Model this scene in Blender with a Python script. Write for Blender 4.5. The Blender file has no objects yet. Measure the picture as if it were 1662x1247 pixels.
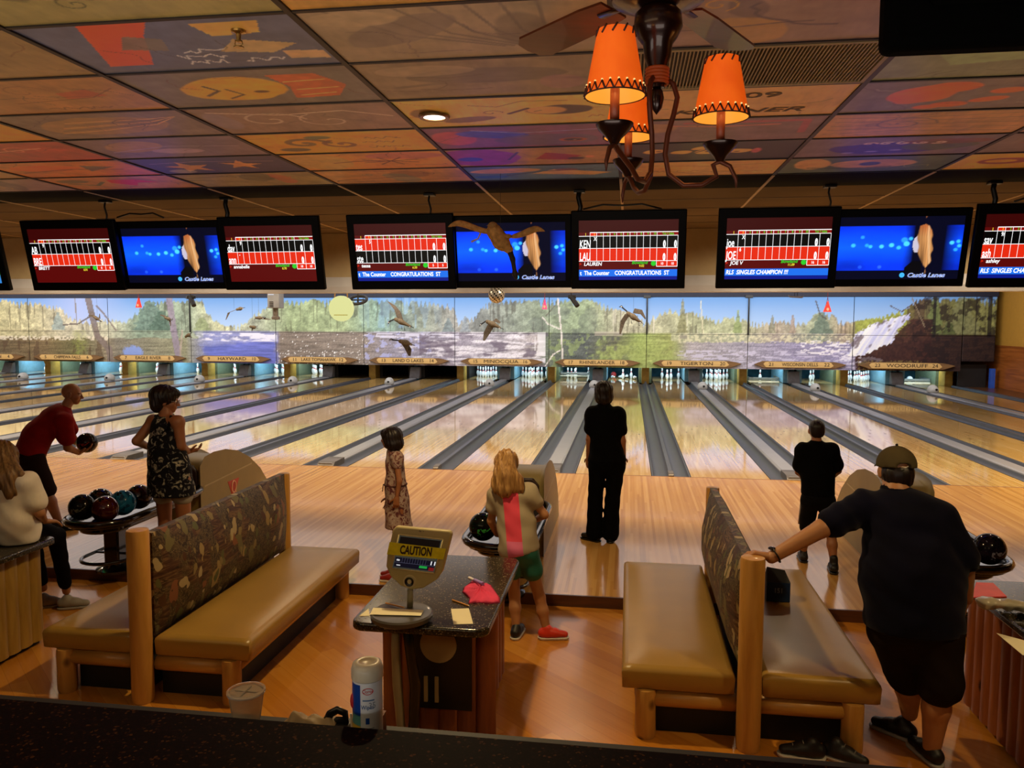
import bpy, math, random
import numpy as np
from mathutils import Vector
rnd = random.Random(7)
NR = np.random.RandomState(11)
S = bpy.context.scene
COL = S.collection
PI = math.pi

# ------------------------------------------------------------------ camera, world, lights, exposure
FPX = 1278.0
YAW, PITCH, ROLL = 0.1466, 0.081, 0.0026
CAM = np.array([1.072, -11.039, 2.169])
FW = np.array([-math.sin(YAW)*math.cos(PITCH), math.cos(YAW)*math.cos(PITCH), -math.sin(PITCH)])
_r = np.cross(FW, [0, 0, 1]); _r /= np.linalg.norm(_r); _u = np.cross(_r, FW)
CR, CU = _r*math.cos(ROLL)+_u*math.sin(ROLL), -_r*math.sin(ROLL)+_u*math.cos(ROLL)
from mathutils import Matrix
cd = bpy.data.cameras.new('camera'); cam = bpy.data.objects.new('camera', cd); COL.objects.link(cam)
cam.matrix_world = Matrix(((CR[0], CU[0], -FW[0], CAM[0]), (CR[1], CU[1], -FW[1], CAM[1]), (CR[2], CU[2], -FW[2], CAM[2]), (0, 0, 0, 1)))
cd.sensor_width = 36.0; cd.lens = FPX*36.0/1662.0; cd.clip_start = 0.05; cd.clip_end = 200
S.camera = cam
S.view_settings.view_transform = 'Standard'; S.view_settings.look = 'None'
S.view_settings.exposure = 0.0; S.view_settings.gamma = 1.0; S.view_settings.use_curve_mapping = False
w = bpy.data.worlds.new('world'); S.world = w; w.use_nodes = True
w.node_tree.nodes['Background'].inputs[0].default_value = (0.10, 0.055, 0.03, 1)
w.node_tree.nodes['Background'].inputs[1].default_value = 0.05

def area(name, loc, target, sx, sy, power, color, spread=180):
    l = bpy.data.lights.new(name, 'AREA'); l.shape = 'RECTANGLE'; l.size = sx; l.size_y = sy
    l.energy = power; l.color = color; l.spread = math.radians(spread)
    o = bpy.data.objects.new(name, l); COL.objects.link(o); o.location = loc
    d = Vector(target)-Vector(loc)
    o.rotation_euler = d.to_track_quat('-Z', 'Y').to_euler()
    return o
def spot(name, loc, target, power, color, angle=90, blend=0.5, size=0.06):
    l = bpy.data.lights.new(name, 'SPOT'); l.energy = power; l.color = color
    l.spot_size = math.radians(angle); l.spot_blend = blend; l.shadow_soft_size = size
    o = bpy.data.objects.new(name, l); COL.objects.link(o); o.location = loc
    o.rotation_euler = (Vector(target)-Vector(loc)).to_track_quat('-Z', 'Y').to_euler()
    return o
# lamps over the pin ends, lighting mural and lane ends
area('mural_strip_lamp', (-8, 13.0, 3.7), (-8, 16.5, 1.4), 40, 0.3, 1050, (1.0, 0.97, 0.95))
# strip lamp behind the front valance, then added fills for lanes and approach
area('lane_strip_lamp', (-7, 0.5, 3.8), (-7, 0.2, 0), 40, 0.3, 1300, (1.0, 0.80, 0.55))
area('lane_fill_panel', (-7, 6.0, 3.85), (-7, 6.0, 0), 40, 8.0, 900, (1.0, 0.92, 0.88))  # unseen broad panel added for soft lane light and sheen on the approach
for i in range(-9, 4):
    spot('approach_fill_spot', (0.4+2.41*i, -1.75, 3.3), (0.4+2.41*i, -1.7, 0), 62, (1.0, 0.76, 0.46), 165, 0.6, 0.05)  # unseen spots added to warm the approach and valance, no fixtures
# recessed can light in the painted ceiling and an unseen second one further right
spot('can_lamp', (-0.04, -6.57, 3.28), (0.1, -6.55, 0), 190, (1.0, 0.72, 0.34), 150, 0.7, 0.05)
spot('can_lamp', (3.5, -8.3, 3.28), (2.6, -6.6, 0), 110, (1.0, 0.70, 0.32), 110, 0.8, 0.05)
area('counter_fill', (-1.5, -11.5, 3.2), (-0.5, -7, 0.2), 5, 1.0, 34, (1.0, 0.72, 0.40))  # unseen broad fill added behind the camera to light the console front
area('ceiling_bounce_fill', (-1.0, -12.6, 0.9), (-1.0, -7.0, 3.33), 9, 1.2, 135, (1.0, 0.93, 0.82))  # unseen uplight added in place of bounced light on the painted tiles

def ray(px, py): return FW+CR*(px-831)/FPX-CU*(py-623.5)/FPX
def atY(px, py, Y):
    d = ray(px, py); t = (Y-CAM[1])/d[1]; return CAM+d*t
def atZ(px, py, Z):
    d = ray(px, py); t = (Z-CAM[2])/d[2]; return CAM+d*t
def proj(p):
    d = np.asarray(p, float)-CAM; z = d@FW
    return 831+FPX*(d@CR)/z, 623.5-FPX*(d@CU)/z

# ------------------------------------------------------------------ layout constants (metres)
LW, GA, GB = 1.066, 0.705, 0.539
PP = 2*LW+GA+GB                       # pitch of one pair of lanes
FZ = -0.09                            # seating floor
CZ = 3.33                             # ceiling
YM, ZMB, ZMT = 16.5, 0.536, 2.96      # mural panels
TOWN = {-8: '', -7: 'MELLEN', -6: 'CHIPPEWA FALLS', -5: 'EAGLE RIVER', -4: 'HAYWARD', -3: 'LAKE TOMAHAWK', -2: 'LAND O LAKES', -1: 'MINOCQUA', 0: 'RHINELANDER', 1: 'TIGERTON', 2: 'WISCONSIN DELLS', 3: 'WOODRUFF'}
TOWN[-7] = 'JUNCTION'

# ------------------------------------------------------------------ materials
def srgb(h):
    if isinstance(h, str):
        h = h.lstrip('#'); c = [int(h[i:i+2], 16)/255 for i in (0, 2, 4)]
    else: c = list(h)
    return tuple([(x/12.92 if x <= 0.04045 else ((x+0.055)/1.055)**2.4) for x in c]+[1.0])
MC = {}
class N:
    def __init__(s, name):
        s.m = bpy.data.materials.new(name); s.m.use_nodes = True; s.t = s.m.node_tree; s.b = s.t.nodes['Principled BSDF']
    def n(s, typ, **kw):
        x = s.t.nodes.new(typ)
        for k, v in kw.items():
            if k.startswith('_'): setattr(x, k[1:], v)
            else: x.inputs[k.replace('_', ' ')].default_value = v
        return x
    def l(s, a, b): s.t.links.new(a, b)
    def ramp(s, fac, stops):
        r = s.t.nodes.new('ShaderNodeValToRGB'); e = r.color_ramp.elements
        while len(e) < len(stops): e.new(0.5)
        for i, (p, c) in enumerate(stops): e[i].position = p; e[i].color = c if len(c) == 4 else srgb(c)
        s.l(fac, r.inputs[0]); return r.outputs[0]
    def co(s, scale=(1, 1, 1), kind='Object', rot=(0, 0, 0)):
        if kind == 'World': src = s.t.nodes.new('ShaderNodeNewGeometry').outputs['Position']
        else: src = s.t.nodes.new('ShaderNodeTexCoord').outputs[kind]
        m = s.t.nodes.new('ShaderNodeMapping'); m.inputs['Scale'].default_value = scale; m.inputs['Rotation'].default_value = rot
        s.l(src, m.inputs[0]); return m.outputs[0]
    def noise(s, co, scale=5, detail=4, rough=0.5, dist=0):
        x = s.n('ShaderNodeTexNoise', Scale=scale, Detail=detail, Roughness=rough, Distortion=dist); s.l(co, x.inputs['Vector']); return x.outputs['Fac']
    def bump(s, h, strength=0.2, dist=0.01):
        x = s.n('ShaderNodeBump', Strength=strength, Distance=dist); s.l(h, x.inputs['Height']); s.l(x.outputs[0], s.b.inputs['Normal'])
    def set(s, **kw):
        for k, v in kw.items(): s.b.inputs[k.replace('_', ' ')].default_value = v
        return s
def plain(name, col, rough=0.5, metal=0, var=0.12, scale=8, bump=0.0, emit=0, coat=0, bscale=60):
    if name in MC: return MC[name]
    k = N(name); c = srgb(col); k.set(Roughness=rough, Metallic=metal, Coat_Weight=coat)
    co = k.co()
    f = k.noise(co, scale, 3)
    d = tuple([x*(1-var) for x in c[:3]]+[1]); l = tuple([min(1, x*(1+var)) for x in c[:3]]+[1])
    o = k.ramp(f, [(0.3, d), (0.7, l)]); k.l(o, k.b.inputs['Base Color'])
    if rough >= 0.8: k.set(Specular_IOR_Level=0.08)
    if bump: k.bump(k.noise(co, bscale, 2), bump, 0.004)
    if emit: k.l(o, k.b.inputs['Emission Color']); k.set(Emission_Strength=emit)
    MC[name] = k.m; return k.m
def emis(name, col, e):
    if name in MC: return MC[name]
    k = N(name); c = srgb(col); k.set(Base_Color=(0, 0, 0, 1), Emission_Color=c, Emission_Strength=e, Roughness=0.4)
    MC[name] = k.m; return k.m
def wood(name, a, b, rough=0.45, axis=2, scale=6, stretch=0.08, coat=0, knots=False, kind='Object'):
    if name in MC: return MC[name]
    k = N(name); k.set(Roughness=rough, Coat_Weight=coat)
    sc = [1, 1, 1]; sc[axis] = stretch
    co = k.co(tuple(sc), kind); f = k.noise(co, scale*5, 5, 0.6, 0.6)
    o = k.ramp(f, [(0.25, srgb(a)), (0.75, srgb(b))])
    if knots:
        v = k.n('ShaderNodeTexVoronoi', Scale=3.2); k.l(k.co((1, 1, 0.6)), v.inputs['Vector'])
        r = k.ramp(v.outputs['Distance'], [(0.0, (0.05, 0.02, 0.01, 1)), (0.05, (0.12, 0.05, 0.02, 1)), (0.09, (1, 1, 1, 1))])
        mx = k.n('ShaderNodeMixRGB', _blend_type='MULTIPLY'); mx.inputs[0].default_value = 1; k.l(o, mx.inputs[1]); k.l(r, mx.inputs[2]); o = mx.outputs[0]
    k.l(o, k.b.inputs['Base Color']); k.bump(f, 0.15, 0.004)
    MC[name] = k.m; return k.m
def boards(name, a, b, c, width, rough, along=1, rot=0, lengthsc=0.35, coat=0.0, kind='World', seam=0.0, gscale=30):
    """strip flooring: every board its own tone, long grain"""
    if name in MC: return MC[name]
    k = N(name); k.set(Roughness=rough, Coat_Weight=coat, Coat_Roughness=0.05)
    co = k.co((1, 1, 1), kind, (0, 0, rot)); sp = k.n('ShaderNodeSeparateXYZ'); k.l(co, sp.inputs[0])
    X, Y = sp.outputs[0], sp.outputs[1]
    dv = k.n('ShaderNodeMath', _operation='DIVIDE'); k.l(X, dv.inputs[0]); dv.inputs[1].default_value = width
    fl = k.n('ShaderNodeMath', _operation='FLOOR'); k.l(dv.outputs[0], fl.inputs[0])
    wn = k.n('ShaderNodeTexWhiteNoise', _noise_dimensions='1D'); k.l(fl.outputs[0], wn.inputs['W'])
    # staggered butt joints
    ml = k.n('ShaderNodeMath', _operation='MULTIPLY_ADD'); k.l(Y, ml.inputs[0]); ml.inputs[1].default_value = lengthsc; 
    m10 = k.n('ShaderNodeMath', _operation='MULTIPLY'); k.l(wn.outputs['Value'], m10.inputs[0]); m10.inputs[1].default_value = 17.3
    k.l(m10.outputs[0], ml.inputs[2]); fy = k.n('ShaderNodeMath', _operation='FLOOR'); k.l(ml.outputs[0], fy.inputs[0])
    cb = k.n('ShaderNodeCombineXYZ'); k.l(fl.outputs[0], cb.inputs[0]); k.l(fy.outputs[0], cb.inputs[1])
    w2 = k.n('ShaderNodeTexWhiteNoise', _noise_dimensions='2D'); k.l(cb.outputs[0], w2.inputs['Vector'])
    co2 = k.co((1, 0.05, 1), kind, (0, 0, rot)) if rot == 0 else None
    mp = k.n('ShaderNodeMapping'); mp.inputs['Scale'].default_value = (1, 0.05, 1); k.l(co, mp.inputs[0])
    g = k.noise(mp.outputs[0], gscale, 4, 0.6)
    ad = k.n('ShaderNodeMath', _operation='MULTIPLY_ADD'); k.l(g, ad.inputs[0]); ad.inputs[1].default_value = 0.55
    m3 = k.n('ShaderNodeMath', _operation='MULTIPLY'); k.l(w2.outputs['Value'], m3.inputs[0]); m3.inputs[1].default_value = 0.5
    k.l(m3.outputs[0], ad.inputs[2])
    o = k.ramp(ad.outputs[0], [(0.1, srgb(a)), (0.5, srgb(b)), (0.9, srgb(c))])
    if seam:
        fr = k.n('ShaderNodeMath', _operation='FRACT'); k.l(dv.outputs[0], fr.inputs[0])
        sr = k.ramp(fr.outputs[0], [(0.0, (0.35, 0.3, 0.25, 1)), (seam, (1, 1, 1, 1))])
        mx = k.n('ShaderNodeMixRGB', _blend_type='MULTIPLY'); mx.inputs[0].default_value = 1; k.l(o, mx.inputs[1]); k.l(sr, mx.inputs[2]); o = mx.outputs[0]
    k.l(o, k.b.inputs['Base Color'])
    MC[name] = k.m; return k.m
def vcol(name, rough=0.6, emit=0.0, gain=1.0, spec=0.3):
    if name in MC: return MC[name]
    k = N(name); a = k.n('ShaderNodeVertexColor'); a.layer_name = 'Col'
    k.set(Roughness=rough, Specular_IOR_Level=spec)
    if emit:
        k.set(Base_Color=(0, 0, 0, 1)); k.l(a.outputs[0], k.b.inputs['Emission Color']); k.set(Emission_Strength=emit)
    else: k.l(a.outputs[0], k.b.inputs['Base Color'])
    MC[name] = k.m; return k.m
def fabric_pattern(name, stops, scale, rough=0.9, dist=1.5, kind='Object'):
    if name in MC: return MC[name]
    k = N(name); k.set(Roughness=rough, Specular_IOR_Level=0.2)
    f = k.noise(k.co(kind=kind), scale, 3, 0.55, dist)
    o = k.ramp(f, stops); 
    for n in k.t.nodes:
        if n.type == 'VALTORGB': n.color_ramp.interpolation = 'CONSTANT'
    k.l(o, k.b.inputs['Base Color']); MC[name] = k.m; return k.m
def granite(name):
    if name in MC: return MC[name]
    k = N(name); k.set(Roughness=0.18, Specular_IOR_Level=0.5)
    v = k.n('ShaderNodeTexVoronoi', Scale=170.0); k.l(k.co(), v.inputs['Vector'])
    s = k.n('ShaderNodeSeparateColor'); k.l(v.outputs['Color'], s.inputs[0])
    o = k.ramp(s.outputs[0], [(0.0, srgb('#191610')), (0.7, srgb('#2c261c')), (0.93, srgb('#4a4132')), (0.985, srgb('#8a7a5c'))])
    k.l(o, k.b.inputs['Base Color']); MC[name] = k.m; return k.m
def camo(name):
    if name in MC: return MC[name]
    k = N(name); k.set(Roughness=0.55, Specular_IOR_Level=0.3)
    co = k.co((1.0, 1.0, 1.0))
    bark = k.noise(k.co((1.2, 0.5, 3.2)), 7, 6, 0.65, 1.6)
    base = k.ramp(bark, [(0.28, srgb('#150c08')), (0.42, srgb('#3a2114')), (0.52, srgb('#4d3320')), (0.58, srgb('#6f5434')), (.64, srgb('#2a180e'))])
    big = k.noise(co, 3.5, 2, .5, .8); bm = k.ramp(big, [(.46, (0, 0, 0, 1)), (.5, (1, 1, 1, 1))])
    sw = k.noise(k.co((1, 1, 1)), 12, 3, .5, 4.0); swr = k.ramp(sw, [(0, srgb('#1c120a')), (.42, srgb('#33261a')), (.5, srgb('#4a3a24')), (.53, srgb('#7e6c48')), (.56, srgb('#22160e')), (.66, srgb('#5a482c'))])
    m0 = k.n('ShaderNodeMixRGB'); k.l(bm, m0.inputs[0]); k.l(base, m0.inputs[1]); k.l(swr, m0.inputs[2]); cur = m0.outputs[0]
    for scale, rot, amt, thr, stops in ((9.0, .5, .16, .42, ['#8e774a', '#665c38', '#9c8860', '#7a4c30']), (17.0, -.7, .10, .55, ['#a08e66', '#54542f', '#7c6a40', '#4a2e1a'])):
        wn = k.n('ShaderNodeTexNoise', Scale=7.0, Detail=2.0); k.l(co, wn.inputs['Vector'])
        va = k.n('ShaderNodeVectorMath', _operation='MULTIPLY_ADD'); k.l(wn.outputs['Color'], va.inputs[0]); va.inputs[1].default_value = (amt, amt, amt); k.l(co, va.inputs[2])
        mp = k.n('ShaderNodeMapping'); mp.inputs['Scale'].default_value = (1, 1.1, 0.6); mp.inputs['Rotation'].default_value = (rot, 0, 0); k.l(va.outputs[0], mp.inputs[0])
        v = k.n('ShaderNodeTexVoronoi', Scale=scale); k.l(mp.outputs[0], v.inputs['Vector'])
        s = k.n('ShaderNodeSeparateColor'); k.l(v.outputs['Color'], s.inputs[0])
        sel = k.n('ShaderNodeMath', _operation='GREATER_THAN'); k.l(s.outputs[0], sel.inputs[0]); sel.inputs[1].default_value = thr
        near = k.n('ShaderNodeMath', _operation='LESS_THAN'); k.l(v.outputs['Distance'], near.inputs[0]); near.inputs[1].default_value = 0.40
        a = k.n('ShaderNodeMath', _operation='MULTIPLY'); k.l(sel.outputs[0], a.inputs[0]); k.l(near.outputs[0], a.inputs[1])
        leaf = k.ramp(s.outputs[1], [(i/4, srgb(c)) for i, c in enumerate(stops)])
        for n in k.t.nodes:
            if n.type == 'VALTORGB' and n.outputs[0] == leaf: n.color_ramp.interpolation = 'CONSTANT'
        mx = k.n('ShaderNodeMixRGB'); k.l(a.outputs[0], mx.inputs[0]); k.l(cur, mx.inputs[1]); k.l(leaf, mx.inputs[2]); cur = mx.outputs[0]
    k.l(cur, k.b.inputs['Base Color']); MC[name] = k.m; return k.m

# ------------------------------------------------------------------ mesh helpers
def mesh_obj(name, V, F, mats, mi=None, parent=None, smooth=False, colors=None, bevel=0, segs=2):
    V = np.asarray(V, dtype=np.float64).reshape(-1, 3)
    me = bpy.data.meshes.new(name)
    me.from_pydata(V.tolist(), [], [tuple(f) for f in F]) if not isinstance(F, np.ndarray) else fast(me, V, F)
    if not isinstance(mats, (list, tuple)): mats = [mats]
    for m in mats: me.materials.append(m)
    if mi is not None: me.polygons.foreach_set('material_index', np.asarray(mi, dtype=np.int32))
    if colors is not None:
        a = me.color_attributes.new('Col', 'FLOAT_COLOR', 'POINT'); c = np.ones((len(V), 4)); c[:, :3] = colors
        a.data.foreach_set('color', c.ravel().astype(np.float32))
    if smooth is True: me.polygons.foreach_set('use_smooth', [True]*len(me.polygons))
    elif smooth: 
        me.polygons.foreach_set('use_smooth', [True]*len(me.polygons)); me.set_sharp_from_angle(angle=math.radians(smooth))
    me.update()
    o = bpy.data.objects.new(name, me); COL.objects.link(o)
    if parent is not None: o.parent = parent
    if bevel:
        b = o.modifiers.new('bevel', 'BEVEL'); b.width = bevel; b.segments = segs; b.limit_method = 'ANGLE'; b.angle_limit = math.radians(40)
        me.polygons.foreach_set('use_smooth', [True]*len(me.polygons)); me.set_sharp_from_angle(angle=math.radians(50))
    return o
def fast(me, V, F):
    nf, k = F.shape
    me.vertices.add(len(V)); me.vertices.foreach_set('co', V.ravel().astype(np.float32))
    me.loops.add(nf*k); me.loops.foreach_set('vertex_index', F.ravel().astype(np.int32))
    me.polygons.add(nf); me.polygons.foreach_set('loop_start', np.arange(0, nf*k, k, dtype=np.int32))
    me.update(calc_edges=True); me.validate()
class MB:
    def __init__(s): s.V = []; s.F = []; s.M = []; s.c = 0
    def add(s, V, F, m=None):
        o = len(s.V); s.V += [tuple(map(float, v)) for v in V]; s.F += [tuple(int(i)+o for i in f) for f in F]; s.M += [s.c if m is None else m]*len(F); return s
    def box(s, x0, x1, y0, y1, z0, z1, m=None):
        return s.add([(x0,y0,z0),(x1,y0,z0),(x1,y1,z0),(x0,y1,z0),(x0,y0,z1),(x1,y0,z1),(x1,y1,z1),(x0,y1,z1)],
                     [(0,3,2,1),(4,5,6,7),(0,1,5,4),(1,2,6,5),(2,3,7,6),(3,0,4,7)], m)
    def prism(s, pts, axis, a, b, m=None):
        """closed outline extruded along an axis; pts are the two other coordinates in xyz order"""
        n = len(pts)
        def mk(p, t): q = list(p); q.insert(axis, t); return q
        V = [mk(p, a) for p in pts]+[mk(p, b) for p in pts]
        F = [tuple(range(n))[::-1], tuple(range(n, 2*n))]+[(i, (i+1) % n, n+(i+1) % n, n+i) for i in range(n)]
        if axis == 1: F = [f[::-1] for f in F]
        return s.add(V, F, m)
    def lathe(s, prof, c=(0, 0, 0), n=24, axis=2, m=None, sx=1, sy=1):
        V = []; F = []
        for (r, h) in prof:
            for i in range(n):
                a = 2*PI*i/n; p = [r*math.cos(a)*sx, r*math.sin(a)*sy]; p.insert(axis, h)
                if axis == 1: p = [r*math.cos(a)*sx, h, -r*math.sin(a)*sy]
                if axis == 0: p = [h, r*math.cos(a)*sx, r*math.sin(a)*sy]
                V.append((p[0]+c[0], p[1]+c[1], p[2]+c[2]))
        for j in range(len(prof)-1):
            for i in range(n): F.append((j*n+i, j*n+(i+1) % n, (j+1)*n+(i+1) % n, (j+1)*n+i))
        if prof[0][0] > 1e-4: F.append(tuple(range(n))[::-1])
        if prof[-1][0] > 1e-4: F.append(tuple(range((len(prof)-1)*n, len(prof)*n)))
        return s.add(V, F, m)
    def tube(s, pts, r, n=8, m=None, closed=False, flat=1.0):
        P = [np.array(p, float) for p in pts]; K = len(P); V = []; F = []
        rs = r if hasattr(r, '__len__') else [r]*K
        up = np.array([0, 0, 1.0]); N0 = None
        for i in range(K):
            if closed: t = P[(i+1) % K]-P[i-1]
            else: t = P[min(i+1, K-1)]-P[max(i-1, 0)]
            t /= (np.linalg.norm(t)+1e-9)
            if N0 is None:
                N0 = np.cross(t, up); 
                if np.linalg.norm(N0) < 1e-3: N0 = np.cross(t, [1.0, 0, 0])
            N0 = N0-t*(N0@t); N0 /= np.linalg.norm(N0); B = np.cross(t, N0)
            for j in range(n):
                a = 2*PI*j/n; V.append(P[i]+rs[i]*(math.cos(a)*N0+flat*math.sin(a)*B))
        for i in range(K if closed else K-1):
            k2 = (i+1) % K
            for j in range(n): F.append((i*n+j, i*n+(j+1) % n, k2*n+(j+1) % n, k2*n+j))
        if not closed: F.append(tuple(range(n))[::-1]); F.append(tuple(range((K-1)*n, K*n)))
        return s.add(V, F, m)
    def ball(s, c, r, n=16, m=None):
        rx, ry, rz = r if hasattr(r, '__len__') else (r, r, r)
        return s.add(*_sph(c, rx, ry, rz, n), m)
    def text(s, txt, size, M4, m=None, sx=1.0, shear=0.0, align='CENTER', depth=0.002, bold=0.0):
        V, F = text_geo(txt, sx, shear, align, bold)
        V = V.copy(); V[:, :2] *= size; V[:, 2] *= depth
        W = V@np.array(M4)[:3, :3].T+np.array(M4)[:3, 3]
        return s.add(W, F, m)
    def build(s, name, mats, parent=None, smooth=False, bevel=0, segs=2):
        return mesh_obj(name, s.V, s.F, mats, s.M if isinstance(mats, (list, tuple)) else None, parent, smooth, None, bevel, segs)
def _sph(c, rx, ry, rz, n):
    V = [(c[0], c[1], c[2]-rz)]; k = max(6, n//2)
    for j in range(1, k):
        t = -PI/2+PI*j/k
        for i in range(n):
            a = 2*PI*i/n; V.append((c[0]+rx*math.cos(t)*math.cos(a), c[1]+ry*math.cos(t)*math.sin(a), c[2]+rz*math.sin(t)))
    V.append((c[0], c[1], c[2]+rz)); F = [(0, 1+(i+1) % n, 1+i) for i in range(n)]
    for j in range(k-2):
        for i in range(n): F.append((1+j*n+i, 1+j*n+(i+1) % n, 1+(j+1)*n+(i+1) % n, 1+(j+1)*n+i))
    L = len(V)-1; b = 1+(k-2)*n
    F += [(b+i, b+(i+1) % n, L) for i in range(n)]
    return V, F
_TC = {}
def text_geo(txt, sx=1, shear=0, align='CENTER', bold=0.0):
    key = (txt, sx, shear, align, bold)
    if key in _TC: return _TC[key]
    cu = bpy.data.curves.new('t', 'FONT'); cu.body = txt; cu.size = 1.0; cu.align_x = align; cu.align_y = 'CENTER'
    cu.shear = shear; cu.extrude = 0.5; cu.offset = bold; cu.resolution_u = 3
    o = bpy.data.objects.new('t', cu); COL.objects.link(o)
    dg = bpy.context.evaluated_depsgraph_get(); me = o.evaluated_get(dg).to_mesh()
    V = np.array([v.co[:] for v in me.vertices]).reshape(-1, 3); F = [tuple(p.vertices) for p in me.polygons]
    o.evaluated_get(dg).to_mesh_clear(); COL.objects.unlink(o); bpy.data.objects.remove(o); bpy.data.curves.remove(cu)
    V[:, 0] *= sx; _TC[key] = (V, F); return V, F
def frame(o, x, y):
    """4x4 with local x, local y axes and origin o"""
    x = np.array(x, float); x /= np.linalg.norm(x); y = np.array(y, float); y -= x*(x@y); y /= np.linalg.norm(y); z = np.cross(x, y)
    M = np.eye(4); M[:3, 0] = x; M[:3, 1] = y; M[:3, 2] = z; M[:3, 3] = o; return M
def tag(o, label, cat, group=None):
    o['label'] = label; o['category'] = cat
    if group: o['group'] = group
    return o
def thing(name, label, cat, loc=(0, 0, 0), group=None, rz=0):
    o = bpy.data.objects.new(name, None); COL.objects.link(o); o.location = [float(a) for a in loc]; o.rotation_euler = (0, 0, rz); o.empty_display_size = 0.1
    return tag(o, label, cat, group)
def struct(o): o['kind'] = 'structure'; return o
def dup(root, loc=None, label=None, group=None):
    r = root.copy(); COL.objects.link(r)
    if loc is not None: r.location = [float(a) for a in loc]
    if label: r['label'] = label
    if group: r['group'] = group
    for ch in list(root.children):
        c = ch.copy(); COL.objects.link(c); c.parent = r
        for g in list(ch.children):
            d = g.copy(); COL.objects.link(d); d.parent = c
    return r
# 2-D value noise for painted pictures
_G = NR.rand(256, 256)
def vnoise(x, y):
    xi = np.floor(x).astype(int); yi = np.floor(y).astype(int); fx = x-xi; fy = y-yi
    fx = fx*fx*(3-2*fx); fy = fy*fy*(3-2*fy)
    g = lambda a, b: _G[a % 256, b % 256]
    return (g(xi, yi)*(1-fx)+g(xi+1, yi)*fx)*(1-fy)+(g(xi, yi+1)*(1-fx)+g(xi+1, yi+1)*fx)*fy
def fbm(x, y, o=4):
    s = 0; a = 0.5; t = 0
    for i in range(o): s = s+a*vnoise(x*2**i+17*i, y*2**i+31*i); t += a; a *= 0.55
    return s/t
def lin(c): return np.array(srgb(c)[:3])
def grid_obj(name, o, ux, uy, nx, ny, col, mat, parent=None):
    """flat coloured grid: origin o, edge vectors ux, uy; col is (ny+1, nx+1, 3)"""
    a, b = np.meshgrid(np.linspace(0, 1, nx+1), np.linspace(0, 1, ny+1))
    V = np.array(o)+a[..., None]*np.array(ux)+b[..., None]*np.array(uy)
    i = np.arange(nx)[None, :]+np.arange(ny)[:, None]*(nx+1)
    F = np.stack([i, i+1, i+nx+2, i+nx+1], -1).reshape(-1, 4)
    return mesh_obj(name, V.reshape(-1, 3), F, mat, parent=parent, colors=col.reshape(-1, 3))
# ------------------------------------------------------------------ the hall
M_floor = boards('laminate_planks', '#a5641c', '#bd7a28', '#cf9038', 0.10, 0.26, rot=-PI/4-0.06, lengthsc=0.8, coat=0.2, seam=0.02, gscale=22)
M_appr = boards('approach_maple', '#a87638', '#c4904a', '#d8aa64', 0.028, 0.16, lengthsc=0.5, coat=0.3, gscale=18)
M_lane = boards('lane_maple', '#b98f4a', '#d2aa66', '#e2c288', 0.0275, 0.07, lengthsc=0.9, coat=0.5, gscale=26)
M_tanwall = plain('tan_wall_paint', '#b8a684', 0.8, var=0.05)
M_dark = plain('dark_paint', '#120d0a', 0.6, var=0.2)
M_black = plain('black_plastic', '#0b0a0a', 0.35, var=0.2)
M_trimw = plain('pale_trim_paint', '#c4c4cc', 0.5, var=0.04)
def sbox(name, *a, mat=None, bevel=0):
    return struct(MB().box(*a).build(name, mat, bevel=bevel))
struct(MB().box(-14, 16, -13, -4.97, FZ-0.1, FZ).build('floor', M_floor))
# raised approach and its step edge
struct(MB().box(-30, 13.05, -4.955, 0, -0.20, 0).build('floor_approach', M_appr))
struct(MB().box(-14, 13.05, -4.975, -4.955, FZ, 0.002).build('trim_1', wood('step_nosing_wood', '#3a1d0c', '#5b3015', 0.4, 0, coat=0.2)))
struct(MB().box(-30, 13.05, 0.0, 17.0, -0.22, -0.14).build('floor_under_lanes', M_dark))
struct(MB().box(-30, 16, -13, -0.75, CZ+0.02, CZ+0.12).build('ceiling', M_dark))
# plain acoustic ceiling between painted tiles and valance, with its bright runner bars
k = plain('brown_ceiling_tile', '#6c5c48', 0.9, var=0.14, scale=1.2)
cl = MB(); cl.c = 0
cl.box(-16, 13, -3.85, -0.8, CZ-0.005, CZ+0.02, 0)
for i in range(-12, 11): cl.box(-0.215+1.205*i-0.012, -0.215+1.205*i+0.012, -4.42, -0.8, CZ-0.011, CZ-0.004, 1)
for j in range(1, 6): cl.box(-16, 13, -3.85+0.611*j-0.01, -3.85+0.611*j+0.01, CZ-0.009, CZ-0.004, 2)
cl.box(-16, 13, -4.45, -3.85, CZ-0.006, CZ+0.02, 3)
struct(cl.build('ceiling_over_approach', [k, plain('runner_bar', '#b89a70', 0.5), plain('cross_bar', '#4c3722', 0.6), plain('dark_band', '#0e0806', 0.85)]))
# valance: tan wall with a pale ledge along its foot
struct(MB().box(-30, 13.05, -0.8, -0.66, 2.72, CZ+0.6).build('wall_valance', M_tanwall))
v = MB(); v.prism([(-0.86, 2.53), (-0.60, 2.53), (-0.60, 2.74), (-0.80, 2.74), (-0.86, 2.61)], 0, -30, 13.05)
struct(v.build('trim_2', M_trimw))
struct(MB().box(-30, 13.05, -0.66, 20.4, 3.9, 4.0).build('ceiling_over_lanes', plain('lane_ceiling', '#8c8a9c', 0.9)))
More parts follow.
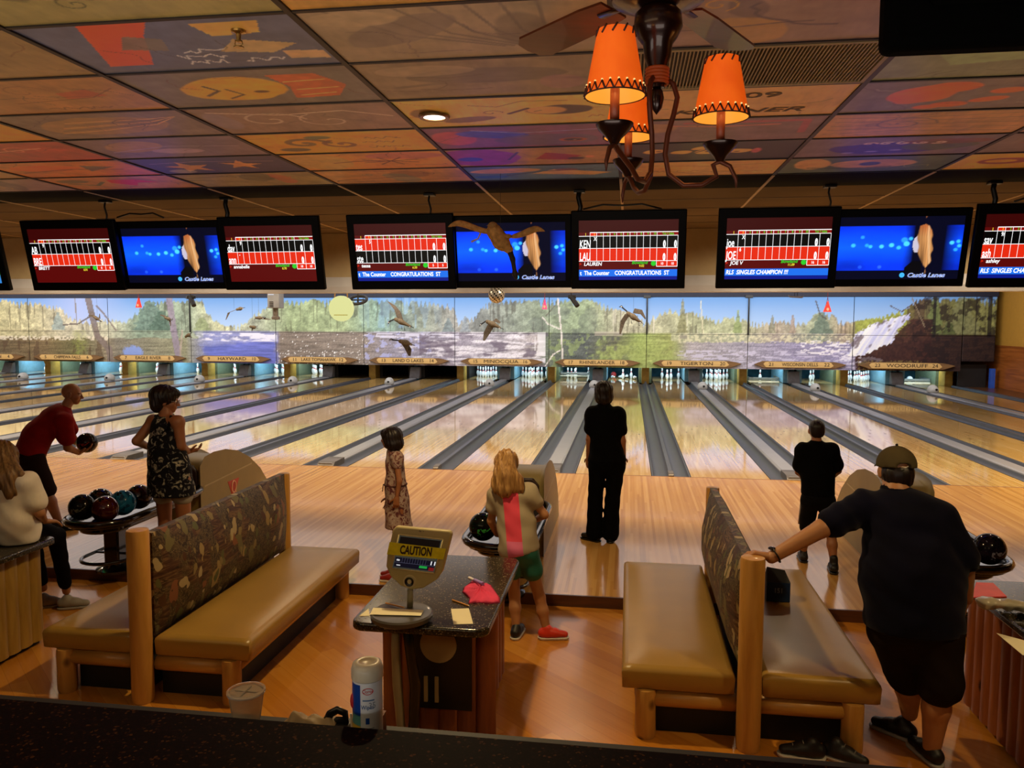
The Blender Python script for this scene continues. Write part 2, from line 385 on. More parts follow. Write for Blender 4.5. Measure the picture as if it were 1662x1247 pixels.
# walls
wr = MB(); wr.c = 0; wr.box(13.05, 13.2, -13, 20.4, 1.36, 4.0, 0); wr.box(13.03, 13.2, -13, 20.4, -0.2, 1.36, 1); wr.box(13.01, 13.05, -13, 20.4, 1.34, 1.39, 2)
struct(wr.build('wall_right', [plain('ochre_wall_paint', '#b5842c', 0.75, var=0.04), wood('wainscot_boards', '#7a3f14', '#b0662a', 0.4, 1, 3, 0.06, kind='World'), wood('rail_wood', '#7a3f14', '#9c5a26', 0.4, 1)]))
struct(MB().box(-30.2, -30, -13, 20.4, -0.2, 4.0).build('wall_left', M_tanwall))
struct(MB().box(-30, 13.2, 20.4, 20.5, -0.2, 4.0).build('wall_far', M_dark))
struct(MB().box(-30, 16, -13.2, -13, -0.2, 4.0).build('wall_near', plain('near_wall', '#5a3a22', 0.8)))
bl = MB().box(-30, 12.85, YM-0.02, YM+0.1, ZMT+0.01, 3.9)
struct(bl.build('wall_above_mural', plain('navy_paint', '#0e1630', 0.6)))
struct(MB().box(12.72, 12.86, YM-0.03, YM+0.1, 0.0, ZMB+0.1).build('trim_3', plain('blue_post_paint', '#2a55b8', 0.5)))
struct(MB().box(11.85, 12.72, YM+0.3, YM+0.35, 0.0, 0.75).build('wall_service_gap', M_dark))

# ------------------------------------------------------------------ lanes
def lane_c(n): # centre of lane n (1..24)
    p = (n-1)//2-8
    return p*PP+(-1 if n % 2 else 1)*(GA/2+LW/2)
M_arrow = plain('lane_marking_brown', '#6b3d18', 0.2)
for n in range(1, 25):
    c = lane_c(n); m = MB(); m.c = 0
    m.box(c-LW/2+.005, c+LW/2-.005, 0.0, 19.95, -0.06, 0.0, 0)
    lane_mats = [M_lane, M_arrow]
    for q in range(7):                      # target arrows and dots
        ax = c+(q-3)*0.138; ay = 4.0+0.45*(3-abs(q-3))/1.0
        m.add([(ax-0.016, ay, 0.0006), (ax+0.016, ay, 0.0006), (ax, ay+0.15, 0.0006)], [(0, 1, 2)], 1)
    for q in range(10):
        ax = c+(q-4.5)*0.1
        if q in (4, 5): continue
        m.add([(ax-0.009, 2.0, 0.0006), (ax+0.009, 2.0, 0.0006), (ax+0.009, 2.018, 0.0006), (ax-0.009, 2.018, 0.0006)], [(0, 1, 2, 3)], 1)
    o = m.build('bowling_lane', lane_mats)
    side = 'left' if n % 2 else 'right'
    t = TOWN[(n-1)//2-8]
    lab = f'pale maple bowling lane {n}, {side} of the pair under the {t} sign' if t else f'pale maple bowling lane at the far left, the {side} one of the outermost pair'
    tag(o, lab, 'bowling lane', 'bowling lanes')
# gutters: pair centre (wide grey return cap) and pair division (narrow ridge)
M_gut = plain('gutter_grey', '#54565e', 0.32, 0.3, var=0.06, scale=3)
M_gedge = plain('gutter_edge_black', '#17181b', 0.5)
M_cap = plain('return_cap_grey', '#9a9a9e', 0.3, 0.2, var=0.05, scale=2)
M_capend = plain('cap_end_metal', '#6a6258', 0.3, 0.6)
def gutter(x, wide, label):
    g = GA if wide else GB; cw = 0.118 if wide else 0.034
    t = thing('lane_gutter', label, 'gutter', (x, 0, 0), 'gutters between the lanes')
    for s in (-1, 1):
        prof = [(s*g/2, 0.0), (s*(g/2-0.012), 0.0), (s*(g/2-0.022), -0.004)]
        gw = g/2-0.022-cw
        for q in range(1, 9):
            a = PI*q/8; prof.append((s*(cw+gw/2+gw/2*math.cos(a)), -0.004-0.085*math.sin(a)))
        prof += [(s*cw, -0.12), (s*g/2, -0.12)]
        if s < 0: prof = prof[::-1]
        m = MB(); m.prism(prof, 1, 0.0, 17.1); m.build('gutter_channel', M_gut, t, smooth=30)
        MB().box(s*(g/2-.004)-0.004, s*(g/2-.004)+0.004, 0, 17.1, -0.05, 0.003).build('edge_strip', M_gedge, t)
    m = MB(); h = 0.035 if wide else 0.028
    prof = [(-cw, -0.09), (cw, -0.09), (cw, h*0.4), (cw*0.8, h), (-cw*0.8, h), (-cw, h*0.4)]
    m.prism(prof, 1, 0.05, 17.1); m.build('return_cap', M_cap if wide else M_gut, t, smooth=30)
    m = MB()
    if wide: m.prism([(0.02, -0.05), (0.02, 0.0), (0.10, 0.05), (0.5, 0.052), (0.5, -0.05)], 0, -cw-0.012, cw+0.012)
    else: m.prism([(0.02, -0.05), (0.02, 0.01), (0.06, 0.04), (0.25, 0.042), (0.25, -0.05)], 0, -cw-0.006, cw+0.006)
    m.build('cap_end', M_capend, t, bevel=0.006)
    return t
for p in range(-8, 4):
    t = TOWN[p] or 'outermost left'
    gutter(p*PP, True, f'wide grey gutters with flat cap, under the {t} sign')
    if p < 3: gutter((p+0.5)*PP, False, f'grey gutters with thin ridge between the {t} and {TOWN[p+1]} lane pairs')
gutter(3.5*PP, False, 'grey gutter pair with thin ridge at the right of the last lane')
# lane-side floor to the right of the last lane
struct(MB().box(3.5*PP+GB/2, 13.05, 0, 17.4, -0.1, 0.0).build('floor_walkway', wood('walkway_wood', '#4a2b14', '#6b4220', 0.3, 1, kind='World')))

# ------------------------------------------------------------------ mural over the pins
def mural_colours(X, Z):
    """painted river landscape; u runs along the wall in units of the picture, v from top 0 to bottom 1"""
    d = np.stack([X-CAM[0], np.full_like(X, YM-CAM[1]), np.full_like(X, 1.7-CAM[2])], -1)
    u = 831+FPX*(d@CR)/(d@FW)
    v = (ZMT-Z)/(ZMT-ZMB)
    s1 = fbm(u/9, v*14, 5); s2 = fbm(u/3.2+50, v*40, 4); s3 = fbm(u/30+9, v*5+3, 4); fine = NR.rand(*u.shape)
    C = np.zeros(u.shape+(3,))
    def L(c): return lin(c)
    def put(mask, col):
        m = np.clip(mask, 0, 1)[..., None]; C[:] = C*(1-m)+np.asarray(col)*m
    sky = L('#5e94d2')[None, None]*(1-np.clip(v*2, 0, 1))[..., None]+L('#a9c4e4')*np.clip(v*2, 0, 1)[..., None]
    C[:] = sky
    lil = np.clip(1-np.abs(u-130)/90, 0, 1); put(lil*0.7, L('#a9b4e0'))
    # far tree line: top height as function of u
    ctl = [(0, 0.0), (60, .05), (100, .12), (118, .3), (160, .34), (180, .3), (205, .35), (222, .2), (240, .02), (330, .03), (345, .3), (365, .42), (400, .36), (415, .2), (440, .1), (470, .02), (590, .0), (700, .05), (735, .1), (745, .33), (770, .25), (795, .02), (960, .02), (990, .12), (1050, .3), (1090, .12), (1100, .22), (1130, .2), (1160, .3), (1190, .26), (1230, .34), (1260, .3), (1310, .34), (1322, .2), (1345, .2), (1360, .3), (1385, .33), (1420, .27), (1470, .15), (1485, .02), (1630, 0)]
    tl = np.interp(u, [a for a, b in ctl], [b for a, b in ctl])
    spike = (np.abs(((u/7.3+3*vnoise(u/40, u*0)) % 1)-0.5)*2)*0.13*vnoise(u/11, u*0+5)
    tl2 = tl+spike+0.05*(s2-0.5)
    # colours of the woods by stretch
    pal = [(0, '#b7b083'), (60, '#b4ad86'), (110, '#b9b39a'), (170, '#b9b79c'), (225, '#7f947f'), (300, '#8d9c86'), (360, '#b3b48f'), (410, '#9fa592'), (470, '#8f9f77'), (560, '#93a37c'), (620, '#7f9d92'), (680, '#8a9688'), (740, '#93948f'), (800, '#8b938c'), (880, '#87957f'), (950, '#8fa07e'), (1010, '#aba98f'), (1060, '#a9a98a'), (1120, '#a2a683'), (1200, '#a5ab86'), (1260, '#a89c8a'), (1330, '#8d9a7e'), (1370, '#a3937c'), (1410, '#90984e'), (1480, '#6d6540'), (1540, '#6a6a3a'), (1600, '#7d8049')]
    wood_c = np.stack([np.interp(u, [a for a, b in pal], [L(b)[i] for a, b in pal]) for i in range(3)], -1)
    tone = (0.45+1.15*s1)*(0.72+0.6*s2)*(0.85+0.3*fine)
    tw = np.clip((v-tl2)*60, 0, 1)
    put(tw, wood_c*tone[..., None])
    # vertical stems and stripes
    st = (vnoise(u/2.2, v*1.5) > 0.68)*(vnoise(u/25, v*2) > 0.45)*tw
    put(st*0.45, L('#4b4236')); st = (vnoise(u/1.7+90, v*1.2) > 0.75)*tw*np.clip(1-np.abs(u-1060)/120, 0, 1)
    put(st*0.7, L('#d8d2c0'))
    bl = (vnoise(u/4.5+33, v*2) > 0.6)*np.clip(1-np.abs(u-650)/75, 0, 1)*(v < 0.45)
    put(bl*0.55, L('#8fb8dc'))
    dk = (s3 > 0.56)*tw*(u > 590)*(u < 1000); put(dk*0.35, L('#5d6468'))
    # individual conifers: centre, width, top, bottom, colour
    for cu, wd, t0, b0, col in [(95, 11, .22, .5, '#8a9a96'), (245, 46, .06, .85, '#6b8478'), (263, 30, .2, .6, '#566f60'), (328, 30, .3, .9, '#8d9a6e'), (755, 9, .27, .5, '#8f9aa2'), (728, 10, .3, .5, '#78888c'), (1197, 7, .18, .5, '#8a9a62'), (1107, 8, .02, .5, '#8a8a62'), (1333, 17, .2, .5, '#66786a'), (1253, 6, .25, .5, '#8a8a72'), (1286, 6, .24, .5, '#9a8a7a'), (1515, 26, .0, .95, '#6c7a45'), (1560, 34, .0, .5, '#7a7d52'), (1540, 30, .35, 1, '#4f5a30')]:
        h = np.clip((v-t0)/(b0-t0), 0, 1); half = wd*(0.15+0.85*h)*(0.75+0.5*vnoise(v*38, v*0+cu))
        put(((np.abs(u-cu) < half)*(v > t0)*(v < b0))*0.85, L(col)*(0.4+1.2*s2)[..., None])
    # ---- lower half: river
    lo = np.clip((v-0.5)*80, 0, 1)
    rp = [(0, '#6d5f43'), (70, '#7c6a48'), (125, '#6f6c44'), (170, '#8a7f66'), (190, '#7f7a6a'), (300, '#8e8e70'), (345, '#7f86b8'), (440, '#8a86a0'), (455, '#83786c'), (590, '#8c8278'), (640, '#8f8c9c'), (740, '#8e8898'), (800, '#a4a0ac'), (870, '#a39c9c'), (885, '#6d7868'), (950, '#5f6663'), (1000, '#71735c'), (1040, '#93a45a'), (1090, '#9aa060'), (1120, '#a09a9a'), (1200, '#9c98a4'), (1300, '#8d88a6'), (1380, '#8c88ac'), (1400, '#5a4438'), (1480, '#3e281c'), (1630, '#3a2a1c')]
    riv = np.stack([np.interp(u, [a for a, b in rp], [L(b)[i] for a, b in rp]) for i in range(3)], -1)
    rs = fbm(u/24+7, v*60, 4)
    put(lo, riv*((0.5+1.0*rs)*(0.8+0.4*fine))[..., None])
    # banks and bushes in the lower half
    bank = lo*(v < 0.62+0.06*(s3-0.5))*((u < 330)+(u > 1090)*(u < 1400)); put(bank*0.85, wood_c*(0.4+1.3*s2)[..., None])
    put(lo*(v > 0.60)*(v < 0.66)*((u < 175))*(s2 > 0.45)*0.8, L('#d5cbb2'))
    put(lo*(u < 170)*(v > .68)*(vnoise(u/5, v*2) > .55)*0.6, L('#5b4630'))
    put(lo*np.clip(1-np.abs(u-128+10*(s1-.5))/16, 0, 1)*np.clip((s2-.3)*4, 0, 1)*0.6, L('#98a044'))
    put(lo*np.clip((1-((u-214)/18)**2-((v-.86)/.13)**2+1.2*(s2-.5))*3, 0, 1)*0.8, L('#7d9ae0'))
    # violet-blue pool and foam
    edge = np.clip((u-318-30*(v-.6)+30*(s1-.5))/10, 0, 1)*np.clip((452-u+14*(s1-.5))/8, 0, 1)
    pool = lo*edge*np.clip((v-.70+.0011*(u-330)+.1*(s1-.5))*14, 0, 1); put(pool*0.85, L('#5c6ac4')*(0.6+0.8*rs)[..., None]); put(lo*edge*(1-pool)*.5, L('#8e96cc')*(0.6+.8*rs)[..., None])
    put(lo*edge*np.clip((v-.80)*9, 0, 1)*np.clip((340-u)/14, 0, 1)*.9, L('#8a8c58')*(.5+s2)[..., None])
    foam = lo*(u > 318)*(u < 450)*(v < .66)*(v > .53)*np.clip((fbm(u/16, v*30+8, 4)-.44)*8, 0, 1)*edge; put(foam*0.85, L('#dcdcea'))
    put(lo*(u > 445)*(u < 600)*(v > .8)*(fine > .94), L('#ffffff')); put(lo*(u > 445)*(u < 600)*(fine > .985), L('#eeeeee'))
    put(lo*(u > 590)*(u < 700)*(s1 > .58)*0.6, L('#a8b0e6'))
    put(lo*(u > 590)*(u < 745)*(v < .6)*(rs > .42)*0.7, L('#d0d0e4'))
    rap = lo*(u > 640)*(u < 885)*np.clip((fbm(u/26+3, v*34+u/60, 5)-(0.44+0.25*np.clip((730-u)/120, 0, 1)))*7, 0, 1); put(rap*0.75, L('#e6e4ee')*(0.8+.3*fine)[..., None])
    put(lo*(u > 680)*(u < 890)*np.clip((fbm(u/22+30, v*12, 4)-.56)*12, 0, 1)*0.75, L('#665a6c'))
    put(lo*(u > 868)*(u < 885)*(v < .85)*(vnoise(u/3, v*3) > .4)*.7, L('#dcdce0'))
    put(lo*(u > 890)*(u < 1000)*(s1 > .52)*0.6, L('#8fa268')*(0.5+s2)[..., None])
    put(lo*np.clip((u-955)/30, 0, 1)*np.clip((1115-u)/30, 0, 1)*np.clip((v-.58)*12, 0, 1)*np.clip((s1-.3)*5, 0, 1)*0.7, L('#9aa85c')*(0.45+1.1*s2)[..., None])
    put(lo*(u > 1100)*(u < 1390)*(v > .74)*(fbm(u/14+66, v*50, 3) > .56)*0.6, L('#c8c4dc'))
    put(lo*(u > 1300)*(u < 1390)*(v > .6)*(v < .8)*(fbm(u/8, v*60, 3) > .55)*0.8, L('#e2dfe6'))
    put(lo*(u > 1100)*(u < 1390)*(v < .64)*(s2 > .55)*.6, L('#cfc9a4'))
    # waterfall from upper right down to the left
    def inpoly(pts):
        ins = np.zeros(u.shape, bool); uu = u+6*(s2-.5)+8*(s1-.5); vv = v+.05*(s2-.5); n = len(pts)
        for i in range(n):
            x0, y0 = pts[i]; x1, y1 = pts[(i+1) % n]; ins ^= ((y0 > vv) != (y1 > vv)) & (uu < (x1-x0)*(vv-y0)/(y1-y0+1e-12)+x0)
        return ins
    hill = (u > 1388)*(u < 1482)*(v > tl2)*(v < .55); put(hill*0.85, L('#9aa23e')*(0.4+1.2*s2)[..., None])
    put((u > 1470)*(u < 1500)*(v > tl2)*1.0*.8, L('#5c4a34')*(0.4+1.2*s2)[..., None])
    rk0 = inpoly([(1480, .3), (1512, .3), (1512, 1), (1392, 1), (1388, .78), (1425, .72), (1450, .6), (1458, .48)]); put(rk0*.95, L('#4a2e20')*(0.35+1.4*s2)[..., None])
    fall = inpoly([(1476, .22), (1452, .28), (1418, .36), (1387, .52), (1378, .80), (1400, .80), (1426, .70), (1449, .60), (1458, .46), (1472, .30)])*1.0
    st2 = fbm((u+v*75)/4.2, v*2.2, 4)
    put(fall, (L('#7d86cc')*(1-st2)[..., None]+L('#ffffff')*st2[..., None]*1.05))
    put(fall*np.clip((fbm((u+v*60)/9+4, v*9, 3)-.58)*9, 0, 1)*.8, L('#5e4844'))
    put(inpoly([(1378, .76), (1428, .84), (1450, .90), (1400, .93), (1360, .88)])*np.clip((fbm(u/12, v*26, 4)-.45)*8, 0, 1)*.85, L('#dedcf0'))
    rock = ((u > 1440)+(v > 0.8)*(u > 1400))*(v > 0.58+(1500-u)*0.0012)*(1-fall); put(np.clip(rock, 0, 1)*(u < 1512)*0.85, L('#40261c')*(0.5+1.3*s2)[..., None])
    put((u > 1395)*(u < 1500)*(v > .86)*(s2 > .5)*.5, L('#8a7a40'))
    dark = (u > 1480)*(s1 < 0.45); put(dark*0.7, L('#2a1c12'))
    for cu, wd in ((1515, 2.2), (1605, 3.5), (1583, 1.0)): put((np.abs(u-cu) < wd)*(v < .55)*.8, L('#1e130c'))
    # the big bare tree on the left, the trunk beside the pine, the white birch at the centre
    def line(pts, wd, col, al=0.9):
        for (a, b), (c, e) in zip(pts[:-1], pts[1:]):
            t = np.clip(((u-a)*(c-a)+(v-b)*(e-b)*12100)/((c-a)**2+(e-b)**2*12100+1e-6), 0, 1)
            dd = np.hypot(u-(a+t*(c-a)), (v-(b+t*(e-b)))*110); put((dd < wd)*al, L(col)*(0.7+.6*s2)[..., None])
    line([(145, 0), (150, .25), (158, .6), (176, .8), (178, 1)], 5, '#7d7068'); line([(158, .12), (170, .25), (188, .5)], 1.3, '#7d7068'); line([(148, .28), (128, .4), (104, .42)], 1.3, '#6a5f58')
    line([(125, .4), (124, 0)], .8, '#8a8078')
    line([(276, 0), (282, .5), (290, 1)], 5.2, '#8f8492'); line([(296, .5), (291, .9)], 1.4, '#a89a8a')
    line([(905, .02), (911, .5), (914, 1)], 1.3, '#cfcac4'); line([(880, .28), (889, .38), (910, .46)], .9, '#cfcac4'); line([(886, .98), (898, .82), (909, .76)], .9, '#d6d0ca'); line([(886, .26), (900, .12)], .9, '#6c6a5c')
    line([(1322, .05), (1330, .24), (1340, .3)], 1.0, '#5a5048'); line([(1443, .12), (1462, .2), (1478, .1)], .8, '#5a4438'); line([(1478, .02), (1500, .4)], .8, '#8a7a60')
    line([(1136, .05), (1141, .5)], .8, '#cfcaa8')
    # grey bridge far back
    put((u > 965)*(u < 1010)*(v > .49)*(v < .55)*.6, L('#b8b0a0')); put((u > 972)*(u < 1008)*(np.abs(((u-972) % 9)-4) < 2.4)*(v > .56)*(v < .61)*.8, L('#5e6058'))
    put((u > 1103)*(u < 1116)*(v > .53)*(v < .58)*.7, L('#8a8478'))
    g = C.mean(-1, keepdims=True); C = np.clip(g+(C-g)*0.85, 0, 1)**.5; C = np.clip(.5+(C-.47)*1.25, 0.02, 1)**2; C = C*0.93+lin('#9a96ac')*0.04
    return np.clip(C, 0.01, 1)
M_mural = vcol('printed_mural', 0.62, spec=0.15)
ZMID = 1.70
desc = {-8: 'dense trees', -7: 'dense olive trees', -6: 'a big bare tree over woods', -5: 'a dark pine and blue sky', -4: 'sky and thin grey trees', -3: 'soft green woods', -2: 'trees streaked with blue', -1: 'sky, spruces and grey woods', 0: 'grey-green woods and a white birch', 1: 'blue sky over a spruce line', 2: 'blue sky over brown trees', 3: 'a waterfall under blue sky'}
desc2 = {-8: 'dark banks', -7: 'a tangled brown bank', -6: 'still brown water by a bank', -5: 'a blue pool and a pine', -4: 'violet-blue water and foam', -3: 'brown water with sparkles', -2: 'blue-grey ripples', -1: 'white rapids and rocks', 0: 'dark bushes and a birch stem', 1: 'a lilac river behind green bushes', 2: 'a lilac river with driftwood', 3: 'the foot of a waterfall and brown rocks'}
for p in range(-8, 4):
    x0, x1 = (p-0.5)*PP, (p+0.5)*PP
    for (za, zb, dd, where) in ((ZMID, ZMT, desc[p], 'upper'), (ZMB, ZMID-0.012, desc2[p], 'lower')):
        xe = x1 if not (p == 3) else x1
        nx, nz = int((xe-x0)/0.032), int((zb-za)/0.032)
        a, b = np.meshgrid(np.linspace(x0+.01, xe-.01, nx+1), np.linspace(za, zb, nz+1))
        C = mural_colours(a, b)
        t = thing('mural_panel', f'{where} mural panel showing {dd}, above the {TOWN[p] or "outermost left"} sign' if where == 'upper' else f'lower mural panel showing {dd}, carrying the {TOWN[p] or "outermost left"} sign', 'mural panel', ((x0+xe)/2, YM, (za+zb)/2), 'mural panels over the pins')
        L0 = np.array([(x0+xe)/2, YM, (za+zb)/2])
        grid_obj('printed_face', np.array([x0+.01, YM, za])-L0, (xe-x0-.02, 0, 0), (0, 0, zb-za), nx, nz, C, M_mural, t)
        MB().box(x0-L0[0]+.008, xe-L0[0]-.008, 0.002, 0.05, za-L0[2], zb-L0[2]).build('backing_board', M_dark, t)
x0, x1 = 3.5*PP+0.02, 12.82
for (za, zb, dd) in ((ZMID, ZMT, 'upper mural panel showing dark trunks and leaves beside the ochre wall'), (0.86, ZMID-.012, 'lower mural panel showing dark undergrowth beside the ochre wall')):
    nx, nz = 32, int((zb-za)/0.032); a, b = np.meshgrid(np.linspace(x0, x1, nx+1), np.linspace(za, zb, nz+1))
    o = grid_obj('mural_panel', (x0, YM, za), (x1-x0, 0, 0), (0, 0, zb-za), nx, nz, mural_colours(a, b), M_mural); tag(o, dd, 'mural panel', 'mural panels over the pins')
    m_ = o.modifiers.new('thickness', 'SOLIDIFY'); m_.thickness = 0.04; m_.offset = -1
# black seams posts between upper panels
for i, p in enumerate((-4.5, 0.5, 1.5)):
    o = MB().box(p*PP-.022, p*PP+.022, YM-.05, YM-.005, ZMID, ZMT+.02).box(p*PP-.12, p*PP+.12, YM-.08, YM-.005, ZMT-.02, ZMT+.07).build('seam_post', M_black)
    tag(o, ['black seam post between mural panels over Eagle River and Hayward', 'black seam post between mural panels over Rhinelander and Tigerton', 'black seam post between mural panels over Tigerton and Wisconsin Dells'][i], 'post', 'seam posts')
# carved log signs with town and lane numbers
M_sign = wood('sign_face_wood', '#c09a5c', '#dcb878', 0.5, 0, 4)
M_bark = wood('sign_bark', '#5c4024', '#8a663a', 0.7, 0, 5)
M_ink = plain('burnt_lettering', '#2c1c10', 0.7)
for p in range(-7, 4):
    c = p*PP; t = thing('town_sign', f'log-shaped wooden sign reading {2*p+17} {TOWN[p]} {2*p+18}', 'sign', (c, YM-0.06, 0.70), 'town signs over the lanes')
    b = MB(); b.prism([(-1.48, 0.0), (-1.3, -.06), (-1.18, -.115), (1.12, -.12), (1.3, -.06), (1.5, 0.01), (1.28, .07), (1.1, .10), (-1.2, .115), (-1.35, .06)], 1, -0.05, 0.05)
    b.build('log', M_bark, t, bevel=0.015)
    f = MB(); f.prism([(-1.18, 0.02), (-1.1, -.08), (-1.05, -.088), (.98, -.088), (1.08, -.03), (1.0, .075), (.92, .1), (-1.05, .1), (-1.12, .085)], 1, -0.062, -0.049)
    f.build('planed_face', M_sign, t)
    tx = MB(); nl = len(TOWN[p])
    tx.text(TOWN[p], 0.165, frame((0, -0.066, 0.005), (1, 0, 0), (0, 0, 1)), sx=min(1.4, 1.12*11/max(nl, 9)), depth=0.006, bold=0.0)
    tx.text(str(2*p+17), 0.165, frame((-.92, -0.066, 0.005), (1, 0, 0), (0, 0, 1)), sx=1.1, depth=0.006, bold=0.0)
    tx.text(str(2*p+18), 0.165, frame((.86, -0.066, 0.005), (1, 0, 0), (0, 0, 1)), sx=1.1, depth=0.006, bold=0.0)
    tx.build('lettering', M_ink, t)

# ------------------------------------------------------------------ pin decks
M_pin = plain('pin_white', '#e8eef2', 0.25, var=0.02, coat=0.3); M_pinred = plain('pin_stripe_red', '#b02a2a', 0.4)
def pin_mesh():
    pr = [(0.026, 0), (0.03, 0.004), (0.0365, 0.03), (0.052, 0.075), (0.0605, 0.115), (0.057, 0.15), (0.044, 0.19), (0.031, 0.222), (0.0235, 0.25), (0.0228, 0.262), (0.0252, 0.29), (0.0305, 0.325), (0.0322, 0.342), (0.030, 0.358), (0.022, 0.373), (0.010, 0.380), (0.0001, 0.381)]
    m = MB(); m.lathe(pr, n=14)
    for i, f in enumerate(m.F):
        z = sum(m.V[j][2] for j in f)/len(f)
        m.M[i] = 1 if 0.235 < z < 0.268 else 0
    o = m.build('bowling_pin', [M_pin, M_pinred], smooth=True); return o
PINS = {1: (0, 18.29), 2: (-.152, 18.555), 3: (.152, 18.555), 4: (-.305, 18.82), 5: (0, 18.82), 6: (.305, 18.82), 7: (-.457, 19.08), 8: (-.152, 19.08), 9: (.152, 19.08), 10: (.457, 19.08)}
ALL = list(range(1, 11))
racks = {24: [], 23: ALL, 22: [5, 9], 21: [5], 20: ALL, 19: [8, 1, 3, 10], 18: [1, 6], 17: [4, 2, 5, 1, 10], 16: ALL, 15: ALL, 14: [], 13: [], 12: [], 11: ALL, 10: ALL, 9: ALL, 8: ALL, 7: ALL, 6: ALL, 5: ALL, 4: ALL, 3: ALL}
p0 = None
for n, ps in racks.items():
    for q in ps:
        x, y = PINS[q]; full = len(ps) == 10
        if p0 is None: o = p0 = pin_mesh()
        else: o = p0.copy(); COL.objects.link(o)
        o.location = (lane_c(n)+x, y, 0.0)
        if full: lab = f'white bowling pin in the full rack standing on lane {n}'
        elif len(ps) == 1: lab = f'lone white bowling pin left standing on lane {n}'
        elif n in (22, 18): lab = f'white bowling pin, the {"left" if q == min(ps, key=lambda a: PINS[a][0]) else "right"} of the two standing on lane {n}'
        else:
            order = sorted(ps, key=lambda a: PINS[a][0]+0.02*PINS[a][1]); lab = f'white bowling pin standing on lane {n}, number {order.index(q)+1} of {len(ps)} counted from the left'
            nm = ['leftmost', 'second from the left', 'third from the left', 'fourth from the left', 'rightmost']; k_ = order.index(q)
            lab = f'white bowling pin left standing on lane {n}, {nm[k_] if k_ < len(ps)-1 else "rightmost"}'
        tag(o, lab, 'bowling pin', 'standing bowling pins')
for i, (dx, y, rz, lab) in enumerate([(-.42, 18.5, 0.3, 'toppled white pin at the left edge of lane 18'), (-.16, 18.75, 1.2, 'toppled white pin behind the front pin of lane 18'), (.16, 19.35, -.1, 'toppled white pin between the standing pins of lane 18'), (.40, 18.5, 0.2, 'toppled white pin lying at the right gutter of lane 18')]):
    o = p0.copy(); COL.objects.link(o); o.location = (lane_c(18)+dx, y, 0.061); o.rotation_euler = (PI/2-.09, 0, rz); tag(o, lab, 'bowling pin', 'toppled pins on lane 18')
M_y = plain('kickback_yellow_wood', '#c09a44', 0.5); M_g = plain('kickback_green_grey', '#6b7a62', 0.6); M_lb = plain('light_blue_plastic', '#7fb8d8', 0.4); M_gb = plain('lift_cover_grey', '#9496a2', 0.45); M_teal = plain('pit_curtain_teal', '#16323c', 0.8, var=0.5, scale=5)
for p in range(-8, 4):
    t = TOWN[p] or 'outermost left'
    # divider at pair centre: light blue panel with grey lift cover
    c = p*PP; r = thing('pinsetter_divider', f'pale blue divider with grey lift cover under the {t} sign', 'divider', (c, 17.4, 0), 'dividers at the pair centres')
    b = MB(); b.prism([(0.15, -0.1), (2.5, -0.1), (2.5, .99), (0.3, .99), (0.12, .5), (0.2, .25)], 0, -0.10, 0.06); b.build('side_panel', M_lb, r, bevel=0.02)
    b = MB(); b.prism([(-.45, 0.0), (2.4, 0.0), (2.4, .7), (0.2, .7), (-.05, .42), (-.35, .30)] , 0, 0.07, 0.32) if False else b.prism([(-.25, 0.0), (.1, 0.0), (.1, .42), (-.05, .42)], 0, -0.19, 0.19); b.build('lift_cover', M_gb, r, bevel=0.015)
    b = MB().box(-.31, -.12, 0.12, 2.5, .0, .99); b.build('kickback_plate', M_lb if p not in (-3, -2) else M_dark, r)  # idle pairs: shade of the unlit pit put into the plate colour
    b = MB().box(.12, .31, 0.12, 2.5, .0, .99); b.build('kickback_plate', M_lb if p not in (-3, -2) else M_dark, r)  # right plate darkened the same way where the pit is unlit
    if p < 3: tt = f'yellow wooden divider between the {t} and {TOWN[p+1]} pin decks'
    else: tt = 'yellow wooden divider at the right end of the last pin deck'
    c = (p+.5)*PP; r = thing('kickback_divider', tt, 'divider', (c, 17.2, 0), 'dividers between the pairs')
    b = MB(); b.prism([(0.25, -0.1), (2.7, -0.1), (2.7, .99), (0.1, .99), (0.12, .6), (0.22, .35), (.2, .1)], 0, -0.13, 0.13); b.build('front_edge', M_y, r, bevel=0.015)
    for s in (-1, 1): MB().box(s*.17-.06, s*.17+.06, 0.75, 2.7, -.1, .99).build('kickback_plate', M_g if p not in (-3, -2) else M_dark, r)  # division plates of idle pairs also dark, shade put in as colour
struct(MB().box(-30, 12, 19.98, 20.05, -0.2, 1.0).build('wall_pit_curtain', M_teal))
struct(MB().box(-30, 12, 17.2, 20.0, 1.02, 1.06).build('ceiling_pinsetter', M_dark))
# sweep bars
M_sw = plain('sweep_bar_grey', '#8c9494', 0.3, 0.4)
for n, y, z in ((17, 18.05, .10), (21, 18.0, .0), (24, 18.3, .0)):
    c = lane_c(n); r = thing('sweep_bar', f'grey pinsetter sweep bar lowered across lane {n}', 'sweep bar', (c, y, z), 'lowered sweep bars')
    MB().box(-.53, .53, 0, .03, 0.06, .15).build('blade', M_sw, r, bevel=.006); MB().box(-.53, .53, -.005, .035, 0.0, .035).build('lip', plain('sweep_lip_cream', '#d8d6c8', .3), r)
    for s in (-1, 1): MB().box(s*.52-.015, s*.52+.015, 0, 1.0, .1, .16).build('arm', M_sw, r)
for n, dx, y, col, lab in ((18, -.36, 19.2, '#b03838', 'red bowling ball rolling among the toppled pins of lane 18'), (24, -.0, 18.75, '#d8dde0', 'white bowling ball behind the sweep bar of lane 24')):
    o = MB().ball((0, 0, 0), .108, 20).build('bowling_ball', plain('ball_'+col, col, .15, coat=.5), smooth=True); o.location = (lane_c(n)+dx, y, .108); tag(o, lab, 'bowling ball')
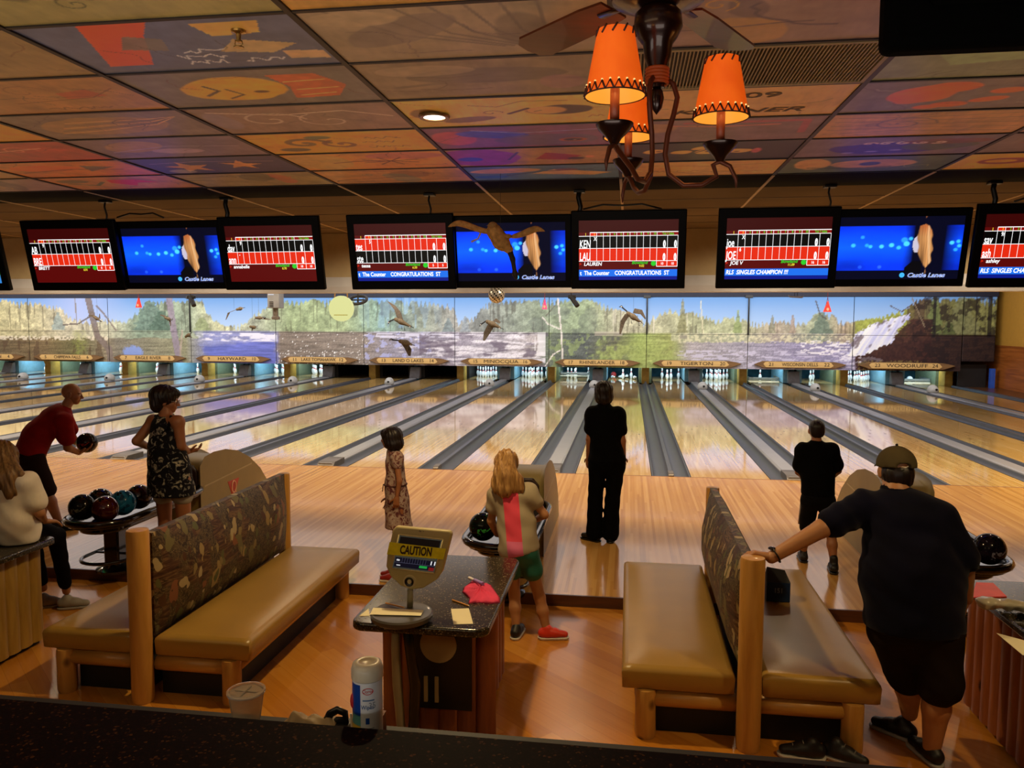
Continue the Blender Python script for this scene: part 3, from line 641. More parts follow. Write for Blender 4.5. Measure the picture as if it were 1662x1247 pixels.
# pit lamps: every pair lit but the idle ones
for p in range(-8, 4):
    if p in (-3, -2):
        if p == -3: area('pit_lamp', (lane_c(11), 17.75, .93), (lane_c(11), 18.9, 0.1), .9, .1, 24, (.70, .9, 1.0))
        continue
    for n in (2*p+17, 2*p+18): area('pit_lamp', (lane_c(n), 17.75, .93), (lane_c(n), 18.9, 0.1), .9, .1, 24, (.70, .9, 1.0))
# scoring camera housings on the return caps
M_cam = plain('housing_pale_grey', '#a9a8a4', .45)
for p in range(-7, 4):
    t = thing('scoring_camera_housing', f'pale grey rounded camera housing on the return cap under the {TOWN[p]} sign', 'camera housing', (p*PP, 14.1, .035), 'camera housings between the lanes')
    m = MB(); m.lathe([(.15, 0), (.17, .04), (.155, .12), (.11, .19), (.05, .225), (.001, .23)], n=10, sx=.95, sy=1.3); m.build('shell', M_cam, t, smooth=50)
    m = MB(); m.lathe([(.03, -.03), (.035, 0), (.02, .03)], (0.03, -.2, .1), 10, axis=1); m.build('lens', M_black, t, smooth=40)
# foul line
struct(MB().box(-30, 13.05, -.012, .012, 0.0, .0012).build('trim_foul_line', plain('foul_line_brown', '#7a4a26', .4)))
# ------------------------------------------------------------------ painted ceiling tiles
TX, TY, TW, TD = -0.215, -4.45, 1.205, 0.611
M_tile = vcol('painted_tile', 0.42, spec=0.5)
M_tbar = plain('grid_bar_dark', '#1c0f0a', 0.5)
gb = MB()
for i in range(-7, 8): gb.box(TX+TW*i-.013, TX+TW*i+.013, -10.0, TY, CZ-.008, CZ+.015)
for j in range(0, 10): gb.box(TX-7*TW, TX+7*TW, TY-TD*j-.010, TY-TD*j+.010, CZ-.006, CZ+.015)
struct(gb.build('ceiling_grid', M_tbar))
def gain(C): g = C.mean(-1, keepdims=True); return .16*(np.clip(g+(C-g)*1.1, 0.001, 1)*1.7/.16)**1.35
class Tile:
    """little painter on a 1.2 x 0.6 board; a runs left to right, b from the far edge (0) to the near edge (0.6)"""
    def __init__(s, seed, bg, var=0.25):
        s.a, s.b = np.meshgrid(np.linspace(0, 1.2, 145), np.linspace(0, 0.6, 73)); s.sd = seed
        n = fbm(s.a*6+seed*3.1, s.b*9+seed, 4)[..., None]; n2 = fbm(s.a*40+seed, s.b*9+seed*2, 3)[..., None]
        s.C = lin(bg)*(1-var+2*var*n)*(0.9+.2*n2)
    def put(s, m, c, al=0.9):
        m = (np.clip(m, 0, 1)*al)[..., None]; n = fbm(s.a*14+s.sd, s.b*14+9, 3)[..., None]
        s.C = s.C*(1-m)+lin(c)*(0.8+.4*n)*m; return s
    def ell(s, x, y, rx, ry, c, al=.9, rot=0, wob=.15):
        ca, sa = math.cos(rot), math.sin(rot); dx = s.a-x; dy = s.b-y
        d = np.hypot((dx*ca+dy*sa)/rx, (-dx*sa+dy*ca)/ry)+wob*(fbm(s.a*9+x*50, s.b*9+y*31+s.sd, 2)-.5)
        return s.put((1-d)*rx*60, c, al)
    def line(s, pts, wd, c, al=.9):
        D = np.full(s.a.shape, 9.)
        for (x0, y0), (x1, y1) in zip(pts[:-1], pts[1:]):
            t = np.clip(((s.a-x0)*(x1-x0)+(s.b-y0)*(y1-y0))/((x1-x0)**2+(y1-y0)**2+1e-9), 0, 1)
            D = np.minimum(D, np.hypot(s.a-x0-t*(x1-x0), s.b-y0-t*(y1-y0)))
        return s.put((wd*1.35-D)*170, c, al)
    def poly(s, pts, c, al=.9):
        inside = np.zeros(s.a.shape, bool); n = len(pts)
        for i in range(n):
            x0, y0 = pts[i]; x1, y1 = pts[(i+1) % n]
            inside ^= ((y0 > s.b) != (y1 > s.b)) & (s.a < (x1-x0)*(s.b-y0)/(y1-y0+1e-12)+x0)
        return s.put(inside*1.0, c, al)
    def curl(s, x, y, r, turns, wd, c, ph=0, al=.85):
        return s.line([(x+r*(1-t/22)*math.cos(ph+turns*2*PI*t/20), y+r*.8*(1-t/22)*math.sin(ph+turns*2*PI*t/20)) for t in range(21)], wd, c, al)
    def scrawl(s, x0, x1, y, h, c, seed):
        r = random.Random(seed); pts = []
        x = x0
        while x < x1: pts.append((x, y+r.uniform(-h, h))); x += r.uniform(.008, .03)
        return s.line(pts, .005, c, .8)
def star(x, y, r, rot=0): return [(x+(r if i % 2 == 0 else r*.4)*math.cos(rot+PI*i/5), y+(r if i % 2 == 0 else r*.4)*math.sin(rot+PI*i/5)) for i in range(10)]
def sketch(sd, bg, ink, accent, k=0):
    t = Tile(sd, bg); r = random.Random(sd*13+5)
    for i in range(2): t.ell(r.uniform(.15, 1.05), r.uniform(.15, .45), r.uniform(.1, .3), r.uniform(.06, .16), accent if i else ink, .45, r.uniform(0, 3), .5)
    for i in range(3+k):
        x, y = r.uniform(0.1, 1.1), r.uniform(.1, .5); a = r.uniform(0, 6)
        pts = [(x, y)]
        for j in range(9): a += r.uniform(-.5, .6); x += .06*math.cos(a)*1.6; y += .035*math.sin(a); pts.append((x, y))
        t.line(pts, r.uniform(.004, .011), ink, .75)
    for i in range(2): t.curl(r.uniform(.2, 1), r.uniform(.15, .45), r.uniform(.05, .12), 1.3, .005, accent if i else ink, r.uniform(0, 6))
    return t
D = {}
def design(px, py, f, label): D[(px, py)] = (f, label)
def d1(): return Tile(1, '#565a68').poly([(.1, .1), (.32, .1), (.5, .45), (.62, .62), (.3, .62)], '#b0502a').poly([(.3, .3), (.5, .26), (.55, .4), (.4, .45)], '#6a6258').poly([(.72, .22), (.95, .18), (1.1, .28), (.85, .36)], '#9a8866').poly([(.78, .4), (1.0, .42), (1.05, .55), (.75, .55)], '#a88a52').poly([(1.0, .1), (1.18, .08), (1.18, .18), (1.0, .2)], '#a08a6c').scrawl(.5, .68, .1, .03, '#c8c4bc', 1).scrawl(.5, .72, .17, .03, '#c8c4bc', 2).scrawl(.55, .75, .24, .025, '#c8c4bc', 3).scrawl(.78, .98, .1, .03, '#c8c4bc', 4)
design(300, 60, d1, 'slate-blue painted tile with orange block, cream papers and white scribbles')
def d2(): return Tile(2, '#66605a').ell(.5, .3, .3, .2, '#b08a44', .95, .2).poly([(.75, .1), (1.0, .12), (1.1, .3), (1.0, .5), (.75, .5), (.8, .3)], '#9c5c3c').line([(.8, .15), (1.0, .18)], .006, '#c2a070').line([(.82, .25), (1.05, .27)], .006, '#c2a070').line([(.8, .38), (1.02, .4)], .006, '#c2a070').ell(.62, .24, .05, .025, '#4a3a2a').line([(.3, .2), (.4, .28), (.36, .36)], .01, '#4a4238').line([(.4, .14), (.5, .2), (.45, .3)], .008, '#4a4238')
design(430, 135, d2, 'grey painted tile with a yellow blob and orange striped patch')
def d3(): return Tile(3, '#78685e').curl(.4, .3, .22, 1.2, .009, '#9a9288').curl(.75, .25, .2, 1.0, .008, '#968c84', 2).line([(.1, .5), (.5, .4), (.9, .45), (1.15, .3)], .008, '#a39a90').ell(.1, .3, .1, .2, '#7b7480', .5)
design(560, 195, d3, 'dull lilac painted tile with pale grey swirls')
def d4(): return Tile(4, '#8a6c4a').ell(.15, .4, .2, .25, '#8e4a3a', .6).poly([(.75, .25), (1.0, .28), (.95, .4), (.75, .35)], '#92503e', .7).scrawl(.5, .9, .08, .02, '#5c3a24', 5).line([(.4, .2), (.9, .26), (1.1, .4)], .005, '#6e4a30').curl(.6, .4, .15, 1, .005, '#75553a')
design(120, 150, d4, 'tan painted tile with dull pink patches and faint brown script')
def d5(): return Tile(5, '#7c6a4c').line([(.1, .25), (.3, .28), (.45, .24)], .02, '#3c2c1e').line([(.5, .4), (.8, .46)], .02, '#3c2c1e').ell(.3, .15, .2, .03, '#4a3826', .7).scrawl(.1, .8, .35, .03, '#5a4630', 6).ell(.8, .45, .06, .04, '#46341f')
design(60, 90, d5, 'tan painted tile with dark brown brush strokes')
def d6():
    t = Tile(6, '#6e6258').ell(.55, .3, .45, .2, '#8a7250', .7, .1)
    for i in range(5): t.line([(.15+.05*i, .15+.06*i), (.5, .2+.05*i), (.9, .3+.03*i), (1.1, .45)], .006, '#57504e' if i % 2 else '#b09068')
    return t.curl(.75, .32, .16, 1.5, .005, '#4a423a')
design(170, 200, d6, 'grey-tan painted tile with long looping outlines')
def d7(): return Tile(7, '#6a5e64').ell(.35, .35, .25, .15, '#8c7450', .7, .4).ell(.6, .2, .2, .08, '#9a8a94', .6).line([(.1, .2), (.6, .35), (1.1, .3)], .006, '#8a8088')
design(300, 238, d7, 'glossy lilac painted tile with a tan smear left of centre')
def d8(): return Tile(8, '#3a3a56').poly(star(.35, .25, .2, .4), '#9c7a50').poly(star(.8, .3, .17, .1), '#a68258').ell(.2, .1, .12, .08, '#9a968e', .5).line([(.1, .4), (.5, .45), (1.1, .4)], .006, '#8b7a8a')
design(360, 268, d8, 'navy painted tile with two tan stars')
def d9(): return Tile(9, '#a8853e').curl(.35, .3, .17, 1.2, .02, '#5e5238').curl(.6, .25, .14, 1.2, .016, '#6a4632', 2).ell(.2, .12, .12, .06, '#4d4a36').ell(.5, .45, .1, .05, '#57604a').scrawl(.75, 1.05, .15, .03, '#4a3626', 9).scrawl(.75, 1.0, .28, .03, '#4a3626', 10).scrawl(.8, 1.05, .4, .03, '#4a3626', 11)
design(560, 232, d9, 'mustard painted tile with dark scroll and scribbled words')
def d10(): 
    t = Tile(10, '#a07c48').ell(.2, .3, .25, .3, '#8e8a5e', .5).ell(.9, .45, .3, .12, '#8f5c60', .6)
    for a in range(8): t.line([(.75, .28), (.75+.22*math.cos(a*PI/4+.3), .28+.13*math.sin(a*PI/4+.3))], .007, '#4a2a24')
    return t.line([(.3, .25), (.5, .3), (.7, .28)], .01, '#6e3e30').scrawl(.9, 1.15, .12, .015, '#5a4030', 12)
design(600, 262, d10, 'amber painted tile with a dark spider shape over pink haze')
def d11(): return Tile(11, '#b3935c', .15).ell(.12, .3, .1, .12, '#5e4a30', .8).ell(.35, .15, .18, .06, '#5a4a34', .8, .2).line([(.4, .45), (.55, .4), (.7, .5), (.95, .48)], .005, '#5c4830').ell(.9, .3, .2, .1, '#2f2318', .9, .1).ell(.82, .3, .12, .08, '#a88a5e', .9).line([(.75, .28), (.79, .3)], .005, '#3a2818').line([(.6, .25), (.72, .35)], .012, '#3a2a1a').curl(.5, .28, .07, 1, .005, '#4a3826').scrawl(1.05, 1.15, .15, .04, '#6a5236', 14)
design(830, 178, d11, 'cream painted tile with brown ink sketches and a recessed lamp')
def d12(): return Tile(12, '#6c4a66').ell(.15, .3, .15, .2, '#9c4e56', .7).ell(.42, .38, .25, .1, '#3a4aa0', .85, -.2).ell(.75, .2, .35, .16, '#5a5068', .7).ell(.92, .18, .1, .06, '#8a4e34', .9).ell(.92, .18, .07, .04, '#2c2026', .95).ell(.93, .17, .015, .012, '#c8a890').line([(.3, .5), (.6, .4), (1.1, .45)], .007, '#8e88a8')
design(850, 215, d12, 'purple painted tile with blue swoosh and brown ringed eye')
def d13(): return Tile(13, '#8a7048').ell(.2, .3, .3, .3, '#7a3a86', .9).ell(.12, .25, .1, .08, '#3c4cac', .9).poly([(.6, .2), (.85, .15), (.95, .3), (.7, .42)], '#7e2420').ell(.9, .2, .07, .05, '#3e1a18').ell(1.0, .25, .04, .05, '#a87858').line([(.4, .2), (.5, .45)], .01, '#4a3a6a').scrawl(.5, 1.1, .52, .01, '#5a4630', 15)
design(860, 245, d13, 'magenta painted tile with a small red figure lying right')
def d14(): return Tile(14, '#4e6672').ell(.3, .4, .3, .1, '#a68658', .8, .1).poly([(.5, .25), (1.0, .15), (1.15, .25), (.7, .42)], '#a88c60').ell(.15, .15, .15, .07, '#2e5c8a', .8).line([(.3, .2), (.6, .35), (1.0, .4)], .01, '#3a3a4a').ell(.8, .4, .1, .05, '#7a3a2c', .6)
design(900, 272, d14, 'teal painted tile with cream wave and wing shapes')
def d15(): 
    t = Tile(15, '#7e7260')
    for i in range(7): t.line([(.1+.14*i, .6), (.35+.1*i, .3), (.75+.04*i, .12)], .008, '#655c52')
    return t.ell(.35, .35, .3, .12, '#6a6058', .7, .5).ell(.85, .3, .12, .2, '#5e564c', .6).ell(.2, .5, .2, .08, '#8a7d68')
design(690, 60, d15, 'grey-beige painted tile with broad grey brush strokes')
def d16(): return Tile(16, '#766a56').ell(.6, .35, .4, .12, '#5e564a', .7).ell(.3, .45, .25, .08, '#8a7e6a', .6).line([(.1, .2), (.6, .3), (1.1, .25)], .015, '#6a6050').ell(.95, .2, .12, .12, '#8a6a70', .4)
design(780, 130, d16, 'grey-beige painted tile with soft smoky strokes')
def d18(): return Tile(18, '#a08660', .12).curl(.2, .35, .12, 1, .006, '#5c4a38').ell(.08, .4, .08, .06, '#5a4838', .8)
design(1230, 165, d18, 'cream painted tile lettered 2009 KISSNER')
def d19(): return Tile(19, '#6c5a60').ell(.2, .4, .16, .12, '#8a7050', .7).line([(.3, .45), (.6, .4), (.95, .42)], .01, '#9c6a62').line([(.4, .5), (1.1, .5), (1.12, .2)], .02, '#8e4858', .7)
design(1220, 215, d19, 'mauve painted tile with a pink line along its edge')
def d20():
    t = Tile(20, '#1c1210', .15)
    for (x, y, r_) in ((.25, .35, .1), (.42, .3, .08), (.62, .3, .12), (.55, .42, .08), (.82, .3, .09)): t.ell(x, y, r_, r_*.7, '#b8925e', .95, .4, .8)
    for (x, y) in ((.6, .3), (.26, .34), (.8, .28)): t.ell(x, y, .03, .02, '#1c1210')
    return t.line([(.5, .25), (.6, .38), (.75, .33)], .008, '#1c1210').ell(.93, .3, .04, .1, '#a8626a', .8)
design(1190, 243, d20, 'black painted tile with jagged cream faces')
def d21(): return Tile(21, '#a58a5e').scrawl(.1, .6, .2, .03, '#6e5636', 21).line([(.2, .45), (.7, .38), (1.1, .45)], .005, '#6e5636').scrawl(.7, 1.1, .15, .02, '#6e5636', 22)
design(1150, 272, d21, 'cream painted tile with faint pencil-like scrawl')
def d22(): 
    t = Tile(22, '#6a625e').ell(.35, .33, .17, .17, '#b8622c', .95, 0, .3).ell(.45, .45, .14, .1, '#b8622c', .95).ell(.55, .12, .1, .06, '#b8622c').ell(.72, .2, .1, .055, '#b8622c', .9, .3).ell(.75, .36, .09, .06, '#b8622c').ell(.45, .08, .08, .05, '#b8622c')
    return t.scrawl(.9, 1.1, .1, .02, '#8f887c', 23).scrawl(.08, .2, .45, .03, '#8f887c', 24)
design(1540, 150, d22, 'slate painted tile with an orange paw print')
def d23():
    t = Tile(23, '#957a50')
    for i in range(5): t.line([(.05, .1+.1*i), (.5, .15+.08*i), (1.15, .08+.11*i)], .005, '#6b5a3e')
    return t.curl(.45, .32, .2, 1.6, .007, '#6a5a44').curl(.3, .3, .09, 1, .006, '#7a6848')
design(1500, 195, d23, 'tan painted tile with wood-like curling lines')
def d24():
    t = Tile(24, '#6a6068').ell(.6, .25, .4, .18, '#3a2a78', .8).ell(.9, .3, .25, .15, '#4a5436', .7).ell(.9, .42, .3, .08, '#6e3a2a', .6)
    for i in range(5): t.curl(.42+.11*i, .4, .05, 1, .01, '#b0a09c', i)
    for i in range(3): t.ell(.35+.15*i, .12+.03*i, .05, .025, '#8a86a8', .7)
    return t
design(1420, 238, d24, 'violet-blue painted tile with a row of white rings')
def d25(): return Tile(25, '#4f5a48').ell(.2, .35, .14, .22, '#a88a60', .9, .2).ell(.65, .32, .32, .17, '#a08458', .85).ell(.62, .32, .08, .08, '#3e4c66', .9).line([(.2, .2), (.5, .15), (.8, .2)], .01, '#39432f').scrawl(.9, 1.1, .2, .04, '#8a8a5c', 26)
design(1400, 268, d25, 'green painted tile with tan oval and dark blue spot')
def d26(): return Tile(26, '#c08c2a', .15).ell(.35, .3, .2, .12, '#6e2a1a', .9).ell(.32, .3, .12, .06, '#c08c2a', .95).ell(.75, .3, .15, .1, '#5a2014', .8)
design(1640, 262, d26, 'bright yellow painted tile with dark red ovals')
def d27(): return Tile(27, '#6e7460').poly([(.1, .5), (.3, .2), (.6, .25), (.65, .45), (.4, .55)], '#7c8c6c').line([(.3, .5), (.5, .4), (.9, .5)], .01, '#96745a').ell(.9, .3, .25, .15, '#6a6a60', .6)
design(1580, 95, d27, 'grey-green painted tile with pale leaf shape')
def d28(): return Tile(28, '#8a4238').line([(.4, .3), (.9, .4)], .01, '#a87a6a').curl(.7, .35, .15, 1, .008, '#a86a5c').ell(.15, .2, .2, .12, '#6e6660', .7)
design(40, 245, d28, 'brick-red painted tile with grey corner')
def d29(): return Tile(29, '#b07c20', .15)
design(10, 215, d29, 'plain golden yellow painted tile')
def d30(): return Tile(30, '#9a6c38').ell(.4, .35, .3, .12, '#b0602c', .7).poly([(.7, .2), (1.0, .35), (.75, .42)], '#57564a').line([(.1, .2), (.6, .3), (1.0, .25)], .01, '#6a4628')
design(110, 275, d30, 'rust-amber painted tile with grey wedge shape')
def d31(): return Tile(31, '#94744a').poly([(.5, .3), (.65, .15), (.75, .3), (.95, .28), (.8, .45), (.55, .45)], '#a8402c').line([(.1, .3), (.3, .2), (.45, .35)], .015, '#54603c').ell(.2, .4, .15, .08, '#4e5a44', .6)
design(200, 297, d31, 'tan painted tile with a ragged red leaf shape')
fallback = [('#8a7450', '#4a3826', '#6a5a8a', 'tan painted tile with brown drawing'), ('#6a6058', '#39322c', '#8a5a3c', 'grey painted tile with rust drawing'), ('#94784a', '#5a3a24', '#4e6a58', 'ochre painted tile with green drawing'), ('#7a6a66', '#4a3e4e', '#9c7e48', 'mauve-grey painted tile with gold drawing'), ('#7e7652', '#3e4430', '#9a5040', 'olive painted tile with brick-red drawing')]
def tile_thing(i, j, grille=False):
    x0, x1 = TX+TW*i+.014, TX+TW*(i+1)-.014; y1, y0 = TY-TD*j-.011, TY-TD*(j+1)+.011
    return x0, x1, y0, y1
ncol = 0; col_words = {-7: 'seventh left of the can lamp', -6: 'sixth left', -5: 'fifth left', -4: 'fourth left', -3: 'third left', -2: 'second left', -1: 'first left', 0: 'lamp column', 1: 'first right', 2: 'second right', 3: 'third right', 4: 'fourth right', 5: 'fifth right', 6: 'sixth right'}
for k_ in list(col_words): col_words[k_] = {0: 'column of the can lamp'}.get(k_, col_words[k_].replace(' of the can lamp', '')+' of lamp column')
visible = []
for j in range(0, 9):
    for i in range(-7, 7):
        x0, x1, y0, y1 = tile_thing(i, j)
        pts = [proj((x, y, CZ)) for x in (x0, (x0+x1)/2, x1) for y in (y0, (y0+y1)/2, y1) if ((np.array([x, y, CZ])-CAM)@FW) > .4]
        if any(-250 < a < 1900 and -420 < b < 700 for a, b in pts): visible.append((i, j, proj(((x0+x1)/2, (y0+y1)/2, CZ))))
assign = {}
for key, (f, lab) in D.items():
    i, j, c = min([v for v in visible if (v[0], v[1]) not in assign], key=lambda v: (v[2][0]-key[0])**2/4+(v[2][1]-key[1])**2*3)
    assign[(i, j)] = (f, lab)
gi, gj, _ = min(visible, key=lambda v: (v[2][0]-1290)**2/4+(v[2][1]-105)**2*3)
cw_ = {-7: 'far left', -6: 'far left', -5: 'far left', -4: 'left', -3: 'left', -2: 'left of the sprinkler', -1: 'by the sprinkler', 0: 'left of the fan', 1: 'above the fan', 2: 'right of the fan', 3: 'right', 4: 'far right', 5: 'far right', 6: 'far right'}
rows = ['first row from valance', 'second row from valance', 'third row from valance', 'fourth row from valance', 'fifth row from valance', 'sixth row from valance', 'seventh row from valance', 'eighth row from valance', 'row nearest the viewer']
for (i, j, c) in visible:
    x0, x1, y0, y1 = tile_thing(i, j)
    if (i, j) == (gi, gj) and (i, j) not in assign:
        t = thing('air_vent', 'cream ceiling air vent grille with fine slanted slats, beside the fan', 'vent', ((x0+x1)/2, (y0+y1)/2, CZ))
        m = MB(); w_, d_ = (x1-x0)/2, (y1-y0)/2
        for q in range(70): xx = -w_+.02+q*(2*w_-.04)/70; m.box(xx, xx+.006, -d_+.02, d_-.02, -.006, .006)
        m.build('slats', plain('vent_cream', '#a0895c', .5), t)
        MB().box(-w_, w_, -d_, d_, .007, .02).build('backing', M_dark, t)
        m = MB(); m.box(-w_, w_, -d_, -d_+.02, -.008, .006).box(-w_, w_, d_-.02, d_, -.008, .006).box(-w_, -w_+.02, -d_+.02, d_-.02, -.008, .006).box(w_-.02, w_, -d_+.02, d_-.02, -.008, .006); m.build('rim', plain('vent_cream', '#a0895c', .5), t)
        continue
    if (i, j) in assign:
        f, lab = assign[(i, j)]; T = f()
        if 'plain' not in lab:
            r_ = random.Random(i*31+j*7); ink = ('#3a2a1e', '#4a3a4a', '#2e3430', '#5a3020')[(i+j) % 4]
            for q in range(4):
                x, y = r_.uniform(.1, 1.05), r_.uniform(.08, .5); a_ = r_.uniform(0, 6); pts = [(x, y)]
                for z in range(7): a_ += r_.uniform(-.6, .6); x += .055*math.cos(a_); y += .03*math.sin(a_); pts.append((x, y))
                T.line(pts, .004, ink, .6)
    else:
        fb = fallback[(i*3+j*2) % 5]; T = sketch(100+i*17+j*5, fb[0], fb[1], fb[2]); lab = f'{fb[3]}, {rows[j]}, {col_words[i]}'
    t = thing('painted_tile', lab, 'ceiling tile', ((x0+x1)/2, (y0+y1)/2, CZ), 'painted ceiling tiles')
    w_, d_ = (x1-x0)/2, (y1-y0)/2
    # b=0 is the far edge; flip so faces look down
    grid_obj('painted_face', (-w_, d_, 0), (2*w_, 0, 0), (0, -2*d_, 0), 144, 72, np.clip(gain(T.C), 0, 1), M_tile, t)
    MB().box(-w_, w_, -d_, d_, .002, .016).build('tile_board', M_dark, t)
    if lab.endswith('KISSNER'):
        m = MB(); M4 = lambda y: frame((0.05, y, -.002), (1, 0, 0), (0, -1, 0))
        m.text('2009', .13, M4(-.14), sx=1.5, depth=.001, bold=.01); m.text('KISSNER', .12, M4(.16), sx=1.6, shear=.3, depth=.001, bold=.01); m.build('lettering', plain('brown_lettering', '#5a4230', .6), t)
# recessed lamp and sprinkler heads
t = thing('recessed_light', 'small glowing round recessed ceiling lamp in a cream tile', 'ceiling lamp', (-.039, -6.566, CZ-.012))
MB().lathe([(.0001, .004), (.062, .004), (.062, 0.0), (.0001, 0.0)], n=28).build('lamp_lens', emis('lamp_glow', '#fff0cc', 5.0), t)
MB().lathe([(.062, .006), (.062, -.004), (.085, -.006), (.09, 0.004), (.062, .006)], n=28).build('trim_ring', plain('brass_ring', '#8a6a3c', .3, .7), t, smooth=40)
def sprinkler(x, y, label):
    t = thing('sprinkler_head', label, 'sprinkler', (x, y, CZ), 'ceiling sprinklers')
    br = plain('sprinkler_brass', '#a88a50', .25, .9)
    MB().lathe([(.04, 0), (.038, -.012), (.014, -.02), (.012, -.05), (.02, -.054), (.02, -.062), (.0001, -.064)], n=18).build('body', br, t, smooth=40)
    MB().lathe([(.0001, -.085), (.028, -.087), (.028, -.092), (.0001, -.092)], n=18).build('deflector', br, t)
    m = MB()
    for s in (-1, 1): m.tube([(s*.018, 0, -.055), (s*.022, 0, -.072), (0.004*s, 0, -.088)], .003)
    m.build('frame_arms', br, t, smooth=True); t.scale = (.75, .75, .75)
sprinkler(-.50, -7.96, 'brass ceiling sprinkler head on a slate-blue painted tile')

# ------------------------------------------------------------------ scoring screens
M_bez = plain('bezel_black', '#020202', .5); M_bez.node_tree.nodes['Principled BSDF'].inputs['Specular IOR Level'].default_value = .15
E_ = {}
def em(k, c, e): return emis('screen_'+k, c, e)
SM = [em('maroon', '#5a0808', 1.0), em('black', '#020202', 1), em('red', '#e02a10', 1.1), em('white', '#ffffff', 1.2), em('darkred', '#8e0e08', 1), em('green', '#2fd22c', 1), em('blue', '#1d6fe8', 1.1), em('yellow', '#f4e43a', 1.1), em('navy', '#0a1a8a', 1), em('deepred', '#3a0505', 1)]
def screen_graphics(root, names, shots, footer, avg, tot, banner, w, h, first='black'):
    """score table on a screen centred on the root, w x h, in its x-z plane facing -y"""
    m = MB(); y = -.004
    def R(a, b, c, d, k, dy=0):   # left, right, bottom, top in 0..1
        m.add([((a-.5)*w, y-dy, (c-.5)*h), ((b-.5)*w, y-dy, (c-.5)*h), ((b-.5)*w, y-dy, (d-.5)*h), ((a-.5)*w, y-dy, (d-.5)*h)], [(0, 1, 2, 3)], k)
    def T(s, x, z, size, k, sx=.8, shear=0, bold=.02, align='CENTER'):
        m.text(s, size*h, frame(((x-.5)*w, y-.0035, (z-.5)*h), (1, 0, 0), (0, 0, 1)), k, sx, shear, align, .0005, bold)
    R(0, 1, 0, 1, 0); R(0, 1, .0, .06 if banner else .0001, 8, .0005); R(0, 1, .80, 1, 9, .0004)
    r1t, r1b, r2b = .74, .535, .32
    c1, c2 = (1, 2) if first == 'black' else (2, 1)
    R(0, 1, r1b, r1t, c1, .001); R(0, 1, r2b, r1b, c2, .001)
    R(.115, 1, r1t, .80, 4, .001); R(.115, .185, r1t, .80, 2, .0015)
    for z in (r1t, r1b, r2b): R(0, 1, z-.0045, z+.0045, 3, .002)
    R(.115, 1, .794, .806, 3, .002)
    for q in range(11): xx = .115+q*.0675; R(xx-.002, xx+.002, r2b, .80, 3, .002)
    for xx in (.895, .998): R(xx-.002, xx+.002, r2b, r1t, 3, .002)
    T('1', .07, .765, .07, 7, .7)
    for q in range(10): T(str(q+1), .16+q*.0675, .77, .06, 7 if q == 0 else 5, .7)
    T('Tot + hdcp', .90, .77, .055, 5, .75)
    T(names[0], .005, .60, .19, 3, .52, .08, .015, 'LEFT'); T(names[1], .005, .39, .19, 3, .52, .08, .015, 'LEFT')
    for k_, z in ((0, .69), (1, .49)):
        if shots[k_]: T(shots[k_], .165 if k_ == 0 else .14, z, .09, 3, .7, .1)
    for z in (.59, .375):
        for xx in (.865, .975): T('0', xx, z, .16, 3, .5, 0, .06)
    T('>', .015, .27, .07, 2, 1); T(footer, .05, .27, .085, 3, .95, .15, .02, 'LEFT')
    T('Bowland', .62, .29, .075, 5, 1.0, .2, .02); T(avg, .64, .235, .055, 7, .9, .1, .02)
    m.lathe([(.0001, 0), (.026*w, 0.0), (.0001, .0005)], (.26*w, y-.003, (.275-.5)*h), 14, axis=1, m=5)
    R(.79, 1, .225, .315, 2, .002); T(tot, .845, .27, .06, 3, .8); T(tot, .95, .27, .06, 3, .8)
    for xx in (.79, .895, .998): R(xx-.0025, xx+.0025, .225, .315, 3, .003)
    R(.79, 1, .22, .23, 3, .003)
    if banner: R(0, 1, .06, .175, 6, .002); T(banner[0], banner[1]+.01, .115, .10, 3, .80, .2 if banner[2] else 0, .025, 'LEFT')
    m.build('screen_picture', SM, root)
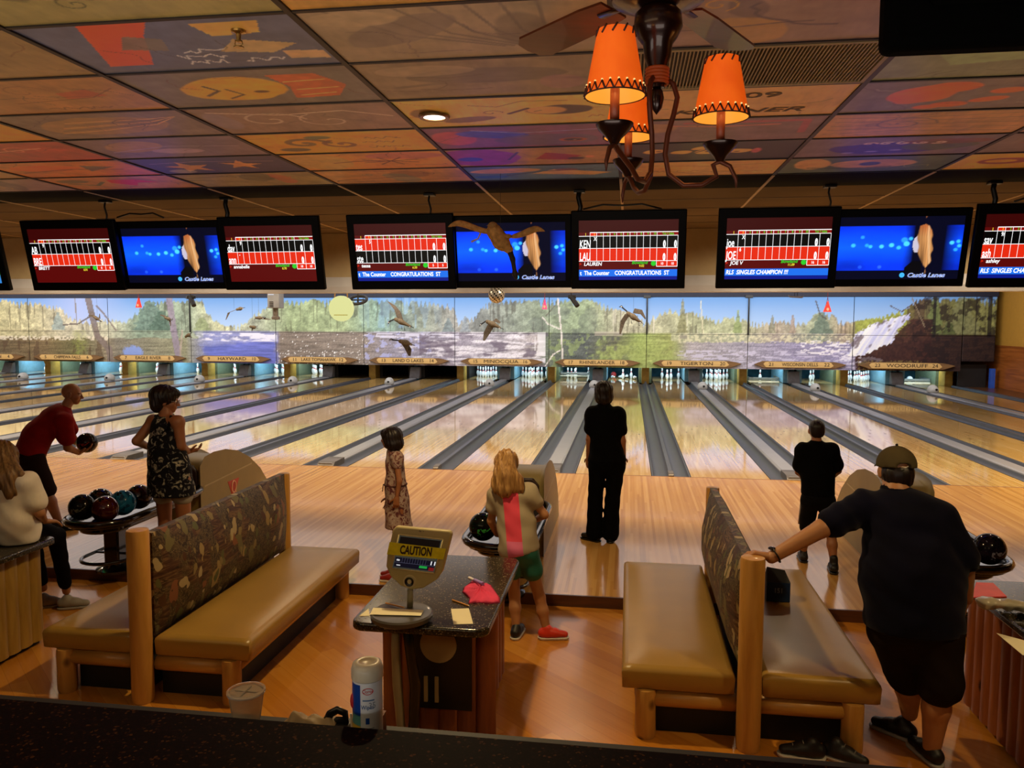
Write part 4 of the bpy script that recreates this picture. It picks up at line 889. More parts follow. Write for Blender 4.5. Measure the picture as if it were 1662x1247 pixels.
def advert_colours(nx, ny):
    a, b = np.meshgrid(np.linspace(0, 1, nx+1), np.linspace(0, 1, ny+1)) # b up
    C = np.zeros(a.shape+(3,)); 
    def put(m, c): 
        mm = np.clip(m, 0, 1)[..., None]; C[:] = C*(1-mm)+np.asarray(c)*mm
    C[:] = lin('#0a0f30')*.3
    bl = lin('#0630d8')[None, None]*(.45+.9*fbm(a*3, b*5, 3))[..., None]+lin('#0a5ce0')*np.clip(1-np.abs(b-.52)/.3, 0, 1)[..., None]*.6
    pic = (b > .14)*(b < .86); put(pic*np.clip((.62-a)*12, 0, 1), bl); put(pic*(a > .86)*np.clip((a-.86)*9, 0, 1), bl*.7)
    for (x, y, r, c) in [(.13, .55, .022, '#3ab8f4'), (.2, .68, .02, '#2a90e8'), (.24, .55, .02, '#2a9cf0'), (.27, .53, .02, '#3ab8f4'), (.36, .53, .022, '#48c8fc'), (.44, .55, .024, '#48c8fc'), (.5, .51, .022, '#3ab8f4'), (.54, .63, .03, '#2a90e8'), (.56, .57, .028, '#48c8fc'), (.59, .65, .02, '#3ab8f4'), (.92, .58, .022, '#48c8fc'), (.97, .6, .02, '#3ab8f4'), (.98, .53, .02, '#3ab8f4'), (.955, .47, .02, '#2a9cf0'), (.36, .2, .02, '#2a60e8'), (.2, .2, .02, '#1d50e0')]:
        put(np.clip((r-np.hypot((a-x), (b-y)*.62))*120, 0, 1)*.9, lin(c))
    put((((a-.645)/.035)**2+((b-.56)/.13)**2 < 1)*1.0, lin('#b0a8b8'))
    hx = np.interp(b, [.2, .35, .55, .75, .88], [.735, .722, .708, .695, .695]); hw = np.interp(b, [.17, .22, .3, .45, .62, .78, .85, .885], [.0, .024, .044, .058, .062, .056, .038, .0])+.006*np.sin(b*30+a*40)
    hair = np.clip((hw-np.abs(a-hx))*120, 0, 1)
    strand = .55+.75*vnoise(a*150+b*4, b*1.5); dkc = np.clip((.62-b)*3, 0, 1)*np.clip(1-np.abs(a-.695)/.03, 0, 1)
    put(hair, lin('#b07a48')*strand[..., None]); put(hair*np.clip((b-.68)*6, 0, 1)*.7, lin('#a04820')*strand[..., None]); put(hair*np.clip(1-np.abs(a-hx-.03)/.015, 0, 1)*.5, lin('#e8c090')); put(hair*dkc*.85, lin('#180a06'))
    put((a > .56)*(a < .7)*(b < .3-2*np.clip(.62-a, 0, 1)-.0)*(b > .1), lin('#050508'))
    return C
M_adv = vcol('advert_picture', emit=1.5)
MB_TILT = 13*PI/180
def tv(name, label, x, kind, args=None):
    yc = -3.86 if kind == 'score' else -3.775
    w, h = 1.015, .70
    if kind != 'score': w, h = 1.12, .67
    t = thing('scoring_screen' if kind == 'score' else 'advert_screen', label, 'television', (x, yc, 2.795), 'overhead screens')
    t.rotation_euler = (MB_TILT, 0, 0)
    MB().box(-w/2, w/2, 0, .05, -h/2, h/2).build('bezel', M_bez, t, bevel=.008)
    MB().box(-w*.32, w*.32, .05, .10, -h*.3, h*.3).build('back_cover', M_black, t, bevel=.02)
    if kind == 'score': screen_graphics(t, *args, w*.88, h*.74) if False else screen_graphics(t, args[0], args[1], args[2], args[3], args[4], args[5], w*.86, h*.76, args[6])
    else:
        grid_obj('screen_picture', (-w*.45, -.003, -h*.40), (w*.90, 0, 0), (0, 0, h*.80), 150, 80, advert_colours(150, 80), M_adv, t)
        m = MB(); m.text('Castle Lanes', .052, frame((.245, -.006, -.235), (1, 0, 0), (0, 0, 1)), 0, 1.15, .25, 'CENTER', .0005, .03); m.text('Castle Lanes', .052, frame((.245, -.0075, -.235), (1, 0, 0), (0, 0, 1)), 1, 1.15, .25, 'CENTER', .0005, .005)
        m.lathe([(.0001, 0), (.022, 0), (.0001, .001)], (.05, -.007, -.232), 12, axis=1, m=2); m.build('logo', [em('white', '#ffffff', 1.2), em('blue', '#1d6fe8', 1.1), em('cyan', '#45b6f0', 1.1)], t)
    return t
B1 = ('t  The Counter    CONGRATULATIONS  ST', .0, False); B2 = ('RLS  SINGLES CHAMPION !!!', .0, True); 
sets = {-1: [(('AB', 'BRE'), ('9', ''), 'BRETT', '0.91', '0', None, 'black'), (('dav', 'ann'), ('9', '-'), 'annabelle', '0.70', '10', None, 'black')],
        0: [(('tes', 'ste'), ('5', ''), 'tessa', '6.50', '5', B1, 'red'), (('KEN', 'LAU'), ('X', ''), 'LAUREN', '9.02', '10', B1, 'black')],
        1: [(('joe', 'JOE'), ('X', '6'), 'JOE V', '11.09', '16', B2, 'black'), None],
        2: [(('sav', 'ash'), ('9/', ''), 'ashley', '9.02', '10', B2, 'black'), None]}
for sidx, (xb, (L_, R_)) in enumerate([(-4.92, sets[-1]), (-1.545, sets[0]), (1.83, sets[1]), (5.20, [None, None])]):
    if L_: tv('s', f'scoring screen showing {L_[0][0]} and {L_[0][1]}, left of its advert screen', xb+.51, 'score', L_)
    if xb < 5: tv('a', ['advert screen of a blonde woman between the AB and dav score screens', 'advert screen of a blonde woman half hidden by the hanging bird', 'advert screen of a blonde woman between the joe and sav score screens'][sidx], xb+1.53, 'ad')
    if R_: tv('s', f'scoring screen showing {R_[0][0]} and {R_[0][1]}, right of its advert screen', xb+2.60, 'score', R_)
tv('s', 'tilted scoring screen showing sav and ash, cut by the right picture edge', 1.83+2.60, 'score', sets[2][0])
# the last screen of the next set at the left edge shows green
t = thing('advert_screen', 'screen with bright green picture cut by the left picture edge', 'television', (-4.92-3.375+2.60, -3.86, 2.795), 'overhead screens'); t.rotation_euler = (MB_TILT, 0, 0)
MB().box(-.51, .51, 0, .05, -.35, .35).build('bezel', M_bez, t, bevel=.008)
a_, b_ = np.meshgrid(np.linspace(0, 1, 41), np.linspace(0, 1, 31)); g_ = fbm(a_*9, b_*9, 3)[..., None]
C_ = np.where((b_ < .14)[..., None], lin('#3a8ad8'), np.where((b_ < .62)[..., None], lin('#4fc832')*(.4+1.1*g_), lin('#2a0808')))
grid_obj('screen_picture', (-.44, -.003, -.27), (.88, 0, 0), (0, 0, .54), 40, 30, C_, vcol('green_picture', emit=1.0), t)
# hanger rods and cables above the screens
for x, lab in ((-2.74, 'black hanger chain above the dav scoring screen'), (-.75, 'black hanger rod above the tes scoring screen'), (.62, 'black hanger chain left above the KEN scoring screen'), (2.75, 'thin red-brown hanger chain above the joe scoring screen'), (4.05, 'thick black hanger bracket above the sav scoring screen'), (-4.0, 'thin hanger rod above the AB scoring screen'), (-5.7, 'thin hanger rod above the green screen at the left edge')):
    t = thing('screen_hanger', lab, 'hanger', (x, -3.90, 0), 'hangers of the overhead screens'); thick = .022 if 'thick' in lab or 'chain above the dav' in lab or 'KEN' in lab else .009
    m = MB(); m.tube([(0, 0, 3.10), (.012, 0, 3.18), (-.01, 0, 3.26), (0, 0, CZ-.01)], thick, 8); m.build('rod', M_black, t, smooth=True)
    m = MB(); m.box(-.05, .05, -.04, .04, CZ-.03, CZ-.008); m.build('mount', M_black, t, bevel=.005)
for (x, l_, lab) in ((-3.7, .5, 'loop of black cable above the advert screen of the left set'), (1.0, .7, 'black cable lying along the top of the KEN scoring screen'), (4.5, .5, 'loop of black cable above the sav scoring screen')):
    m = MB(); m.tube([(x-l_/2, -3.8, 3.17), (x-l_/4, -3.78, 3.21), (x, -3.78, 3.20), (x+l_/4, -3.78, 3.21), (x+l_/2, -3.8, 3.16)], .009, 6); o = m.build('cable', M_black, smooth=True); tag(o, lab, 'cable', 'cables over the screens')
# big black monitor back hanging at the upper right
pc = atY(1600, 20, -8.55)
t = thing('hanging_monitor', 'large black monitor seen from behind at the upper right corner', 'monitor', (pc[0]+.02, -8.55, pc[2]+.18))
M_mblk = plain('monitor_matt_black', '#020202', .9); M_mblk.node_tree.nodes['Principled BSDF'].inputs['Specular IOR Level'].default_value = .05
MB().box(-.30, .45, -.05, .05, -.285, .22).build('housing', M_mblk, t, bevel=.03, segs=3); MB().box(-.2, .35, -.10, -.05, -.18, .1).build('back_bulge', M_mblk, t, bevel=.03)
MB().tube([(-.10, 0, .2), (-.10, 0, CZ-pc[2]-.20)], .02).build('pole', M_black, t, smooth=True)
def atD(px, py, d): return CAM+d*(FW+CR*(px-831)/FPX-CU*(py-623.5)/FPX)
# ------------------------------------------------------------------ smooth blended bodies (used for people and birds)
class Field:
    """blend of tapered capsules and ellipsoids, meshed by surface nets"""
    def __init__(s, res=.011): s.p = []; s.res = res; s.cuts = []; s.noise = None
    def cap(s, a, b, ra, rb=None, front=None, flat=1.0, k=.02): s.p.append(('c', np.array(a, float), np.array(b, float), ra, ra if rb is None else rb, None if front is None else np.array(front, float), flat, k)); return s
    def ell(s, c, r, axes=None, k=.02): s.p.append(('e', np.array(c, float), np.array(r, float), np.eye(3) if axes is None else np.array(axes, float), k)); return s
    def cut(s, point, normal): s.cuts.append((np.array(point, float), np.array(normal, float)/np.linalg.norm(normal))); return s
    def minus(s, c, r, axes=None, k=.01): s.p.append(('m', np.array(c, float), np.array(r, float), np.eye(3) if axes is None else np.array(axes, float), k)); return s
    def mesh(s):
        lo = np.full(3, 1e9); hi = -lo
        for q in s.p:
            if q[0] == 'c': r = max(q[3], q[4])*max(1, q[6]); lo = np.minimum(lo, np.minimum(q[1], q[2])-r); hi = np.maximum(hi, np.maximum(q[1], q[2])+r)
            elif q[0] == 'e': r = q[2].max(); lo = np.minimum(lo, q[1]-r); hi = np.maximum(hi, q[1]+r)
        h = s.res; lo -= 3*h; n = np.ceil((hi+3*h-lo)/h).astype(int)+1
        ax = [lo[i]+h*np.arange(n[i]) for i in range(3)]
        D = np.full(tuple(n), 0.5)
        for q in s.p:
            k = q[-1]
            if q[0] == 'c': r = max(q[3], q[4])*max(1, q[6])+3*k+2*h; b0 = np.minimum(q[1], q[2])-r; b1 = np.maximum(q[1], q[2])+r
            else: r = q[2].max()+3*k+2*h; b0 = q[1]-r; b1 = q[1]+r
            i0 = np.clip(((b0-lo)/h).astype(int), 0, n); i1 = np.clip(((b1-lo)/h).astype(int)+2, 0, n)
            sl = tuple(slice(i0[i], i1[i]) for i in range(3))
            P = np.stack(np.meshgrid(ax[0][sl[0]], ax[1][sl[1]], ax[2][sl[2]], indexing='ij'), -1)
            if P.size == 0: continue
            if q[0] == 'c':
                _, a, b, ra, rb, fr, flat, _ = q; ab = b-a; L = ab@ab+1e-12
                t = np.clip(((P-a)@ab)/L, 0, 1); d = P-a-t[..., None]*ab
                if fr is not None:
                    fr = fr/np.linalg.norm(fr); f = d@fr; d = d+(f*(1/flat-1))[..., None]*fr
                v = np.sqrt((d*d).sum(-1))-(ra+(rb-ra)*t)
            else:
                d = (P-q[1])@q[3].T; m = np.sqrt(((d/q[2])**2).sum(-1)); g = np.sqrt(((d/q[2]**2)**2).sum(-1))+1e-9
                v = m*(m-1)/g
            A = D[sl]
            if q[0] == 'm': 
                hh = np.clip(.5-.5*(v+A)/k, 0, 1); D[sl] = A*(1-hh)-v*hh+k*hh*(1-hh) if True else A
                D[sl] = np.maximum(A, -v)
            else:
                hh = np.clip(.5+.5*(A-v)/k, 0, 1); D[sl] = A*(1-hh)+v*hh-k*hh*(1-hh)
        if s.noise is not None or s.cuts:
            P = np.stack(np.meshgrid(*ax, indexing='ij'), -1)
            if s.noise is not None: D = D+s.noise(P)
            for pt, nr in s.cuts: D = np.maximum(D, (P-pt)@nr)
        return nets(D, lo, h)
def nets(D, lo, h):
    S_ = D < 0; n = D.shape
    c = np.zeros(tuple(np.array(n)-1)+(3,)); cnt = np.zeros(tuple(np.array(n)-1))
    idx = [(0, 0, 0), (1, 0, 0), (0, 1, 0), (1, 1, 0), (0, 0, 1), (1, 0, 1), (0, 1, 1), (1, 1, 1)]
    def sub(A, o): return A[o[0]:o[0]+n[0]-1, o[1]:o[1]+n[1]-1, o[2]:o[2]+n[2]-1]
    for a in range(8):
        for ax in range(3):
            if idx[a][ax]: continue
            b = list(idx[a]); b[ax] = 1
            A, B = sub(D, idx[a]), sub(D, b); cr = (A < 0) != (B < 0)
            t = np.where(cr, A/(A-B+1e-12*(A == B)), 0)
            for q in range(3): c[..., q] += np.where(cr, idx[a][q]+(t if q == ax else 0), 0)
            cnt += cr
    act = cnt > 0; ids = -np.ones(act.shape, int); ids[act] = np.arange(act.sum())
    ii = np.stack(np.nonzero(act), -1); V = lo+h*(ii+c[act]/cnt[act][:, None]); Fs = []
    for ax in range(3):
        o1, o2 = [(1, 2), (2, 0), (0, 1)][ax]
        sl0 = [slice(1, -1)]*3; sl0[ax] = slice(0, n[ax]-1); sl1 = list(sl0); sl1[ax] = slice(1, n[ax])
        A = S_[tuple(sl0)]; B = S_[tuple(sl1)]; e = np.stack(np.nonzero(A != B), -1)
        if not len(e): continue
        ins = A[tuple(e.T)]; p = e.copy()
        for q in range(3):
            if q != ax: p[:, q] += 1
        def g(d1, d2): r = p.copy(); r[:, o1] -= d1; r[:, o2] -= d2; return ids[tuple(r.T)]
        q4 = np.stack([g(0, 0), g(1, 0), g(1, 1), g(0, 1)], -1); q4[~ins] = q4[~ins][:, ::-1]
        Fs.append(q4)
    F = np.concatenate(Fs); F = F[(F >= 0).all(1)]
    return V, F
def fobj(name, field, mat, parent=None, origin=(0, 0, 0), extra=()):
    Vs, Fq = field.mesh(); 
    for e in extra:
        V2, F2 = e.mesh(); Fq = np.concatenate([Fq, F2+len(Vs)]); Vs = np.concatenate([Vs, V2])
    return mesh_obj(name, Vs-np.array(origin), Fq, mat, parent=parent, smooth=True)

# ------------------------------------------------------------------ booth benches
M_log = wood('pine_log', '#a8752e', '#c8964a', 0.45, 2, 4, 0.12, coat=0.15, knots=True)
M_logx = wood('pine_rail', '#a8752e', '#c8964a', 0.45, 0, 4, 0.12, coat=0.15, knots=True)
M_vinyl = plain('tan_vinyl', '#a07c36', 0.34, var=0.07, scale=3, bump=.08, bscale=220)
M_camo = camo('leaf_camouflage_cloth')
M_granite = granite('black_granite')
def cushion(mb, x0, x1, y0, y1, z0, z1, r=.035, puff=.02):
    """padded block with rounded edges and slightly domed top"""
    nx, ny = 14, 40; V = []; F = []
    def ring(z, inset):
        pts = []
        for i in range(nx): pts.append((x0+inset+(x1-x0-2*inset)*i/nx, y0+inset))
        for i in range(ny): pts.append((x1-inset, y0+inset+(y1-y0-2*inset)*i/ny))
        for i in range(nx): pts.append((x1-inset-(x1-x0-2*inset)*i/nx, y1-inset))
        for i in range(ny): pts.append((x0+inset, y1-inset-(y1-y0-2*inset)*i/ny))
        return [(a, b, z) for a, b in pts]
    rings = [ring(z0, r*.5), ring(z0+r*.3, 0.004), ring(z1-r, 0), ring(z1-r*.55, r*.13), ring(z1-r*.2, r*.5), ring(z1, r)]
    K = len(rings[0])
    for q in rings: V += q
    for j in range(len(rings)-1):
        for i in range(K): F.append((j*K+i, j*K+(i+1) % K, (j+1)*K+(i+1) % K, (j+1)*K+i))
    F.append(tuple(range(K))[::-1])
    # domed top grid
    b = len(V); top = (len(rings)-1)*K
    for j in range(ny+1):
        for i in range(nx+1):
            a, c = i/nx, j/ny; V.append((x0+r+(x1-x0-2*r)*a, y0+r+(y1-y0-2*r)*c, z1+puff*min(1, 5*min(a, 1-a))**.7*min(1, 12*min(c, 1-c))**.7*(1 if 0 < a < 1 and 0 < c < 1 else 0)))
    for j in range(ny):
        for i in range(nx): F.append((b+j*(nx+1)+i, b+j*(nx+1)+i+1, b+(j+1)*(nx+1)+i+1, b+(j+1)*(nx+1)+i))
    mb.add(V, F); return mb
def pillow(nx_=26, nz_=16):
    """back rest: fat in the middle, pinched along its border"""
    V = []; F = []; y0, y1, z0, z1 = .10, 1.93, .36, .99
    def th(a, c): return .025+.085*(max(0, min(1, 6*min(a, 1-a)))**.5)*(max(0, min(1, 2.6*min(c, 1-c)))**.6)
    for s in (-1, 1):
        b = len(V)
        for j in range(nz_+1):
            for i in range(nx_*2+1):
                a, c = i/(nx_*2), j/nz_
                V.append((s*th(a, c), y0+(y1-y0)*a, z0+(z1-z0)*c))
        w_ = nx_*2+1
        for j in range(nz_):
            for i in range(w_-1):
                f = (b+j*w_+i, b+j*w_+i+1, b+(j+1)*w_+i+1, b+(j+1)*w_+i); F.append(f if s > 0 else f[::-1])
    w_ = nx_*2+1; h_ = (nz_+1)*w_
    for i in range(w_-1):
        F.append((h_+i+1, h_+i, i, i+1)[::-1]); k0 = nz_*w_; F.append((h_+k0+i, h_+k0+i+1, k0+i+1, k0+i)[::-1])
    for j in range(nz_):
        F.append((h_+j*w_, h_+(j+1)*w_, (j+1)*w_, j*w_)[::-1]); e = w_-1; F.append((j*w_+e, (j+1)*w_+e, h_+(j+1)*w_+e, h_+j*w_+e)[::-1])
    return V, F
def logpost(mb, x, y, z0, z1, r):
    mb.lathe([(r*.9, z0), (r, z0+.02), (r*.97, (z0+z1)/2), (r, z1-.015), (r*.93, z1), (r*.5, z1+.004), (.0001, z1+.005)], (x, y, 0), 18); return mb
def bench(cx, label):
    t = thing('booth_bench', label, 'bench', (cx, -6.9, FZ), 'back-to-back booth benches')
    for s in (-1, 1):
        m = MB(); a, b = (.07, .665) if s > 0 else (-.665, -.07); cushion(m, a, b, .02, 1.92, .27, .40); m.build('seat', M_vinyl, t, smooth=60)
        m = MB(); m.tube([(s*.06, .07, .215), (s*.5, .07, .215)], .047, 12); m.build('front_rail', M_logx, t, smooth=True)
        m = MB(); m.tube([(s*.56, .07, .22), (s*.56, 1.85, .22)], .035, 10); m.build('side_rail', M_logx, t, smooth=True)
        for yy in (.055, 1.86):
            m = MB(); logpost(m, s*.535, yy, 0, .27, .057); m.build('leg', M_log, t, smooth=35)
        a, b = (.05, .50) if s > 0 else (-.50, -.05)
        MB().box(a, b, .12, 1.8, 0.0, .17).build('kick_panel', M_dark, t)
    m = MB(); logpost(m, 0, 0.0, 0, 1.035, .064); m.build('end_post', M_log, t, smooth=35)
    m = MB(); logpost(m, 0, 1.97, 0, .985, .05); m.build('end_post', M_log, t, smooth=35)
    V, F = pillow(); mesh_obj('back_cushion', V, F, M_camo, parent=t, smooth=70)
    return t
bench(-1.745, 'tan vinyl double booth bench with leaf-camouflage back, left of the taped monitor')
bench(1.727, 'tan vinyl double booth bench with leaf-camouflage back, gripped by the man in the cap')

# ------------------------------------------------------------------ counters between the benches
M_redlog = wood('red_brown_log', '#6e3418', '#9a5428', 0.45, 2, 4, 0.12, coat=.15, knots=True)
M_yellog = wood('yellow_log', '#8a6424', '#b08a3e', 0.45, 2, 4, 0.12, coat=.15, knots=True)
def counter(cx, label, mat, y0=-6.975, top_y0=-7.36):
    t = thing('lane_counter', label, 'counter', (cx, -6.2, FZ), 'granite-topped counters')
    m = MB(); pts = []
    X0, X1, Y0, Y1, R_ = -.35, .355, top_y0+6.2, .04, .07
    for (ax, ay, st) in ((X1-R_, Y1-R_, 0), (X0+R_, Y1-R_, 1), (X0+R_, Y0+R_, 2), (X1-R_, Y0+R_, 3)):
        for q in range(7): a = PI/2*(st+q/6); pts.append((ax+R_*math.cos(a), ay+R_*math.sin(a)))
    m.prism(pts, 2, .70, .745); m.build('granite_top', M_granite, t, bevel=.012, segs=3)
    Yf = y0+6.2; MB().box(-.27, .22, Yf+.03, -.03, 0, .70).build('carcass', M_dark, t)
    w_ = .105; r_ = random.Random(int(cx*10)+50)
    y = Yf+.02
    while y < -.06:
        for s, xx in ((1, .245), (-1, -.295)):
            m = MB(); m.lathe([(w_*.52, .035), (w_*.5, .35), (w_*.52, .70)], (xx, y+w_/2, 0), 12, sx=.42, sy=1); m.build('half_log', mat, t, smooth=40)
        y += w_
    x = -.30
    while x < .24:
        m = MB(); m.lathe([(w_*.52, .0), (w_*.5, .35), (w_*.52, .70)], (x+w_/2, Yf+.01, 0), 12, sx=1, sy=.42); m.build('half_log', mat, t, smooth=40); x += w_
    return t
ct = counter(.055, 'granite-topped log counter in the middle, holding the taped monitor and pink cloth', M_redlog)
counter(-3.20, 'granite-topped log counter at the left edge, sat on by the long-haired girl', M_yellog)
counter(3.36, 'granite-topped log counter at the right edge, holding the red folder', M_redlog)
# dark speaker-like panel on the middle counter front
m = MB(); m.box(-.12, .21, -7.035+6.2, -7.02+6.2, .16, .70); m.build('dark_panel', M_black, ct)
m = MB(); m.lathe([(.10, 0), (.10, -.008), (.0001, -.009)], (.03, -.835, .52), 30, axis=1); m.build('round_badge', plain('badge_tan', '#a08a5c', .5), ct, smooth=40)
for xx in (-.05, .01): MB().box(xx, xx+.02, -.845, -.835, .2, .34).build('badge_bar', plain('badge_tan', '#a08a5c', .5), ct)

# ------------------------------------------------------------------ scoring pedestal: tray disc, curved stand, monitor
dc = atZ(652, 994, .70)
t = thing('scoring_pedestal', 'scoring pedestal with grey tray and monitor crossed by yellow CAUTION tape', 'scoring console', (dc[0], dc[1], FZ))
m = MB(); m.lathe([(.0001, .755), (.14, .755), (.155, .765), (.158, .785), (.150, .793), (.135, .79), (.0001, .79)], n=36); m.build('tray', plain('tray_grey', '#4a4640', .35, coat=.1), t, smooth=40)
m = MB(); m.tube([(.02, .0, .76), (.035, .02, .6), (.06, .03, .4), (.05, .03, .2), (.02, .02, .03)], [.024, .027, .030, .027, .024], 10); m.build('stand_leg', M_black, t, smooth=True)
m = MB(); m.tube([(-.03, .0, .76), (-.04, .02, .6), (-.035, .03, .4), (-.02, .03, .2), (0.0, .02, .03)], [.018, .023, .026, .023, .018], 10); m.build('stand_leg', plain('stand_olive_grey', '#8c8264', .4), t, smooth=True)
m = MB(); m.lathe([(.15, 0), (.15, .015), (.05, .04), (.0001, .045)], (0, .03, 0), 24); m.build('foot', M_black, t, smooth=40)
m = MB(); m.tube([(.02, .08, .79), (.02, .09, .88)], .016, 12); m.build('neck', plain('neck_grey', '#8c8468', .4), t, smooth=True)
# monitor
M_mon = plain('monitor_beige', '#b4a470', .45, var=.04)
pm = atY(676, 910, dc[1]+.10)
ped = t
sc = .98*(pm[1]-CAM[1])*1.0/FPX*1.0*1.03
def q2(px, py): return ((px-676)*sc, (910-py)*sc)
outl = [q2(*p) for p in [(640, 853), (733, 857), (737, 862), (722, 925), (712, 940), (690, 955), (668, 959), (650, 953), (632, 938), (624, 922), (625, 905), (634, 860)]]
m = MB(); m.prism([(a, b) for a, b in outl], 1, -.012, .03); mo = m.build('monitor', M_mon, ped, bevel=.012, segs=3); mo.location = (pm[0]-dc[0], pm[1]-dc[1], pm[2]-FZ); mo.rotation_euler = (-.12, 0, 0); mo['label'] = 'beige monitor crossed by yellow tape reading CAUTION'
bz = [q2(*p) for p in [(646, 867), (722, 872), (709, 929), (634, 924)]]
m = MB()
for i in range(4):
    a, b = bz[i], bz[(i+1) % 4]; m.tube([(a[0], -.014, a[1]), (b[0], -.014, b[1])], .004, 6)
m.build('screen_rim', plain('rim_light_beige', '#cbbb8c', .4), mo, smooth=True)
m = MB(); m.add([(a, -.0135, b) for a, b in bz], [(3, 2, 1, 0)], 0)
def sp(u, v): 
    a = np.array(bz[3])*(1-u)+np.array(bz[2])*u; b = np.array(bz[0])*(1-u)+np.array(bz[1])*u; c_ = a*(1-v)+b*v; return (c_[0], -.0150, c_[1])
def quad(u0, u1, v0, v1, k, dy=0): m.add([tuple(np.array(sp(u, v))+[0, dy, 0]) for u, v in ((u0, v0), (u1, v0), (u1, v1), (u0, v1))], [(0, 1, 2, 3)], k)
quad(.04, .96, .72, .95, 1); quad(.04, .96, .06, .34, 2)
for i in range(10): quad(.2+.06*i, .2+.06*i+.006, .2, .34, 3, -.0004)
quad(.04, .96, .19, .2, 3, -.0004); quad(.62, .8, .10, .17, 4, -.0006); quad(.84, .96, .05, .15, 5, -.0006)
for u in (.86, .94): quad(u, u+.025, .22, .33, 6, -.0006)
m.text('ste', .017, frame(np.array(sp(.11, .27))+[0, -.001, 0], np.array(sp(1, .27))-np.array(sp(0, .27)), (0, 0, 1)), 6, .8, 0, 'CENTER', .0005, .02)
m.text('tessa', .010, frame(np.array(sp(.14, .12))+[0, -.001, 0], np.array(sp(1, .27))-np.array(sp(0, .27)), (0, 0, 1)), 6, 1, 0, 'CENTER', .0005, .02)
m.build('screen', [emis('mon_frame', '#4a4a40', .5), emis('mon_dark', '#100808', .6), emis('mon_navy', '#0c0c1c', .8), emis('mon_line', '#5a5a70', .6), emis('mon_green', '#1f9a40', .9), emis('mon_red', '#7a1818', .8), emis('mon_white', '#e8e8e8', 1)], mo)
kx, kz = q2(666, 945); m = MB(); m.lathe([(.021, -.014), (.024, -.022), (.015, -.017), (.0001, -.015)], (kx, 0, kz), 28, axis=1); m.build('round_button', plain('button_dark', '#14100c', .3), mo, smooth=40)
m = MB(); m.lathe([(.034, -.0125), (.031, -.017), (.025, -.0165)], (kx, 0, kz), 28, axis=1); m.build('button_rim', plain('rim_light_beige', '#cbbb8c', .4), mo, smooth=40)
kx, kz = q2(684, 860); m = MB(); m.tube([(kx-.012, -.0135, kz), (kx-.006, -.0135, kz+.004), (kx, -.0135, kz-.001), (kx-.004, -.0135, kz-.004), (kx-.008, -.0135, kz)], .0012, 5); m.ball((kx+.012, -.0135, kz), .002, 8); m.build('maker_mark', M_black, mo)
tp = mo
tq = [q2(*p) for p in [(630, 880), (728, 887), (724, 905), (626, 901)]]
m = MB(); m.add([(a, -.0205, b) for a, b in tq]+[(a, -.0195, b) for a, b in tq], [(3, 2, 1, 0), (4, 5, 6, 7), (0, 1, 5, 4), (1, 2, 6, 5), (2, 3, 7, 6), (3, 0, 4, 7)]); m.build('caution_tape', plain('tape_yellow', '#e6da18', .4, var=.12, scale=30), tp)
o_ = (np.array(tq[0])+tq[1]+tq[2]+tq[3])/4; m = MB(); m.text('CAUTION', .060, frame((o_[0]-.003, -.0210, o_[1]-.0005), (1, 0, -.04), (0, 0, 1)), None, .62, .12, 'CENTER', .0004, .035); m.build('tape_lettering', plain('tape_ink', '#2c1008', .5), tp)

# small things on the middle counter and tray
TZ = FZ+.745
def sheet(name, pts, z, mat, label, cat, group=None, th=.0012, curl=0):
    m = MB(); c = sum(np.array(p) for p in pts)/len(pts)
    m.prism([(p[0]-c[0], p[1]-c[1]) for p in pts], 2, 0, th); o = m.build(name, mat); o.location = (c[0], c[1], z); return tag(o, label, cat, group)
M_paper = plain('paper_cream', '#e2d8b0', .7, var=.03)
pz = lambda px, py, z: atZ(px, py, z)[:2]
sheet('paper_slip', [pz(732, 989, TZ), pz(761, 988, TZ), pz(768, 1013, TZ), pz(736, 1014, TZ)], TZ, M_paper, 'cream paper slip lying near the front corner of the middle counter', 'paper')
DZ = FZ+.794
sheet('score_sheet', [pz(606, 987, DZ), pz(688, 991, DZ), pz(683, 1000, DZ), pz(600, 998, DZ)], DZ, M_paper, 'long cream paper strip lying on the round grey tray', 'paper')
sheet('folded_paper', [pz(598, 988, TZ+.002), pz(600, 1000, TZ+.002), pz(583, 1000, TZ+.002)], TZ+.001, M_paper, 'small folded white paper corner at the left of the tray', 'paper')
def pencil(a, b, z, label):
    A, B = atZ(*a, z+.004), atZ(*b, z+.004); d = (B-A); t = thing('pencil', label, 'pencil', (A+B)/2, 'pencils'); h = d/2
    m = MB(); m.tube([-h, h*.86], .0042, 6); m.build('shaft', plain('pencil_orange', '#c98a3a', .4), t)
    m = MB(); m.tube([h*.86, h], [.0042, .0008], 6); m.build('point', plain('pencil_point', '#d8b88a', .6), t)
pencil((734, 974), (762, 984), TZ, 'orange pencil on the counter beside the pink cloth'); pencil((626, 979), (658, 987), DZ, 'short yellow pencil on the round grey tray')
c_ = atZ(783, 966, TZ); m = MB(); V = []; F = []; r_ = random.Random(3); n_ = 22
outl = [pz(*p, TZ) for p in [(752, 955), (765, 944), (785, 947), (797, 950), (812, 972), (812, 979), (795, 981), (775, 979), (760, 981), (762, 972), (750, 962)]]
cc = np.mean(outl, 0)
rings = 7
for j in range(rings+1):
    for i in range(44):
        a = i/44*len(outl); i0 = int(a); f = a-i0; p = np.array(outl[i0])*(1-f)+np.array(outl[(i0+1) % len(outl)])*f
        k = 1-j/rings; q = cc+(p-cc)*k; z = 0.004+.028*(1-k**2)+.010*math.sin(i*1.3+j*.9)*(.3+.7*(1-k))*(k < 1)
        V.append((q[0]-c_[0], q[1]-c_[1], max(.001, z) if j else .001))
